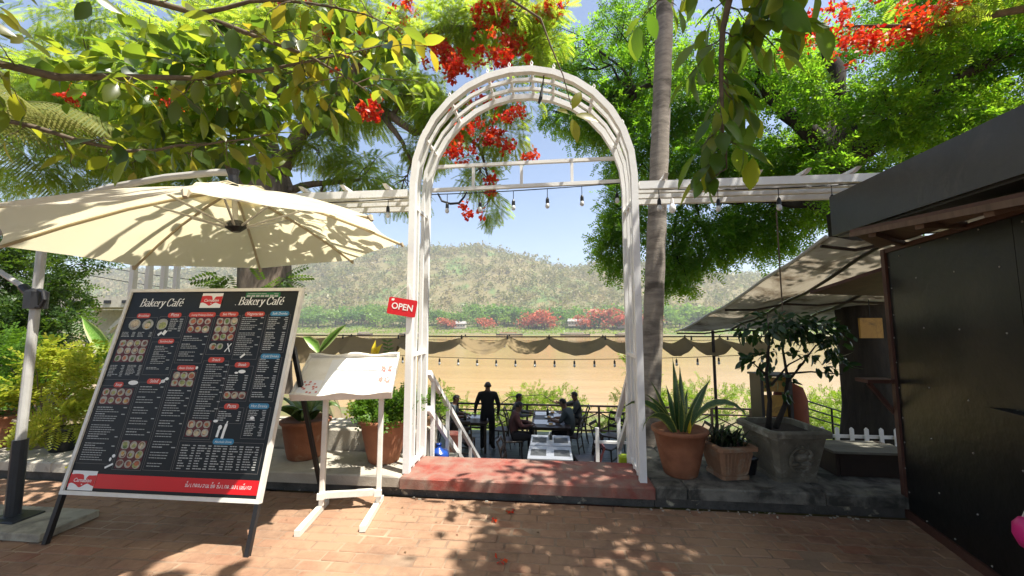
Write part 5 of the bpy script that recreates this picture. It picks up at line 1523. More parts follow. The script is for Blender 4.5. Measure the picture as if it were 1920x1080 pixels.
tag(build(gb, 'box', 'limepl'), 'small lime green box at the foot of the right arch post', 'box')

deck = thing('deck', 'dark blue grey timber deck below the street', 'deck', (-0.5, 9, DZ))
for k in range(41):
    y = 6.35 + 0.135 * (k + 0.5)
    q = MB(); q.box((-0.4, y, DZ - 0.015 + R.gauss(0, 0.001)), (11.6, 0.128, 0.03)); build(q, 'plank', 'deckwood', deck)
q = MB(); q.box((-0.4, 9.1, DZ - 0.11), (11.4, 5.4, 0.12)); build(q, 'joists', 'darkwood', deck)
for x in (-5.5, -2.2, 1.2, 4.6):
    q = MB(); q.box((x, 11.5, -3.4), (0.2, 0.2, 3.3)); build(q, 'pier', 'darkwood', deck)
rl = thing('deck_railing', 'black railing with crossed braces along the river side of the deck', 'railing', (-0.4, 11.8, DZ))
RT = -0.88
xsr = [-6.0 + 1.06 * k for k in range(12)]
for x in xsr:
    q = MB(); q.box((x, 11.8, (DZ + RT) / 2), (0.06, 0.06, RT - DZ)); build(q, 'post', 'darkwood', rl)
for z, h in ((RT + 0.025, 0.05), (RT - 0.15, 0.035), (DZ + 0.09, 0.045)):
    q = MB(); q.box((-0.17, 11.8 + 0.004, z), (11.9, 0.05, h)); build(q, 'rail', 'darkwood', rl)
for a, b in zip(xsr, xsr[1:]):
    for s_ in (0, 1):
        q = MB(); q.beam((a + .03, 11.8 + 0.012 * (s_ * 2 - 1), DZ + 0.11 if s_ else RT - 0.17), (b - .03, 11.8 + 0.012 * (s_ * 2 - 1), RT - 0.17 if s_ else DZ + 0.11), 0.022, 0.03); build(q, 'brace', 'darkwood', rl)

# ------------------------------------------------------------------ tables, chairs and what stands on them
def table(label, x, y, w, d, top='tabletop', name='dining_table'):
    r = thing(name, label, 'table', (x, y, DZ))
    q = MB(); q.cbox((0, 0, 0.735), (w, d, 0.03), 0.006); build(q, 'table_top', top, r, local=True)
    q = MB(); q.box((0, 0, 0.69), (w - 0.14, d - 0.14, 0.06)); build(q, 'apron', 'darkwood', r, local=True)
    for sx_ in (-1, 1):
        for sy_ in (-1, 1):
            q = MB(); q.box((sx_ * (w / 2 - 0.06), sy_ * (d / 2 - 0.06), 0.36), (0.055, 0.055, 0.72)); build(q, 'leg', 'darkwood', r, local=True)
    return r
table('nearest pale topped table with two dark placemats below the steps', -0.02, 7.73, 0.84, 0.74)
table('second pale topped table butted against the nearest one', -0.01, 8.50, 0.84, 0.74)
table('long table where the group of guests is sitting', -0.0, 10.35, 0.95, 1.7, 'darkwood')
table('dark table under the standing man\'s left hand, beside the left guest', -2.05, 10.2, 0.95, 0.9, 'darkwood')
table('dark table on the far right of the deck', 2.75, 9.6, 1.1, 0.8, 'darkwood')
TZ = DZ + 0.751
def mat_on(label, x, y, w=0.30, d=0.36, m='placemat'):
    q = MB(); q.cbox((x, y, TZ + 0.0025), (w, d, 0.003), 0.001); return tag(build(q, 'placemat', m), label, 'placemat', 'placemats on the deck tables')
mat_on('dark placemat at the near left of the nearest pale table', -0.24, 7.70); mat_on('dark placemat at the near right of the nearest pale table', 0.21, 7.70)
mat_on('dark placemat on the left of the second pale table', -0.24, 8.50); mat_on('dark placemat on the right of the second pale table', 0.21, 8.50)
mat_on('white placemat at the left of the long guest table', -0.25, 10.0, 0.34, 0.42, 'paper'); mat_on('white placemat at the right end of the long guest table', 0.25, 10.75, 0.34, 0.42, 'paper')
mat_on('white placemat at the far left of the long guest table', -0.25, 10.9, 0.34, 0.4, 'paper'); mat_on('white placemat on the dark table beside the left guest', -2.0, 10.35, 0.5, 0.32, 'paper')
M['china'] = flat('white_china', (0.8, 0.8, 0.78), 0.2, 0.5)
def plate(label, x, y, r0=0.12, g='plates and bowls on the guest table'):
    r = thing('plate', label, 'plate', (x, y, TZ + 0.001))
    q = MB(); q.lathe([(r0 * 0.5, 0.001), (r0, 0.02), (r0 * 0.97, 0.023), (r0 * 0.6, 0.010), (0.005, 0.009)], (x, y, TZ + 0.0015), 20); build(q, 'dish', 'china', r, sm=True)
    q = MB(); q.lathe([(r0 * 0.5, 0), (r0 * 0.4, 0.025), (0.01, 0.034)], (x, y, TZ + 0.011), 12, wob=0.12); build(q, 'food', R.choice(['food1', 'food5', 'food3']), r, sm=True)
    r['group'] = g
for i, (x, y, lab) in enumerate(((0.0, 9.75, 'plate of food at the near end of the guest table'), (0.14, 10.15, 'plate of food before the guest seen from behind'), (-0.04, 10.45, 'plate of food in the middle of the guest table'), (0.05, 11.0, 'plate of food at the far end of the guest table'), (0.33, 10.35, 'plate of food at the right edge of the guest table'))):
    plate(lab, x, y)
def bottle(label, x, y, h=0.24, m='glass', r0=0.035):
    r = thing('bottle', label, 'bottle', (x, y, TZ + 0.001), group='bottles on the deck tables')
    q = MB(); q.lathe([(r0, 0), (r0, h * 0.55), (r0 * 0.4, h * 0.74), (r0 * 0.36, h * 0.95)], (x, y, TZ + 0.001), 14); build(q, 'body', m, r, sm=True)
    q = MB(); q.lathe([(r0 * 0.42, h * 0.951), (r0 * 0.42, h)], (x, y, TZ + 0.001), 12); build(q, 'cap', 'china', r)
bottle('small dark bottle in the middle of the second pale table', 0.0, 8.55, 0.16); bottle('small pale bottle in the middle of the second pale table', -0.03, 8.68, 0.13, 'china', 0.03)
bottle('dark bottle before the left guest', -2.2, 10.0, 0.22); bottle('bottle between the dishes of the guest table', -0.08, 10.7, 0.24)
def make_chair(label, m='darkwood'):
    r = thing('dining_chair', label, 'chair', (0, 0, DZ), 0, 'dark dining chairs on the deck')
    q = MB(); q.cbox((0, 0, 0.445), (0.43, 0.43, 0.035), 0.012); build(q, 'seat', m, r, local=True)
    for sx_ in (-1, 1):
        q = MB(); q.tube([(sx_ * 0.19, 0.19, 0.43), (sx_ * 0.2, 0.21, 0)], [0.02, 0.014], 6); build(q, 'leg', m, r, local=True)
        q = MB(); q.tube([(sx_ * 0.19, -0.19, 0.43), (sx_ * 0.2, -0.26, 0)], [0.02, 0.014], 6); build(q, 'leg', m, r, local=True)
        q = MB(); q.tube([(sx_ * 0.19, -0.19, 0.44), (sx_ * 0.195, -0.215, 0.65), (sx_ * 0.19, -0.26, 0.82), (sx_ * 0.18, -0.32, 0.95)], [0.02, 0.019, 0.018, 0.015], 6); build(q, 'back_upright', m, r, local=True)
    for z, y in ((0.93, -0.308), (0.78, -0.247), (0.62, -0.212)):
        q = MB(); q.beam((-0.185, y, z), (0.185, y, z), 0.02, 0.07); build(q, 'back_slat', m, r, local=True)
    for y, z in ((0.2, 0.2), (-0.225, 0.2)):
        q = MB(); q.beam((-0.19, y, z), (0.19, y, z), 0.02, 0.025); build(q, 'stretcher', m, r, local=True)
    return r
CH = make_chair('dark chair under the guest with greying shirt, left of the long table')
# rotation: chair faces +y at 0
CH.location = (-0.95, 10.62, DZ); CH.rotation_euler = (0, 0, rad(-90))
chairs = [((-0.92, 9.50), -78, 'dark chair under the guest in pinkish top nearest the steps'), ((0.75, 11.05), 90, 'dark chair under the pointing guest by the railing'), ((0.52, 9.98), 70, 'dark chair under the guest seen from behind'), ((-2.72, 10.25), -85, 'dark chair under the guest at the left table'), ((-1.25, 10.4), 80, 'empty dark chair right of the standing man'), ((-2.05, 9.35), 0, 'empty dark chair on the street side of the left table'), ((0.72, 8.35), 100, 'empty dark chair right of the second pale table'), ((-0.72, 7.8), -95, 'empty dark chair left of the nearest pale table'), ((1.55, 10.1), 150, 'empty dark chair alone between guests and right fence'), ((2.2, 9.4), -60, 'empty dark chair left of the far right table'), ((3.3, 9.5), 90, 'empty dark chair right of the far right table'), ((2.75, 10.4), 180, 'empty dark chair on the river side of the far right table'), ((1.25, 9.2), -120, 'empty dark chair seen side on near the right fence')]
for (x, y), a, lab in chairs:
    copy_tree(CH, (x, y, DZ), rad(a), lab, 'dark dining chairs on the deck')
mc = make_chair('maroon wooden chair beside the nearest pale table', 'maroon'); mc.location = (0.66, 7.62, DZ); mc.rotation_euler = (0, 0, rad(95)); del mc['group']
# ------------------------------------------------------------------ people on the deck
SKINC = (0.13, 0.065, 0.04)
M['skin'] = flat('skin', SKINC, 0.55); M['hair'] = flat('black_hair', (0.008, 0.007, 0.007), 0.5); M['sole'] = flat('dark_shoe', (0.015, 0.014, 0.014), 0.5)
def person(label, loc, heading, J, shirt, trousers, sleeve_long=False):
    ms = [flat('shirt', shirt, 0.85, 0.1), flat('trousers', trousers, 0.85, 0.1), M['skin'], M['sole']]
    r = thing('person', label, 'person', loc, heading)
    names = list(J.keys())
    E = [('pelvis', 'spine'), ('spine', 'chest'), ('chest', 'neck'), ('neck', 'head0'), ('head0', 'head1'), ('head1', 'head2')]
    for s_ in 'LR':
        E += [('chest', 'sh' + s_), ('sh' + s_, 'el' + s_), ('el' + s_, 'wr' + s_), ('wr' + s_, 'pa' + s_), ('pelvis', 'hp' + s_), ('hp' + s_, 'kn' + s_), ('kn' + s_, 'an' + s_), ('an' + s_, 'to' + s_)]
    RADI = dict(pelvis=(.145, .115), spine=(.135, .105), chest=(.155, .115), neck=(.055, .055), head0=(.062, .075), head1=(.078, .098), head2=(.055, .07))
    for s_ in 'LR':
        RADI.update({'sh' + s_: (.066, .066), 'el' + s_: (.046, .046), 'wr' + s_: (.028, .03), 'pa' + s_: (.022, .036), 'hp' + s_: (.095, .095), 'kn' + s_: (.062, .062), 'an' + s_: (.042, .045), 'to' + s_: (.036, .03)})
    me = bpy.data.meshes.new('body')
    me.from_pydata([J[n] for n in names], [(names.index(a), names.index(b)) for a, b in E], [])
    o = bpy.data.objects.new('body_cage', me); col.objects.link(o)
    sk = o.modifiers.new('Skin', 'SKIN'); sk.use_smooth_shade = True
    for n, sv in zip(names, me.skin_vertices[0].data):
        sv.radius = tuple(x * (1.0 if n in ('head0', 'head1', 'head2') else 1.22) for x in RADI[n]); sv.use_root = (n == 'pelvis')
    ss = o.modifiers.new('Sub', 'SUBSURF'); ss.levels = 2; ss.render_levels = 2
    dg = bpy.context.evaluated_depsgraph_get(); dg.update()
    bm_ = bpy.data.meshes.new_from_object(o.evaluated_get(dg))
    V = np.empty(len(bm_.vertices) * 3); bm_.vertices.foreach_get('co', V); V = V.reshape(-1, 3)
    Fs = [tuple(p.vertices) for p in bm_.polygons]
    bpy.data.objects.remove(o); bpy.data.meshes.remove(bm_)
    seg = []
    for a, b in E:
        nm = b if b not in ('pelvis',) else a
        k = 0
        if b[:2] in ('hp', 'kn', 'an'): k = 1
        if b[:2] == 'to': k = 3
        if b[:4] == 'head' or b == 'neck': k = 2 if b != 'neck' else 0
        if b[:2] in ('pa',): k = 2
        if b[:2] == 'wr' and not sleeve_long: k = 2
        if (a, b) == ('pelvis', 'spine'): k = 0
        seg.append((np.array(J[a]), np.array(J[b]), k))
    mb = MB(); mb.v = [tuple(p) for p in V]; mb.f = list(Fs)
    for f in Fs:
        c = V[list(f)].mean(0); best = 9; bk = 0
        for A, B_, k in seg:
            t = np.clip(np.dot(c - A, B_ - A) / max(1e-6, np.dot(B_ - A, B_ - A)), 0, 1)
            d = np.linalg.norm(c - (A + (B_ - A) * t))
            if d < best: best, bk = d, k
        mb.mi.append(bk)
    nf = len(mb.f)
    # fingers: four and a thumb on each palm, slightly curled
    for s_ in 'LR':
        wv, pv, ev = Vector(J['wr' + s_]), Vector(J['pa' + s_]), Vector(J['el' + s_])
        d = (pv - wv).normalized(); side = d.cross(Vector((0, 0, 1)))
        if side.length < 0.3: side = Vector((0, 1, 0)).cross(d)
        side.normalize(); dn = d.cross(side).normalized()
        if dn.z > 0: dn = -dn
        for k, L in enumerate((0.075, 0.085, 0.08, 0.062)):
            b = pv + side * (k - 1.5) * 0.019 + d * 0.015
            mb.tube([b, b + d * L * 0.5 + dn * 0.006, b + d * L * 0.85 + dn * 0.026], [0.0095, 0.009, 0.0065], 6)
        b = wv.lerp(pv, 0.5) - side * 0.03
        mb.tube([b, b - side * 0.03 + d * 0.025, b - side * 0.035 + d * 0.06 + dn * 0.01], [0.012, 0.0105, 0.008], 6)
    # nose and ears
    h1 = Vector(J['head1']); fw_ = Vector((0, 1, 0))
    mb.tube([h1 + Vector((0, 0.082, 0.012)), h1 + Vector((0, 0.108, -0.022))], [0.008, 0.014], 6)
    for sx_ in (-1, 1):
        mb.tube([h1 + Vector((sx_ * 0.072, -0.005, -0.03)), h1 + Vector((sx_ * 0.088, -0.012, 0.0)), h1 + Vector((sx_ * 0.076, -0.008, 0.028))], [0.010, 0.014, 0.009], 6)
        mb.tube([h1 + Vector((sx_ * 0.03, 0.086, 0.012)), h1 + Vector((sx_ * 0.03, 0.094, 0.010))], [0.011, 0.006], 6)
    mb.tube([h1 + Vector((-0.022, 0.083, -0.05)), h1 + Vector((0.022, 0.083, -0.05))], 0.007, 5)
    while len(mb.mi) < len(mb.f): mb.mi.append(2)
    for i in range(nf, len(mb.f)): mb.mi[i] = 2
    ob = build(mb, 'body', ms, r, sm=True, local=True)
    # hair cap: crown, back and sides of the head
    hq = MB(); n1, n2 = 16, 8
    def hf(s, t):
        az = s * 2 * math.pi; el = math.pi / 2 - t * (math.pi * 0.60)
        front = max(0, math.sin(az))
        if front > 0.2: el = max(el, rad(28) * front)
        jit = 1 + 0.03 * math.sin(9 * az + 5 * t)
        c = h1 + Vector((0, -0.006, 0.012))
        return c + Vector((0.083 * math.cos(az) * math.cos(el), 0.100 * math.sin(az) * math.cos(el), 0.090 * math.sin(el))) * jit
    hq.grid(hf, n1, n2)
    build(hq, 'hair', 'hair', r, sm=True, local=True)
    return r
def seated(lean=0.0, arms='table', turn=0.0):
    J = dict(pelvis=(0, -.03, .55), spine=(0, -.03 + lean * .2, .75), chest=(0, lean * .5, .95), neck=(0, .03 + lean * .75, 1.09), head0=(0, .04 + lean * .85, 1.15), head1=(0, .06 + lean * .95, 1.235), head2=(0, .05 + lean, 1.30))
    for s_, k in (('L', -1), ('R', 1)):
        J['sh' + s_] = (k * .18, lean * .55, 1.02)
        if arms == 'point' and s_ == 'R':
            J['el' + s_] = (.30, .30, .93); J['wr' + s_] = (.30, .52, .97); J['pa' + s_] = (.30, .60, .99)
        elif arms == 'lap':
            J['el' + s_] = (k * .23, .04, .76); J['wr' + s_] = (k * .12, .25, .66); J['pa' + s_] = (k * .10, .32, .64)
        else:
            J['el' + s_] = (k * .25, .14 + lean * .3, .80); J['wr' + s_] = (k * .15, .36 + lean * .3, .80); J['pa' + s_] = (k * .13, .44 + lean * .3, .79)
        J['hp' + s_] = (k * .10, .03, .53); J['kn' + s_] = (k * .13, .43, .52); J['an' + s_] = (k * .13, .42, .10); J['to' + s_] = (k * .14, .56, .04)
    return J
def standing():
    J = dict(pelvis=(0, 0, .93), spine=(0, 0, 1.12), chest=(0, -.01, 1.33), neck=(0, .02, 1.47), head0=(0, .03, 1.53), head1=(0, .05, 1.61), head2=(0, .04, 1.675))
    J.update(shL=(-.20, 0, 1.40), elL=(-.30, .06, 1.13), wrL=(-.34, .22, .93), paL=(-.345, .27, .85), shR=(.20, 0, 1.40), elR=(.29, -.02, 1.13), wrR=(.27, .10, .90), paR=(.265, .14, .83))
    J.update(hpL=(-.10, 0, .90), knL=(-.12, .03, .49), anL=(-.13, -.02, .09), toL=(-.16, .12, .035), hpR=(.10, 0, .90), knR=(.12, .05, .49), anR=(.14, .0, .09), toR=(.18, .13, .035))
    return J
person('standing man in black seen from behind, serving the left table', (-1.62, 10.05, DZ), rad(6), standing(), (0.012, 0.012, 0.013), (0.012, 0.012, 0.014), True)
person('seated man in pale checked shirt at the left table, seen from the side', (-2.66, 10.25, DZ), rad(-85), seated(0.12), (0.09, 0.105, 0.11), (0.03, 0.03, 0.035))
person('seated person in light grey shirt left of the long table, facing right', (-0.95, 10.62, DZ), rad(-90), seated(0.05), (0.11, 0.11, 0.12), (0.02, 0.02, 0.025), True)
person('dark haired guest in dusky pink top seated nearest the steps', (-0.90, 9.50, DZ), rad(-78), seated(0.10), (0.08, 0.035, 0.033), (0.02, 0.018, 0.02), True)
person('guest in grey green shirt leaning on the long table, seen from behind', (0.50, 9.98, DZ), rad(70), seated(0.16), (0.05, 0.06, 0.062), (0.02, 0.02, 0.022))
person('guest in grey shirt pointing across the table by the railing', (0.75, 11.05, DZ), rad(92), seated(0.04, 'point'), (0.05, 0.053, 0.056), (0.02, 0.02, 0.02), True)
# ------------------------------------------------------------------ dark kiosk at the right
KD = Vector((0.245, 1.0, 0)).normalized()            # its street wall runs nearly along the view
def kp(t, z, off=0.0):
    """t metres from the corner post towards the street, off metres out of the wall"""
    n_ = Vector((-KD.y, KD.x, 0))
    p = Vector((2.935, 3.65, 0)) - KD * t + n_ * off
    return Vector((p.x, p.y, z))
kiosk = thing('kiosk', 'black sheet metal kiosk with red brown frame at the right edge', 'kiosk', kp(0, 0))
def slab_on_wall(name, m, t0, t1, z0, z1, o0, o1, parent=kiosk):
    q = MB(); q.add([kp(t0, z0, o0), kp(t1, z0, o0), kp(t1, z1, o0), kp(t0, z1, o0), kp(t0, z0, o1), kp(t1, z0, o1), kp(t1, z1, o1), kp(t0, z1, o1)], [(0, 1, 2, 3), (7, 6, 5, 4), (0, 4, 5, 1), (1, 5, 6, 2), (2, 6, 7, 3), (3, 7, 4, 0)])
    return build(q, name, m, parent)
slab_on_wall('wall_panel', 'blackmetal', 0.045, 1.262, 0.07, 2.20, -0.03, 0.0)
slab_on_wall('wall_panel', 'blackmetal', 1.266, 2.6, 0.07, 2.20, -0.03, 0.0)
slab_on_wall('corner_post', 'redbrown', -0.012, 0.042, 0.0, 2.24, -0.05, 0.018)
slab_on_wall('base_rail', 'redbrown', 0.044, 2.6, 0.0, 0.066, -0.045, 0.016)
slab_on_wall('top_rail', 'redbrown', 0.044, 2.6, 2.203, 2.24, -0.04, 0.012)
q = MB(); c_ = kp(1.3, 1.12, -0.75); q.box(c_, (1.4, 2.5, 2.2), -math.atan2(0.245, 1)); build(q, 'kiosk_body', 'blackmetal', kiosk)
scr = MB()
for t, z in [(0.062, 0.2 + 0.21 * k) for k in range(10)] + [(t, z) for t in (0.42, 0.8, 1.16, 1.4) for z in (0.35, 0.75, 1.1, 1.55, 1.95)] + [(0.2 + 0.28 * k, 2.17) for k in range(7)] + [(0.25 + 0.3 * k, 0.10) for k in range(6)]:
    t += R.uniform(-.02, .02); z += R.uniform(-.02, .02)
    c = kp(t, z, 0.0); n_ = Vector((-KD.y, KD.x, 0))
    scr.tube([c - n_ * 0.002, c + n_ * 0.003, c + n_ * 0.005], [0.006, 0.006, 0.003], 8)
build(scr, 'screws', 'screw', kiosk)['kind'] = 'stuff'
# sloping eave with soffit, fascia and the tall parapet sheet above it
E0, E1 = Vector((2.37, 3.20, 2.285)), Vector((2.09, 1.7, 2.12))
W0, W1 = kp(-0.05, 2.262), kp(2.1, 2.262)
q = MB(); q.add([E0, E1, W1, W0, E0 + Vector((0, 0, .02)), E1 + Vector((0, 0, .02)), W1 + Vector((0, 0, .02)), W0 + Vector((0, 0, .02))], [(0, 1, 2, 3), (7, 6, 5, 4), (0, 4, 5, 1), (1, 5, 6, 2), (2, 6, 7, 3), (3, 7, 4, 0)])
build(q, 'soffit', 'ply', kiosk)
q = MB(); q.beam(E0 + Vector((-.012, 0, .012)), E1 + Vector((-.012, 0, .012)), 0.02, 0.055); build(q, 'fascia', 'redbrown', kiosk)
q = MB(); q.beam(E0 + Vector((-.026, 0, .0)), E1 + Vector((-.026, 0, .0)), 0.008, 0.035); build(q, 'drip_strip', 'ply', kiosk)
for k in range(3):
    a = E0.lerp(E1, 0.15 + 0.3 * k); b = W0.lerp(W1, 0.15 + 0.3 * k)
    q = MB(); q.beam(a - Vector((0, 0, .022)), b - Vector((0, 0, .022)), 0.04, 0.04); build(q, 'soffit_joist', 'ply', kiosk)
A0, A1 = Vector((2.56, 3.70, 0)), Vector((2.13, 1.87, 0)); A2 = A1 + (A1 - A0).normalized() * 1.2
q = MB(); nn = Vector((-1, 0.23, 0)).normalized() * 0.03
pts = [A0 + Vector((0, 0, 2.385)), A1 + Vector((0, 0, 2.27)), A2 + Vector((0, 0, 2.2)), A2 + Vector((0, 0, 2.475)), A1 + Vector((0, 0, 2.58)), A0 + Vector((0, 0, 2.745))]
q.add(pts + [p - nn for p in pts], [(0, 1, 4, 5), (1, 2, 3, 4), (11, 10, 7, 6), (10, 9, 8, 7), (0, 6, 7, 1), (1, 7, 8, 2), (5, 4, 10, 11), (4, 3, 9, 10), (0, 5, 11, 6), (2, 8, 9, 3)])
build(q, 'parapet_sheet', 'parapet', kiosk)
q = MB(); q.add([A0 + Vector((0.03, 0, 2.385)), A0 + Vector((1.8, -0.1, 2.385)), A0 + Vector((1.8, -0.1, 2.745)), A0 + Vector((0.03, 0, 2.745))], [(0, 1, 2, 3)])
q2 = MB(); q2.box((3.45, 3.68, 2.565), (1.75, 0.03, 0.36)); build(q2, 'parapet_return', 'parapet', kiosk)
q = MB(); q.add([A0 + Vector((.04, -.01, 2.40)), A2 + Vector((.04, 0, 2.22)), A2 + Vector((2.0, 0, 2.30)), A0 + Vector((1.7, 0, 2.45)), A0 + Vector((.04, -.01, 2.37)), A2 + Vector((.04, 0, 2.19)), A2 + Vector((2.0, 0, 2.27)), A0 + Vector((1.7, 0, 2.42))], [(0, 1, 2, 3), (7, 6, 5, 4), (0, 4, 5, 1), (1, 5, 6, 2), (2, 6, 7, 3), (3, 7, 4, 0)])
build(q, 'roof', 'parapet', kiosk)
# hinged flap and shelf bracket on the river side
q = MB(); q.add([(2.98, 3.72, 2.10), (2.62, 4.15, 1.92), (3.6, 4.35, 1.90), (3.7, 3.8, 2.10)], [(0, 1, 2, 3)])
q.v += [(x, y, z - 0.03) for x, y, z in q.v]; q.f += [(7, 6, 5, 4), (0, 4, 5, 1), (1, 5, 6, 2), (2, 6, 7, 3), (3, 7, 4, 0)]; q.mi += [0] * 5
build(q, 'hinged_flap', 'redbrown', kiosk)
q = MB(); q.beam((2.70, 3.69, 1.10), (2.95, 3.69, 1.10), 0.14, 0.03); shf = build(q, 'shelf', 'redbrown', kiosk)
q = MB(); q.beam((2.76, 3.69, 1.07), (2.95, 3.69, 0.82), 0.03, 0.03); build(q, 'shelf_brace', 'redbrown', shf)
cl = slab_on_wall('counter_edge', 'blackmetal', 1.10, 1.9, 1.07, 1.10, 0.001, 0.09)
pk = thing('hanging_bag', 'bright pink rounded bag hanging on the kiosk wall at the right edge', 'bag', kp(1.245, 0.37, 0.06))
q = MB(); c = kp(1.245, 0.37, 0.055); q.lathe([(0.01, 0), (0.06, 0.01), (0.085, 0.06), (0.08, 0.12), (0.05, 0.16), (0.02, 0.17)], c, 16, 0.55, 1.0); build(q, 'bag', 'pinkpl', pk, sm=True)
q = MB(); q.tube([c + Vector((0, -.03, .165)), c + Vector((0.03, 0, .30)), c + Vector((0, .03, .165))], 0.006, 6); build(q, 'strap', 'white2', pk)

# grey sheet awning sloping down over the deck
aw = thing('sheet_awning', 'weathered grey sheet awning sloping from the kiosk down towards the river', 'awning', (4.2, 6.5, 0))
AW = [Vector((3.09, 4.55, 2.56)), Vector((5.6, 4.1, 2.56)), Vector((7.4, 8.2, 1.80)), Vector((2.96, 9.45, 1.38))]
def awp(s, t):
    p = AW[0].lerp(AW[1], s).lerp(AW[3].lerp(AW[2], s), t)
    p = p + Vector((0, 0, -0.05 * math.sin(s * 4 * math.pi) ** 2 - 0.02 * math.sin(t * 17 + s * 9) - 0.08 * math.sin(math.pi * t)))
    return p
for k in range(4):
    q = MB(); q.grid(lambda s, t, k=k: awp((k + s * 0.992) / 4, t), 8, 24); build(q, 'sheet', 'awning', aw, sm=True)
for k in range(5):
    q = MB(); q.tube([awp(k / 4, t / 8) - Vector((0, 0, 0.03 if 0 < k else 0.0)) for t in range(9)], 0.022, 6); build(q, 'rafter', 'darkwood' if k else 'alu', aw)
for t in (0.02, 0.5, 0.99):
    q = MB(); q.tube([awp(s / 8, t) - Vector((0, 0, 0.055)) for s in range(9)], 0.02, 6); build(q, 'purlin', 'darkwood', aw)
for p, z0 in (((3.75, 9.35), DZ), ((6.7, 8.1), -0.3)):
    q = MB(); q.tube([(p[0], p[1], z0), (p[0], p[1], 1.42 if p[0] < 5 else 1.82)], 0.035, 8); build(q, 'post', 'darkwood', aw)
q = MB(); q.tube([(2.72, 4.8, 2.93), (2.73, 4.82, 2.3), (2.72, 4.8, 1.55)], 0.008, 5)
tag(build(q, 'hanging_chain', 'twig'), 'thin rusty chain hanging from the right pergola', 'chain')

# grey plank crate, yellow framed cabinet, drum, dark trunk and railing under the awning
cr = thing('plank_crate', 'low crate of grey planks on the ledge beside the kiosk', 'crate', (2.95, 4.25, 0.17))
for k in range(4):
    q = MB(); q.box((3.0, 4.02 + 0.13 * k, 0.40 - 0.012 * k), (0.78, 0.12, 0.02), 0.0); build(q, 'plank', 'tile_plank', cr)
for x in (2.66, 3.34):
    q = MB(); q.box((x, 4.22, 0.28), (0.03, 0.46, 0.2)); build(q, 'side', 'darkwood', cr)
q = MB(); q.box((3.0, 4.0, 0.28), (0.64, 0.02, 0.2)); build(q, 'front', 'darkwood', cr)
M['yellowp'] = mat('yellow_panel', (0.42, 0.24, 0.04), (0.30, 0.16, 0.03), 5, 0.6, stain=(0.12, 0.07, 0.02), sscale=5)
M['orange'] = mat('orange_cloth', (0.20, 0.045, 0.01), (0.11, 0.025, 0.01), 3, 0.8, stain=(0.10, 0.01, 0.01), sscale=1.6, slo=0.45, shi=0.55)
cb = thing('yellow_cabinet', 'yellow panelled cabinet with black frame behind the stone planter', 'cabinet', (3.2, 6.0, -0.3))
for x in (2.98, 3.36):
    q = MB(); q.box((x, 6.0, 0.28), (0.04, 0.3, 1.12)); build(q, 'frame_post', 'black', cb)
for z0, z1, m in ((0.62, 0.82, 'yellowp'), (0.28, 0.57, 'yellowp'), (-0.1, 0.23, 'glass')):
    q = MB(); q.box((3.17, 5.93, (z0 + z1) / 2), (0.335, 0.03, z1 - z0)); build(q, 'panel', m, cb)
q = MB(); q.box((3.17, 6.0, 0.855), (0.46, 0.34, 0.03)); build(q, 'top', 'black', cb)
q = MB(); q.lathe([(0.21, -0.3), (0.23, 0.1), (0.21, 0.5), (0.17, 0.66), (0.05, 0.72)], (3.50, 6.15, 0), 20, wob=0.04)
tag(build(q, 'drum', 'orange', sm=True), 'tall orange and maroon covered drum beside the yellow cabinet', 'drum')
br_ = thing('sloping_railing', 'dark metal railing sloping down beside the big dark trunk', 'railing', (5.4, 8.2, -0.5))
for dz in (0.0, -0.14, -0.28):
    q = MB(); q.tube([(4.75, 8.0, 0.15 + dz), (6.6, 8.4, -0.42 + dz)], 0.016, 6); build(q, 'rail', 'black', br_)
for k in range(4):
    t = k / 3; x, y, z = 4.8 + 1.75 * t, 8.01 + 0.38 * t, 0.14 - 0.55 * t
    q = MB(); q.tube([(x, y, z), (x, y, z - 1.5)], 0.018, 6); build(q, 'post', 'black', br_)
mp_ = thing('hanging_cloth', 'small orange yellow cloth hanging under the awning by the dark trunk', 'cloth', (4.55, 6.6, 1.5))
q = MB(); q.box((4.80, 6.3, 1.52), (0.34, 0.03, 0.30), 0.1); build(q, 'cloth_piece', 'yellowp', mp_)
q = MB(); q.tube([(4.80, 6.3, 1.66), (4.80, 6.3, 1.95)], 0.006, 5); build(q, 'wire', 'wire', mp_)

# ------------------------------------------------------------------ shade cloth slung above the deck
sc_ = thing('shade_cloth', 'gathered khaki shade cloth slung on wires above the deck', 'shade cloth', (-1, 9.4, 1.0))
peaks = [-7.0, -5.2, -3.75, -2.15, -1.02, -0.02, 1.30, 2.5, 3.25, 4.05, 4.9]
def cloth_z(x, t):
    for a, b in zip(peaks, peaks[1:]):
        if a <= x <= b:
            u = (x - a) / (b - a); s_ = 4 * u * (1 - u)
            left = x < -3.7
            hi = 1.265 - (0.08 if left else 0.15) * s_ ** 0.9                  # river-side edge
            lo = 1.14 - (0.30 if left else 0.26) * s_ ** 0.75 - (0.24 if left else 0.03)   # street-side edge, hanging in a belly
            z = lo + (hi - lo) * t ** 1.4
            return z + 0.012 * math.sin(u * 9 + t * 5 + a * 3) * s_ + 0.008 * math.sin((u - 0.5) * 26 * (1 - 0.5 * t) + a) * s_
    return 1.1
q = MB(); q.grid(lambda s, t: (-6.99 + 11.88 * s, 9.10 + 0.62 * t + 0.03 * math.sin(s * 60), cloth_z(-6.99 + 11.88 * s, t)), 320, 14)
build(q, 'cloth', 'shadecloth', sc_, sm=True)
for y in (9.3, 9.72):
    q = MB(); q.tube([(-7.2, y, 1.28), (-1, y, 1.25), (5.2, y, 1.28)], 0.008, 5); build(q, 'wire', 'wire', sc_)
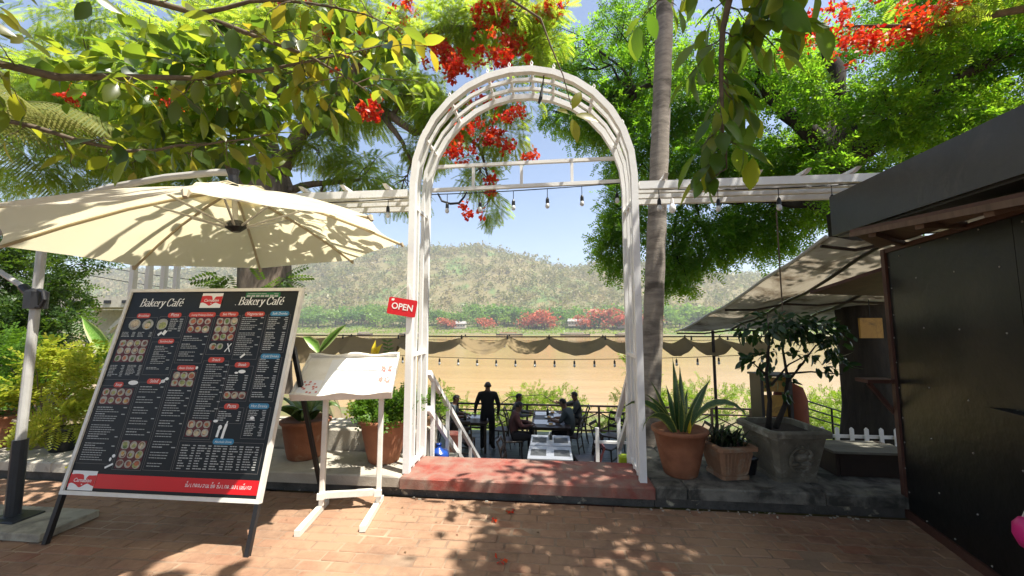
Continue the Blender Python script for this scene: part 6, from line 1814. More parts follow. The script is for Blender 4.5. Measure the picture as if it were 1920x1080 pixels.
for x in peaks[1:-1]:
    for y in (9.3, 9.72):
        q = MB(); q.tube([(x, y, 1.20), (x, y, 1.30)], [0.022, 0.016], 6); build(q, 'clip', 'black', sc_)
for x in (-6.9, 5.0):
    q = MB(); q.tube([(x, 9.5, DZ), (x, 9.5, 1.35)], 0.04, 8); build(q, 'support_pole', 'darkwood', sc_)

# ------------------------------------------------------------------ strings of bulbs
def light_string(label, pts, bulbs, drop=0.09, big=1.0, bm='bulb'):
    r = thing('light_string', label, 'string lights', pts[0])
    q = MB(); q.tube(pts, 0.006 * big, 5); build(q, 'cable', 'wire', r)
    P = [Vector(p) for p in pts]
    for t in bulbs:
        f = t * (len(P) - 1); i = min(int(f), len(P) - 2); p = P[i].lerp(P[i + 1], f - i)
        q = MB(); q.tube([p, p - Vector((0, 0, drop))], 0.004, 5); q.tube([p - Vector((0, 0, drop)), p - Vector((0, 0, drop + 0.02)), p - Vector((0, 0, drop + 0.065 * big))], [0.009 * big, 0.018 * big, 0.02 * big], 8)
        sk_ = build(q, 'socket', 'black', r)
        q = MB(); c = p - Vector((0, 0, drop + 0.065 * big))
        q.lathe([(0.014 * big, 0), (0.022 * big, -0.02 * big), (0.024 * big, -0.04 * big), (0.016 * big, -0.056 * big), (0.004 * big, -0.062 * big)], c, 10); build(q, 'bulb', bm, sk_, sm=True)
    return r
def sagline(a, b, sag, n=10):
    a, b = Vector(a), Vector(b)
    return [a.lerp(b, i / n) - Vector((0, 0, sag * 4 * (i / n) * (1 - i / n))) for i in range(n + 1)]
light_string('string of bulbs hanging across the arch under the crossbar', sagline((-1.35, 4.20, 3.07), (0.79, 4.20, 3.13), 0.015), [0.09 + 0.178 * k for k in range(6)], 0.10)
light_string('string of bulbs along the right pergola', sagline((0.95, 3.76, 2.90), (2.9, 3.76, 2.89), 0.03), [0.06, 0.34, 0.62, 0.86], 0.09)
light_string('string of bulbs along the left pergola behind the umbrella', sagline((-3.6, 3.76, 2.90), (-1.45, 3.76, 2.89), 0.03), [0.3, 0.6, 0.9], 0.07)
wb = thing('white_bulb_lamp', 'white bulb hanging alone by the palm trunk under the right pergola', 'lamp', (1.22, 3.86, 2.7))
q = MB(); q.tube([(1.22, 3.86, 2.93), (1.22, 3.86, 2.83)], 0.005, 5); q.tube([(1.22, 3.86, 2.83), (1.22, 3.86, 2.78)], [0.014, 0.019], 8); build(q, 'socket', 'gypsum', wb)
q = MB(); q.lathe([(0.016, 0.0), (0.026, -0.025), (0.034, -0.055), (0.03, -0.08), (0.012, -0.098)], (1.22, 3.86, 2.78), 12); build(q, 'bulb', 'bulb_white', wb, sm=True)
light_string('nearer string of bulbs slung over the deck below the shade cloth', sagline((-4.6, 9.0, 0.86), (4.8, 9.0, 0.92), 0.13, 24), [0.02 + 0.048 * k for k in range(21)], 0.03, 1.2)
light_string('second string of bulbs slung behind the shade cloth over the deck', sagline((-5.5, 10.6, 1.16), (5.0, 10.6, 1.16), 0.06, 24), [0.03 + 0.075 * k for k in range(13)], 0.03, 1.2)
kc = MB(); kc.tube([(-1.27, 4.2, 3.08), (-1.22, 4.2, 2.99), (-1.12, 4.2, 2.955), (-1.02, 4.2, 2.96), (-0.96, 4.2, 3.03), (-0.93, 4.2, 3.09)], [0.01, 0.013, 0.014, 0.013, 0.011, 0.008], 6)
tag(build(kc, 'cable_loop', 'wire'), 'slack loop of black cable at the upper left inside the arch', 'cable')
ct = MB(); ct.tube([(-0.03, 3.72, 4.18), (-0.05, 3.70, 4.0), (-0.07, 3.69, 3.86), (-0.09, 3.69, 3.80)], [0.006, 0.008, 0.02, 0.012], 6)
tag(build(ct, 'hanging_socket', 'wire'), 'black lamp socket hanging from the top of the arch', 'socket')
# ------------------------------------------------------------------ trees
def big_tree(name, label, base, trunk, tr, limbs, clumps, T, size, lm, bark, sub, droop, flat_, flowers=None, kidscale=1.0, label_group=None):
    r = thing(name, label, 'tree', base)
    q = MB(); q.tube(trunk, tr, 16)
    # buttress ridges make the trunk uneven
    vs = []
    for i, v in enumerate(q.v):
        k = i // 16; c = Vector(trunk[min(k, len(trunk) - 1)]); d = Vector(v) - c; a = math.atan2(d.y, d.x)
        vs.append(tuple(c + d * (1 + 0.12 * math.sin(3 * a + k) + 0.07 * math.sin(7 * a + 2 * k))))
    q.v = vs
    build(q, 'trunk', bark, r, sm=True)
    skel = []
    for pts, r0, r1 in limbs:
        q = MB(); P = []
        for a, b in zip(pts, pts[1:]):
            P += bez(a, b, 0, 4, 0.07)[:-1]
        P.append(Vector(pts[-1]))
        q.tube(P, taper(r0, r1, len(P) - 1), 10); build(q, 'limb', bark, r, sm=True)
        skel += [(p, r0 + (r1 - r0) * i / len(P)) for i, p in enumerate(P)]
    q = MB()
    for c, rr_, n in clumps:
        cv = Vector(c)
        p, rr0 = min(skel, key=lambda s_: (s_[0] - cv).length)
        pts = bez(p, cv, 0.06 * (cv - p).length, 5, 0.12)
        q.tube(pts, taper(min(rr0 * 0.6, 0.07), 0.014, 5), 7)
        for k in range(7):
            d = Vector((R.uniform(-1, 1) * rr_[0], R.uniform(-1, 1) * rr_[1], R.uniform(-1, 0.8) * rr_[2])) * 0.95
            st_ = pts[R.choice((2, 3, 4, 5))]
            tw = bez(st_, cv + d, 0.02, 4, 0.14)
            q.tube(tw, taper(0.018, 0.004, 4), 5)
    build(q, 'branches', bark, r, sm=True)['kind'] = 'stuff'
    foliage(T, clumps, size, 'crown', lm, r, droop=droop, sub=sub, flat_=flat_)
    if flowers:
        blossom(flowers, r)
    return r
def blossom(clusters, parent, k=1.0):
    P, D, S = [], [], []
    for c, rr_, n in clusters:
        for _ in range(n):
            hd = np.array(c) + NR.normal(size=3) * np.array(rr_) * 0.6
            m_ = NR.integers(14, 26)
            P.append(hd + NR.normal(size=(m_, 3)) * 0.05); D.append(NR.normal(size=(m_, 3))); S.append(NR.uniform(0.07, 0.13, m_) * k)
    P, D, S = np.concatenate(P), np.concatenate(D), np.concatenate(S)
    V, F = scatter((np.array([(0, 0, 0), (.6, .34, .05), (1, 0, -.1), (.6, -.34, .05)]), np.array([(0, 1, 2, 3)])), P, D, NR.normal(size=P.shape), S)
    return np_build(V, F, 'blossoms', 'lf_red', parent)

FT = t_frond(11, 0.06, 0.30, 0.3)
fl_cl = [((-13.2, 9, 8.3), (1.5, 1.2, 0.9), 909), ((-11.4, 8.2, 7.3), (1.4, 1.1, 0.6), 909), ((-9.6, 9, 8.9), (1.5, 1.2, 0.8), 938), ((-8.8, 7.8, 7.1), (1.3, 1, 0.55), 827), ((-6.6, 8.2, 8.3), (1.3, 1.1, 0.7), 938), ((-5.2, 9, 7.0), (1.0, 0.9, 0.5), 661), ((-4.3, 8.4, 8.8), (1.2, 1, 0.6), 883), ((-3.5, 9, 7.5), (0.9, 0.8, 0.45), 606),
         ((-2.5, 8.7, 6.55), (0.8, 0.7, 0.4), 412), ((-2.0, 8.5, 8.7), (1.0, 0.9, 0.5), 661), ((-0.7, 8.2, 8.6), (0.9, 0.8, 0.4), 412), ((-5.0, 9.5, 5.6), (0.9, 0.8, 0.5), 346), ((-5.9, 9.4, 4.7), (0.7, 0.6, 0.4), 214), ((-9.4, 9.4, 5.4), (1.3, 1.0, 0.6), 429), ((-11.6, 9.4, 5.1), (1.3, 1.0, 0.7), 429), ((-1.7, 8.9, 5.3), (0.5, 0.4, 0.7), 120), ((-1.35, 8.9, 4.5), (0.3, 0.3, 0.5), 57), ((-6.0, 9.2, 6.1), (0.8, 0.7, 0.4), 247), ((-7.8, 8.8, 9.6), (1.5, 1.2, 0.6), 772), ((-3.9, 9.6, 5.0), (0.6, 0.5, 0.4), 147), ((-3.0, 9.2, 5.9), (0.6, 0.5, 0.35), 219), ((-12, 9.5, 6.2), (1.3, 1, 0.5), 550), ((-10.2, 9.6, 6.6), (1.2, 1, 0.4), 550), ((-0.2, 8.5, 7.9), (0.6, 0.5, 0.4), 164), ((-1.2, 8.3, 5.9), (0.7, 0.5, 0.5), 138), ((-0.9, 8.3, 6.7), (0.6, 0.5, 0.4), 103), ((-13.5, 8.5, 5.6), (1.4, 1.0, 0.8), 482), ((-10.3, 8.0, 5.9), (1.3, 0.9, 0.5), 413), ((-8.2, 8.0, 8.0), (1.2, 0.9, 0.5), 345), ((-5.6, 8.2, 9.4), (1.2, 0.9, 0.5), 345), ((-11.8, 8.2, 9.4), (1.5, 1.0, 0.6), 413), ((-9.0, 8.2, 6.2), (1.2, 0.8, 0.5), 300), ((-12.5, 8.0, 7.6), (1.3, 0.9, 0.6), 300), ((-14.5, 8.4, 6.9), (1.2, 0.9, 0.8), 260)]
fl_fl = [((-2.42, 8.20, 7.70), (0.30, 0.18, 0.21), 21), ((-2.00, 7.80, 7.13), (0.22, 0.13, 0.15), 13), ((-2.62, 8.20, 8.05), (0.20, 0.12, 0.14), 10), ((-1.17, 7.80, 7.39), (0.35, 0.21, 0.24), 18), ((-0.80, 8.20, 7.91), (0.25, 0.15, 0.17), 12), ((-1.30, 7.80, 8.39), (0.35, 0.21, 0.24), 21), ((-0.13, 8.20, 8.70), (0.45, 0.27, 0.32), 27), ((-3.98, 7.80, 6.33), (0.25, 0.15, 0.17), 16), ((-4.38, 8.20, 8.25), (0.30, 0.18, 0.21), 10), ((-6.03, 7.80, 8.93), (0.40, 0.24, 0.28), 10), ((-3.35, 8.20, 8.98), (0.30, 0.18, 0.21), 8), ((-10.43, 7.0, 6.6), (0.25, 0.15, 0.17), 8), ((-8.1, 7.2, 6.5), (0.30, 0.18, 0.21), 12), ((-7.2, 7.2, 5.9), (0.30, 0.18, 0.21), 8), ((-7.68, 7.6, 8.0), (0.25, 0.15, 0.17), 6), ((-8.0, 7.2, 6.1), (0.30, 0.18, 0.21), 5), ((-1.72, 8.00, 6.49), (0.35, 0.21, 0.24), 9), ((-1.69, 7.80, 5.72), (0.35, 0.21, 0.24), 12), ((-1.16, 7.9, 5.58), (0.35, 0.21, 0.24), 10), ((-0.77, 7.80, 6.03), (0.30, 0.18, 0.21), 8), ((-0.45, 8.20, 5.31), (0.20, 0.12, 0.14), 4), ((-1.92, 7.80, 5.19), (0.30, 0.18, 0.21), 8), ((-1.46, 8.20, 4.67), (0.30, 0.18, 0.21), 5), ((-1.56, 7.80, 4.01), (0.25, 0.15, 0.17), 4), ((-4.89, 8.00, 7.61), (0.20, 0.12, 0.14), 4), ((-5.27, 7.80, 8.27), (0.30, 0.18, 0.21), 5)]
ftree = big_tree('flame_tree', 'large spreading flame tree with red blossoms behind the cream umbrella', (-7.1, 9, -2), [(-7.0, 9, -2.1), (-7.05, 9, 0.3), (-7.1, 9, 2.6), (-7.2, 9, 4.2), (-7.3, 9, 5.2), (-7.35, 9, 5.75)], [0.8, 0.6, 0.56, 0.52, 0.6, 0.42],
         [([(-7.5, 9, 5.3), (-8.6, 8.9, 6.0), (-10.2, 8.7, 6.15), (-12, 8.6, 6.9), (-14, 8.8, 7.8)], 0.30, 0.07), ([(-7.3, 9, 5.4), (-7.2, 9, 6.8), (-7.0, 8.8, 8.4), (-7.6, 8.8, 9.8)], 0.26, 0.07), ([(-7.1, 9, 5.3), (-6.3, 8.9, 6.5), (-5.3, 8.7, 7.3), (-4.3, 8.5, 8.3), (-2.2, 8.4, 8.6), (-0.4, 8.3, 8.5)], 0.24, 0.05), ([(-5.3, 8.7, 7.3), (-4.1, 8.9, 6.9), (-3.3, 8.9, 6.3), (-2.4, 8.8, 6.45), (-1.7, 8.9, 5.9), (-1.4, 8.9, 4.9)], 0.14, 0.02), ([(-6.9, 9.1, 5.0), (-6.0, 9.4, 5.3), (-5.0, 9.5, 5.4)], 0.12, 0.04), ([(-4.2, 8.9, 6.9), (-3.7, 8.9, 6.2), (-3.4, 9.0, 5.6)], 0.10, 0.03)],
         fl_cl, FT, 0.36, 'lf_flame', 'bark', 0.22, 0.45, 0.7, fl_fl)
# ferns growing on the trunk
foliage(t_frond(8, 0.12), [((-6.55, 8.5, 2.65), (0.35, 0.3, 0.4), 40), ((-7.6, 8.5, 2.5), (0.3, 0.3, 0.35), 30)], 0.5, 'trunk_ferns', 'lf_dark', ftree, droop=0.3)

RT_ = t_sprig(6, 0.26, 0.11, 0.35)
rn_cl = [((1.75, 8.8, 4.1), (0.55, 0.6, 0.8), 955), ((1.5, 9.0, 3.2), (0.45, 0.5, 0.55), 430), ((2.2, 9, 5.5), (0.8, 0.8, 0.7), 1139), ((1.3, 9.4, 6.6), (0.9, 0.8, 0.6), 955), ((2.3, 9.4, 7.6), (1.0, 0.9, 0.7), 1139), ((3.2, 8.6, 3.5), (0.8, 0.7, 0.7), 1276), ((2.7, 8.7, 2.7), (0.5, 0.5, 0.4), 453), ((3.4, 8.2, 4.9), (0.8, 0.8, 0.6), 1276), ((3.2, 8.6, 6.5), (0.9, 0.8, 0.7), 1276), ((4.5, 8.5, 3.6), (0.8, 0.7, 0.6), 1276), ((4.7, 8.2, 5.0), (0.9, 0.8, 0.6), 1276), ((4.5, 8.8, 7.2), (1.0, 0.9, 0.7), 1276), ((5.9, 8.5, 4.3), (0.9, 0.8, 0.6), 1184), ((6.2, 8, 5.8), (1.0, 0.9, 0.7), 1412), ((5.9, 9, 7.6), (1.0, 0.9, 0.7), 1184), ((7.4, 7.6, 5.1), (1.0, 0.9, 0.7), 1276), ((7.7, 7.5, 6.6), (1.0, 0.9, 0.7), 1412), ((7.6, 8.2, 8.2), (1.1, 1.0, 0.7), 955), ((9.3, 7.0, 5.6), (1.1, 0.9, 0.8), 1276), ((9.6, 7.0, 7.2), (1.1, 1.0, 0.8), 1276), ((11.2, 7.0, 6.6), (1.1, 0.9, 0.9), 955), ((8.8, 8.6, 4.2), (1.0, 0.8, 0.6), 727), ((4.0, 7.2, 6.3), (0.7, 0.6, 0.4), 453), ((6.6, 6.6, 6.9), (0.9, 0.7, 0.4), 591), ((8.4, 6.0, 6.4), (0.9, 0.7, 0.5), 682), ((4.6, 6.4, 4.0), (0.7, 0.3, 0.5), 358), ((5.6, 6.4, 4.9), (0.8, 0.3, 0.5), 453), ((6.8, 6.3, 4.6), (0.8, 0.3, 0.5), 413), ((4.4, 6.5, 5.4), (0.7, 0.3, 0.4), 275), ((6.0, 6.3, 5.8), (0.6, 0.3, 0.3), 192), ((0.6, 9.8, 8.5), (0.9, 0.7, 0.6), 609), ((1.2, 9.6, 7.3), (0.8, 0.7, 0.6), 609), ((-0.2, 10.2, 9.6), (1.0, 0.8, 0.5), 522), ((1.9, 9.2, 9.0), (0.9, 0.8, 0.6), 609), ((1.9, 9.2, 6.3), (0.7, 0.6, 0.5), 377), ((0.3, 9.9, 7.2), (0.6, 0.5, 0.5), 261), ((2.9, 6.9, 6.5), (0.9, 0.7, 0.3), 320), ((1.9, 7.4, 7.3), (0.8, 0.7, 0.3), 220)]
big_tree('rain_tree', 'big bright green tree with dark trunk rising behind the kiosk awning', (5.45, 7.2, -1.5), [(5.5, 7.2, -1.7), (5.48, 7.2, 0.2), (5.42, 7.2, 1.6), (5.25, 7.2, 3.0), (5.2, 7.2, 4.2), (5.25, 7.2, 5.2)], [0.62, 0.42, 0.37, 0.30, 0.27, 0.22],
         [([(5.2, 7.2, 4.5), (4.7, 7.2, 5.1), (4.1, 7.3, 5.9), (3.2, 7.8, 6.6), (2.0, 8.6, 6.9)], 0.20, 0.05), ([(5.25, 7.2, 5.0), (5.3, 7.2, 6.2), (5.2, 7.6, 7.6)], 0.20, 0.07), ([(5.25, 7.2, 4.3), (6.2, 7.2, 5.1), (7.2, 7.1, 5.9), (8.6, 7.0, 6.6), (10.5, 7, 6.9)], 0.16, 0.05), ([(5.2, 7.2, 3.6), (4.4, 7.8, 4.0), (3.2, 8.4, 4.2), (2.0, 8.8, 4.4)], 0.12, 0.03), ([(5.25, 7.2, 3.5), (6.4, 7.9, 4.0), (8.4, 8.4, 4.3)], 0.11, 0.04)],
         rn_cl, RT_, 0.29, 'lf_rain', 'bark_dk', 0.10, 0.45, 0.6)

f2 = thing('flame_tree', 'second flame tree with a band of red blossoms above the kiosk roof', 'tree', (9.6, 4.2, 0))
q = MB(); q.tube([(9.6, 4.2, -0.1), (9.5, 4.3, 2.5), (9.2, 4.6, 5.0)], [0.3, 0.24, 0.18], 10); build(q, 'trunk', 'bark', f2, sm=True)
q = MB(); q.tube([(9.2, 4.6, 5.0), (8.2, 5.3, 5.9), (7.0, 5.8, 6.1), (5.8, 6.0, 6.05), (4.5, 6.0, 6.15)], [0.16, 0.1, 0.06, 0.04, 0.015], 8); q.tube([(7.0, 5.8, 6.1), (6.8, 5.7, 6.6), (5.6, 5.8, 6.9)], [0.05, 0.03, 0.01], 6); build(q, 'limb', 'bark', f2, sm=True)
blossom([((4.2, 5.95, 5.95), (0.5, 0.3, 0.14), 13), ((4.8, 5.95, 5.85), (0.5, 0.3, 0.14), 20), ((5.3, 5.95, 5.95), (0.4, 0.3, 0.15), 16), ((5.8, 5.9, 6.2), (0.4, 0.3, 0.15), 13), ((4.4, 5.9, 6.3), (0.6, 0.3, 0.15), 9)], f2, 0.68)
foliage(FT, [((5.5, 6.1, 6.3), (1.2, 0.6, 0.35), 90), ((7.0, 5.9, 6.6), (1.2, 0.7, 0.4), 110), ((8.6, 5.2, 6.3), (1.0, 0.8, 0.5), 110)], 0.36, 'crown', 'lf_flame', f2, droop=0.4)

# coconut palms
def palm(label, pts, rr_, crown, n, L, tilt0=0.0):
    r = thing('coconut_palm', label, 'palm', pts[0])
    P = []
    for a, b in zip(pts, pts[1:]): P += [Vector(a).lerp(Vector(b), k / 10) for k in range(10)]
    P.append(Vector(pts[-1])); m_ = len(P) - 1
    rad_ = [rr_[0] + (rr_[1] - rr_[0]) * i / m_ + (0.004 if i % 2 else -0.002) for i in range(m_ + 1)]
    q = MB(); q.tube(P, rad_, 14); build(q, 'trunk', 'palmbark', r, sm=True)
    c = Vector(crown)
    for k in range(n):
        az = 2 * math.pi * k / n + R.uniform(-.15, .15); l_ = L * R.uniform(.85, 1.1)
        sp = curve_leaf(c, az, l_, R.uniform(0.2, 1.1), R.uniform(1.2, 1.9), 14)
        q = MB(); q.tube(sp, taper(0.025, 0.005, 14), 5)
        s_ = Vector((-math.sin(az), math.cos(az), 0))
        for i in range(2, 14):
            for sub_ in (0, 0.33, 0.66):
                b = sp[i].lerp(sp[min(i + 1, 14)], sub_); dd = (sp[min(i + 1, 14)] - sp[i - 1]).normalized()
                ll = l_ * 0.26 * math.sin(math.pi * (0.12 + 0.83 * (i + sub_) / 14.7))
                for sg_ in (-1, 1):
                    e = b + (s_ * sg_ * 0.8 + dd * 0.55 + Vector((0, 0, -0.55))).normalized() * ll
                    w_ = dd * 0.02
                    q.add([b - w_, b + w_, b.lerp(e, 0.6) + w_ * 0.9, e, b.lerp(e, 0.6) - w_ * 0.9], [(0, 1, 2, 3, 4)])
        build(q, 'frond', 'lf_palm', r)
    return r
palm('tall coconut palm trunk standing just right of the arch', [(1.20, 5.2, -1.7), (1.28, 5.2, 0.68), (1.445, 5.2, 3.06), (1.63, 5.2, 5.72), (1.82, 5.2, 9.2)], (0.135, 0.105), (1.82, 5.2, 9.3), 14, 2.6)
palm('coconut palm with pale drooping fronds at the upper left edge', [(-11.9, 6.3, -0.1), (-11.9, 6.2, 3.0), (-11.6, 6.0, 5.4)], (0.19, 0.15), (-11.6, 6.0, 5.5), 20, 3.4)

# ------------------------------------------------------------------ broad-leaved trees overhanging the street
leaf_meshes = []
for k in range(6):
    tv, tf = t_leaf(R.uniform(0.44, 0.56), R.uniform(0.05, 0.16), R.uniform(0.05, 0.35))
    tv = tv * 0.88 + np.array([0.12, 0, 0]); tv[:, 2] += 0.03 * np.sin(tv[:, 0] * 9 + k) * np.abs(tv[:, 1])
    V = [tuple(v) for v in tv]; F = [tuple(int(i) for i in f) for f in tf]
    b = len(V); V += [(0, -.008, 0.0), (0, .008, 0.0), (0.14, .008, 0.0), (0.14, -.008, 0.0)]; F.append((b, b + 1, b + 2, b + 3))
    me = bpy.data.meshes.new('leaf'); me.from_pydata(V, [], F); me.update(); me.polygons.foreach_set('use_smooth', [True] * len(F))
    leaf_meshes.append(me)
def leaf_at(parent, p, d, up, s, material):
    o = bpy.data.objects.new('leaf', leaf_mesh(material)); col.objects.link(o); o.parent = parent
    d = Vector(d).normalized(); y = Vector(up).cross(d)
    if y.length < 1e-3: y = Vector((0, 1, 0))
    y.normalize(); z = d.cross(y)
    m = Matrix((d, y, z)).transposed().to_4x4(); m.translation = Vector(p)
    o.matrix_local = WM[parent.name].inverted() @ m @ Matrix.Diagonal((s, s, s, 1))
    return o
_lm = {}
def leaf_mesh(material):
    k = R.randrange(6)
    if (material, k) not in _lm:
        me = leaf_meshes[k].copy(); me.materials.clear(); me.materials.append(M[material]); _lm[(material, k)] = me
    return _lm[(material, k)]
def overhang(r, limbs, twigs, material, nleaf, size, hang=0.6, maxleaf=290):
    """limbs as wood, then twigs that leave them and carry leaves one by one"""
    cnt = 0; skel = []
    for pts, r0, r1 in limbs:
        P = []
        for a, b in zip(pts, pts[1:]): P += bez(a, b, 0, 3, 0.06)[:-1]
        P.append(Vector(pts[-1]))
        q = MB(); q.tube(P, taper(r0, r1, len(P) - 1), 8); build(q, 'branch', 'twig', r, sm=True)
        skel.append(P)
    tw_mb = MB()
    for li, t, L, dirv in twigs:
        P = skel[li]; f = t * (len(P) - 1); i = min(int(f), len(P) - 2); p = P[i].lerp(P[i + 1], f - i)
        d = Vector(dirv).normalized()
        e = p + d * L
        T_ = bez(p, e, 0.06 * L, 5, 0.12)
        for k in range(1, 6): T_[k].z -= 0.10 * L * (k / 5) ** 2
        tw_mb.tube(T_, taper(0.0065, 0.002, 5), 5)
        n = max(3, int(nleaf * L))
        for k in range(n):
            if cnt >= maxleaf: break
            u = 0.2 + 0.8 * k / max(1, n - 1); f2_ = u * 5; j = min(int(f2_), 4); b = T_[j].lerp(T_[j + 1], f2_ - j)
            td = (T_[j + 1] - T_[j]).normalized()
            az = k * 2.4 + R.uniform(-.5, .5)
            s1 = td.cross(Vector((0, 0, 1))); s1 = s1.normalized() if s1.length > 1e-3 else Vector((1, 0, 0))
            s2 = s1.cross(td)
            ld = td * 0.55 + s1 * math.cos(az) + s2 * math.sin(az) * 0.6 + Vector((0, 0, -hang))
            up = Vector((R.gauss(0, .45), R.gauss(-0.25, .45), 1))
            leaf_at(r, b, ld, up, size * R.uniform(0.7, 1.2), material); cnt += 1
    build(tw_mb, 'twigs', 'twig', r)['kind'] = 'stuff'
    return cnt
oL = thing('overhanging_tree', 'broad leaved tree with yellow green leaves overhanging the street from the left', 'tree', (-6.6, -1.6, 0))
q = MB(); q.tube([(-6.6, -1.6, -0.05), (-6.5, -1.2, 1.6), (-6.3, -0.5, 3.3), (-5.9, 0.2, 4.6)], [0.22, 0.18, 0.15, 0.10], 12); build(q, 'trunk', 'bark', oL, sm=True)
limbsL = [([(-6.2, -0.3, 3.4), (-5.0, 1.6, 3.5), (-4.0, 2.6, 3.6), (-3.1, 3.0, 3.8), (-2.3, 3.1, 3.95), (-1.6, 3.1, 4.05)], 0.05, 0.006),
          ([(-5.0, 1.6, 3.5), (-4.5, 2.5, 3.25), (-3.8, 3.0, 3.15), (-3.2, 3.15, 3.25), (-2.6, 3.2, 3.35)], 0.03, 0.005),
          ([(-5.9, 0.2, 4.6), (-4.4, 2.0, 4.4), (-3.0, 2.8, 4.25), (-2.1, 3.0, 3.95), (-1.6, 3.1, 3.65)], 0.045, 0.006),
          ([(-4.4, 2.0, 4.4), (-2.4, 2.2, 4.75), (-0.9, 2.6, 4.5), (-0.05, 2.85, 4.0), (0.18, 2.9, 3.30)], 0.03, 0.003),
          ([(-3.0, 2.8, 4.25), (-2.3, 2.9, 4.4), (-1.6, 3.0, 4.3), (-1.3, 3.05, 4.15)], 0.02, 0.003)]
twL = []
for li, n, L0, L1 in ((0, 22, .3, .7), (1, 16, .25, .55), (2, 18, .3, .6), (3, 5, .2, .35), (4, 8, .2, .4)):
    for k in range(n):
        t = 0.30 + 0.70 * (k + R.random()) / n if li != 3 else 0.30 + 0.14 * (k + .5) / n
        a = R.uniform(0, 6.28)
        twL.append((li, t, R.uniform(L0, L1) * (0.75 if li == 1 else 1), (math.cos(a), 0.55 * math.sin(a) + .1, R.uniform(-0.8, 0.45))))
R.shuffle(twL)
overhang(oL, limbsL, twL, 'lf_over', 9.5, 0.235, 0.45, 285)
# leaves at the end of the spray in front of the arch
for p, d, s_ in (((0.18, 2.9, 3.24), (0.35, -0.1, 0.75), 0.19), ((0.19, 2.9, 3.22), (0.9, -0.1, -0.25), 0.21), ((0.18, 2.9, 3.21), (0.25, 0.0, -0.9), 0.21), ((0.17, 2.9, 3.22), (-0.6, 0.1, 0.5), 0.13)):
    leaf_at(oL, p, d, (0.2, -1, 0.4), s_, 'lf_spray')
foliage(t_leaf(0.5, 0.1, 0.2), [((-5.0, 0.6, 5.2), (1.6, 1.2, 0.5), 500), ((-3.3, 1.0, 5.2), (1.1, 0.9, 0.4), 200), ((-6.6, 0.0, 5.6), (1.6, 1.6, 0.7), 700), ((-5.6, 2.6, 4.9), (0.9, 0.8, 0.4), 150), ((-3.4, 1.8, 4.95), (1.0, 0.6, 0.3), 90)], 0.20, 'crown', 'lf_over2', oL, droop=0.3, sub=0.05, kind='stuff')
foliage(t_leaf(0.5, 0.1, 0.2), [((-3.9, 3.3, 4.0), (0.8, 0.6, 0.45), 300), ((-3.2, 3.6, 4.15), (0.9, 0.6, 0.4), 360), ((-2.2, 3.6, 4.35), (0.6, 0.5, 0.3), 110), ((-3.8, 3.7, 3.5), (0.9, 0.5, 0.25), 150)], 0.20, 'inner_leaves', 'lf_over3', oL, droop=0.3, sub=0.10, kind='stuff')
foliage(t_leaf(0.55, 0.1, 0.2), [((-6.5, -1.0, 6.0), (2.2, 2.2, 0.8), 2470), ((-4.0, -0.8, 6.2), (2.0, 2.0, 0.7), 2470), ((-2.0, -1.6, 6.4), (1.8, 1.8, 0.7), 1900), ((-5.0, -3.6, 6.2), (2.4, 1.8, 0.8), 2280), ((-8.6, 1.0, 5.8), (1.8, 2.2, 0.8), 1900), ((-1.6, 0.4, 6.3), (1.5, 0.8, 0.5), 950)], 0.24, 'unseen_shade_crown', 'lf_over2', oL, droop=0.3, sub=0.06, kind='stuff')  # unseen leaf masses added overhead to dim the sky light on the street

oR = thing('overhanging_tree', 'broad leaved tree overhanging the kiosk with a spray of leaves hanging before the green tree', 'tree', (4.9, -1.2, 0))
q = MB(); q.tube([(4.9, -1.2, -0.05), (4.8, -0.9, 2.0), (4.5, -0.3, 4.0), (4.0, 0.4, 5.4)], [0.25, 0.2, 0.17, 0.12], 12); build(q, 'trunk', 'bark', oR, sm=True)
limbsR = [([(4.0, 0.4, 5.4), (3.0, 1.5, 5.4), (2.0, 2.3, 4.9), (1.35, 2.55, 4.3), (1.2, 2.6, 3.6), (1.17, 2.6, 3.0), (1.18, 2.6, 2.62)], 0.06, 0.004),
          ([(2.0, 2.3, 4.9), (1.7, 2.45, 4.4), (1.55, 2.5, 3.9), (1.42, 2.55, 3.5)], 0.02, 0.004),
          ([(3.0, 1.5, 5.4), (2.4, 2.2, 4.7), (1.9, 2.4, 4.25), (1.6, 2.4, 4.0)], 0.02, 0.004),
          ([(2.0, 2.3, 4.9), (1.4, 2.5, 4.5), (0.95, 2.65, 4.1), (0.7, 2.75, 3.85)], 0.02, 0.003)]
twR = []
for li, n, L0, L1, t0 in ((0, 22, .15, .35, .45), (1, 14, .15, .4, .2), (2, 4, .15, .3, .5), (3, 5, .12, .28, .5)):
    for k in range(n):
        t = t0 + (1 - t0) * (k + R.random()) / n; a = R.uniform(0, 6.28)
        sc__ = 0.6 if (li == 0 and t > 0.8) else 1
        twR.append((li, t, R.uniform(L0, L1) * sc__, (math.cos(a), 0.5 * math.sin(a), R.uniform(-1.1, 0.1))))
R.shuffle(twR)
overhang(oR, limbsR, twR, 'lf_hang', 26, 0.25, 0.9, 295)
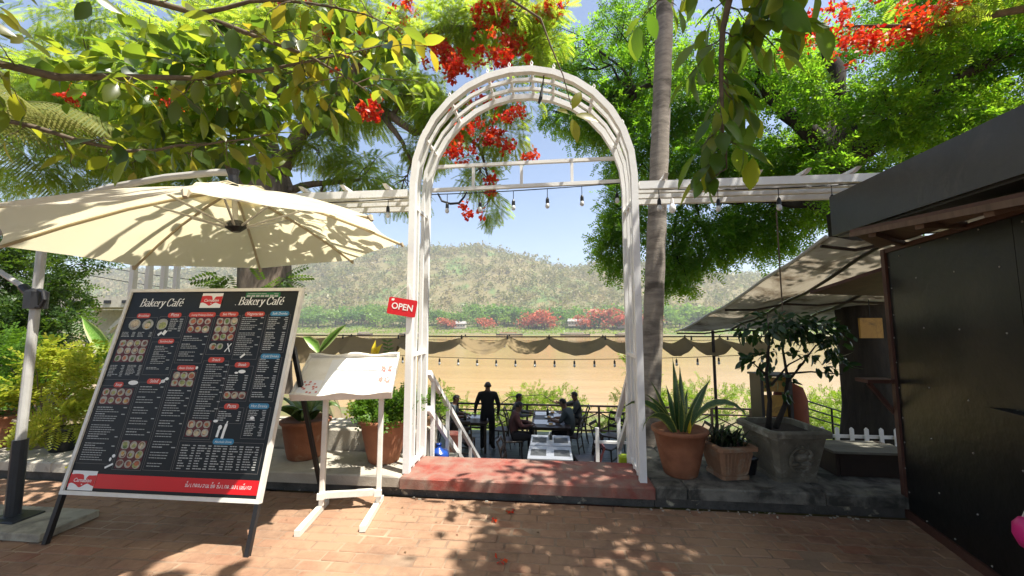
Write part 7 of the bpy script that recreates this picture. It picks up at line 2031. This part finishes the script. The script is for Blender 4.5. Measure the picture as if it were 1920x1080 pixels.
foliage(t_leaf(0.5, 0.1, 0.2), [((3.3, 1.4, 6.3), (1.5, 1.6, 0.7), 1300), ((4.6, 2.4, 6.6), (1.6, 1.6, 0.8), 1300), ((5.6, 0.2, 6.4), (1.8, 1.8, 0.9), 1200), ((2.7, -0.4, 6.2), (1.3, 1.4, 0.6), 800), ((4.4, 3.9, 6.9), (1.6, 1.0, 0.6), 800), ((6.5, 3.2, 6.6), (1.5, 1.5, 0.8), 800), ((4.0, 1.7, 6.2), (1.6, 1.15, 0.45), 1400), ((4.2, 3.0, 6.4), (1.6, 0.8, 0.45), 900), ((2.7, 1.7, 6.3), (0.6, 0.9, 0.3), 220), ((4.0, -2.2, 6.2), (1.8, 1.3, 0.8), 700)], 0.17, 'crown', 'lf_over2', oR, droop=0.3, sub=0.04, kind='stuff')
foliage(t_leaf(0.55, 0.1, 0.2), [((0.6, -1.0, 6.6), (1.8, 1.8, 0.7), 2090), ((2.6, -2.6, 6.6), (2.2, 1.8, 0.8), 2090), ((0.4, -3.6, 6.6), (2.2, 1.6, 0.8), 1900), ((6.2, -1.6, 6.6), (2.2, 2.0, 0.9), 2280), ((7.6, 1.6, 6.8), (1.8, 2.0, 0.9), 1900), ((1.5, 0.0, 6.8), (1.3, 0.8, 0.5), 1330), ((7.6, 4.0, 7.0), (1.4, 1.2, 0.6), 950)], 0.24, 'unseen_shade_crown', 'lf_over2', oR, droop=0.3, sub=0.06, kind='stuff')  # more leaves added out of view, blocking sky light behind the camera

# shrubs on the bank below the railing
bank = [('bright yellow green shrub beyond the railing behind the long table', (-0.2, 14.0), [((-0.3, 14.0, -1.15), (1.3, 0.8, 0.45), 420), ((0.4, 14.2, -1.3), (1.0, 0.7, 0.4), 260), ((-1.3, 14.1, -1.5), (0.9, 0.7, 0.4), 200)]),
        ('green shrub beyond the railing behind the left table', (-4.2, 13.6), [((-4.6, 13.6, -1.1), (1.1, 0.8, 0.5), 330), ((-3.3, 13.7, -1.5), (1.0, 0.7, 0.35), 240)]),
        ('tall green shrub beyond the railing beside the palm trunk', (2.9, 13.0), [((2.9, 13.0, -0.3), (0.6, 0.6, 0.9), 360), ((3.4, 13.2, -1.2), (0.9, 0.7, 0.5), 260), ((2.5, 13.2, -1.3), (0.6, 0.6, 0.5), 200)]),
        ('pale green shrub beyond the railing under the awning post', (5.4, 13.5), [((5.0, 13.5, -1.0), (1.0, 0.8, 0.6), 300), ((6.4, 13.6, -1.2), (1.2, 0.8, 0.5), 280)]),
        ('sunlit green shrub seen between the cabinet and the big trunk', (8.6, 12.5), [((8.4, 12.5, -0.9), (1.4, 0.9, 0.5), 360), ((10.0, 12.7, -0.9), (1.4, 0.9, 0.5), 320), ((7.4, 11.6, -1.0), (1.0, 0.8, 0.5), 260)]),
        ('low green shrub right of the standing man beyond the railing', (-2.0, 13.4), [((-2.1, 13.4, -1.65), (0.9, 0.6, 0.35), 220), ((1.9, 13.6, -1.6), (0.6, 0.6, 0.3), 140)])]
for lab, (x, y), cl_ in bank:
    zb = bank_h(x, y)
    bush_tree('bank_shrub', lab, 'shrub', (x, y, zb), [(x, y, zb - 0.1), (x + .05, y, zb + 0.3), (x, y, zb + 0.6)], cl_, t_sprig(6, 0.26, 0.12, 0.3), 0.28, 'lf_bank', sub=0.05, droop=0.0, r0=0.04)['group'] = 'shrubs on the river bank'

# fallen blossoms on the bricks
for i, (x, y, lab) in enumerate(((-0.33, 3.36, 'fallen red blossom on the bricks near the red step'), (-0.46, 3.24, 'fallen dark red blossom just nearer than the one by the red step'), (-0.33, 2.72, 'fallen dark red blossom on the shaded bricks in front'))):
    P = np.array([(x, y, 0.012)]) + NR.normal(size=(7, 3)) * np.array([.018, .014, .004]); 
    V, F = scatter((np.array([(0, 0, 0), (.6, .34, .05), (1, 0, -.1), (.6, -.34, .05)]), np.array([(0, 1, 2, 3)])), P, NR.normal(size=P.shape) * np.array([1, 1, .3]), NR.normal(size=P.shape) + np.array([0, 0, 1.5]), NR.uniform(.025, .045, 7))
    V[:, 2] = np.maximum(V[:, 2], 0.003)
    o = np_build(V, F, 'fallen_blossom', 'lf_red'); tag(o, lab, 'blossom', 'blossoms fallen on the bricks')

# ------------------------------------------------------------------ the air between here and the hill
q = MB(); q.box((-240, 290, 100), (2300, 1780, 226)); hz = build(q, 'haze', 'wire')
m, nt, out = new_mat('river_haze')
pv = nt.nodes.new('ShaderNodeVolumePrincipled')
pv.inputs['Color'].default_value = (0.97, 0.98, 1.0, 1)
pv.inputs['Density'].default_value = 0.00042
pv.inputs['Anisotropy'].default_value = 0.2
nt.links.new(pv.outputs[0], out.inputs['Volume'])
hz.data.materials.clear(); hz.data.materials.append(m)
tag(hz, 'pale haze lying over the river and the hill', 'haze', kind='stuff')
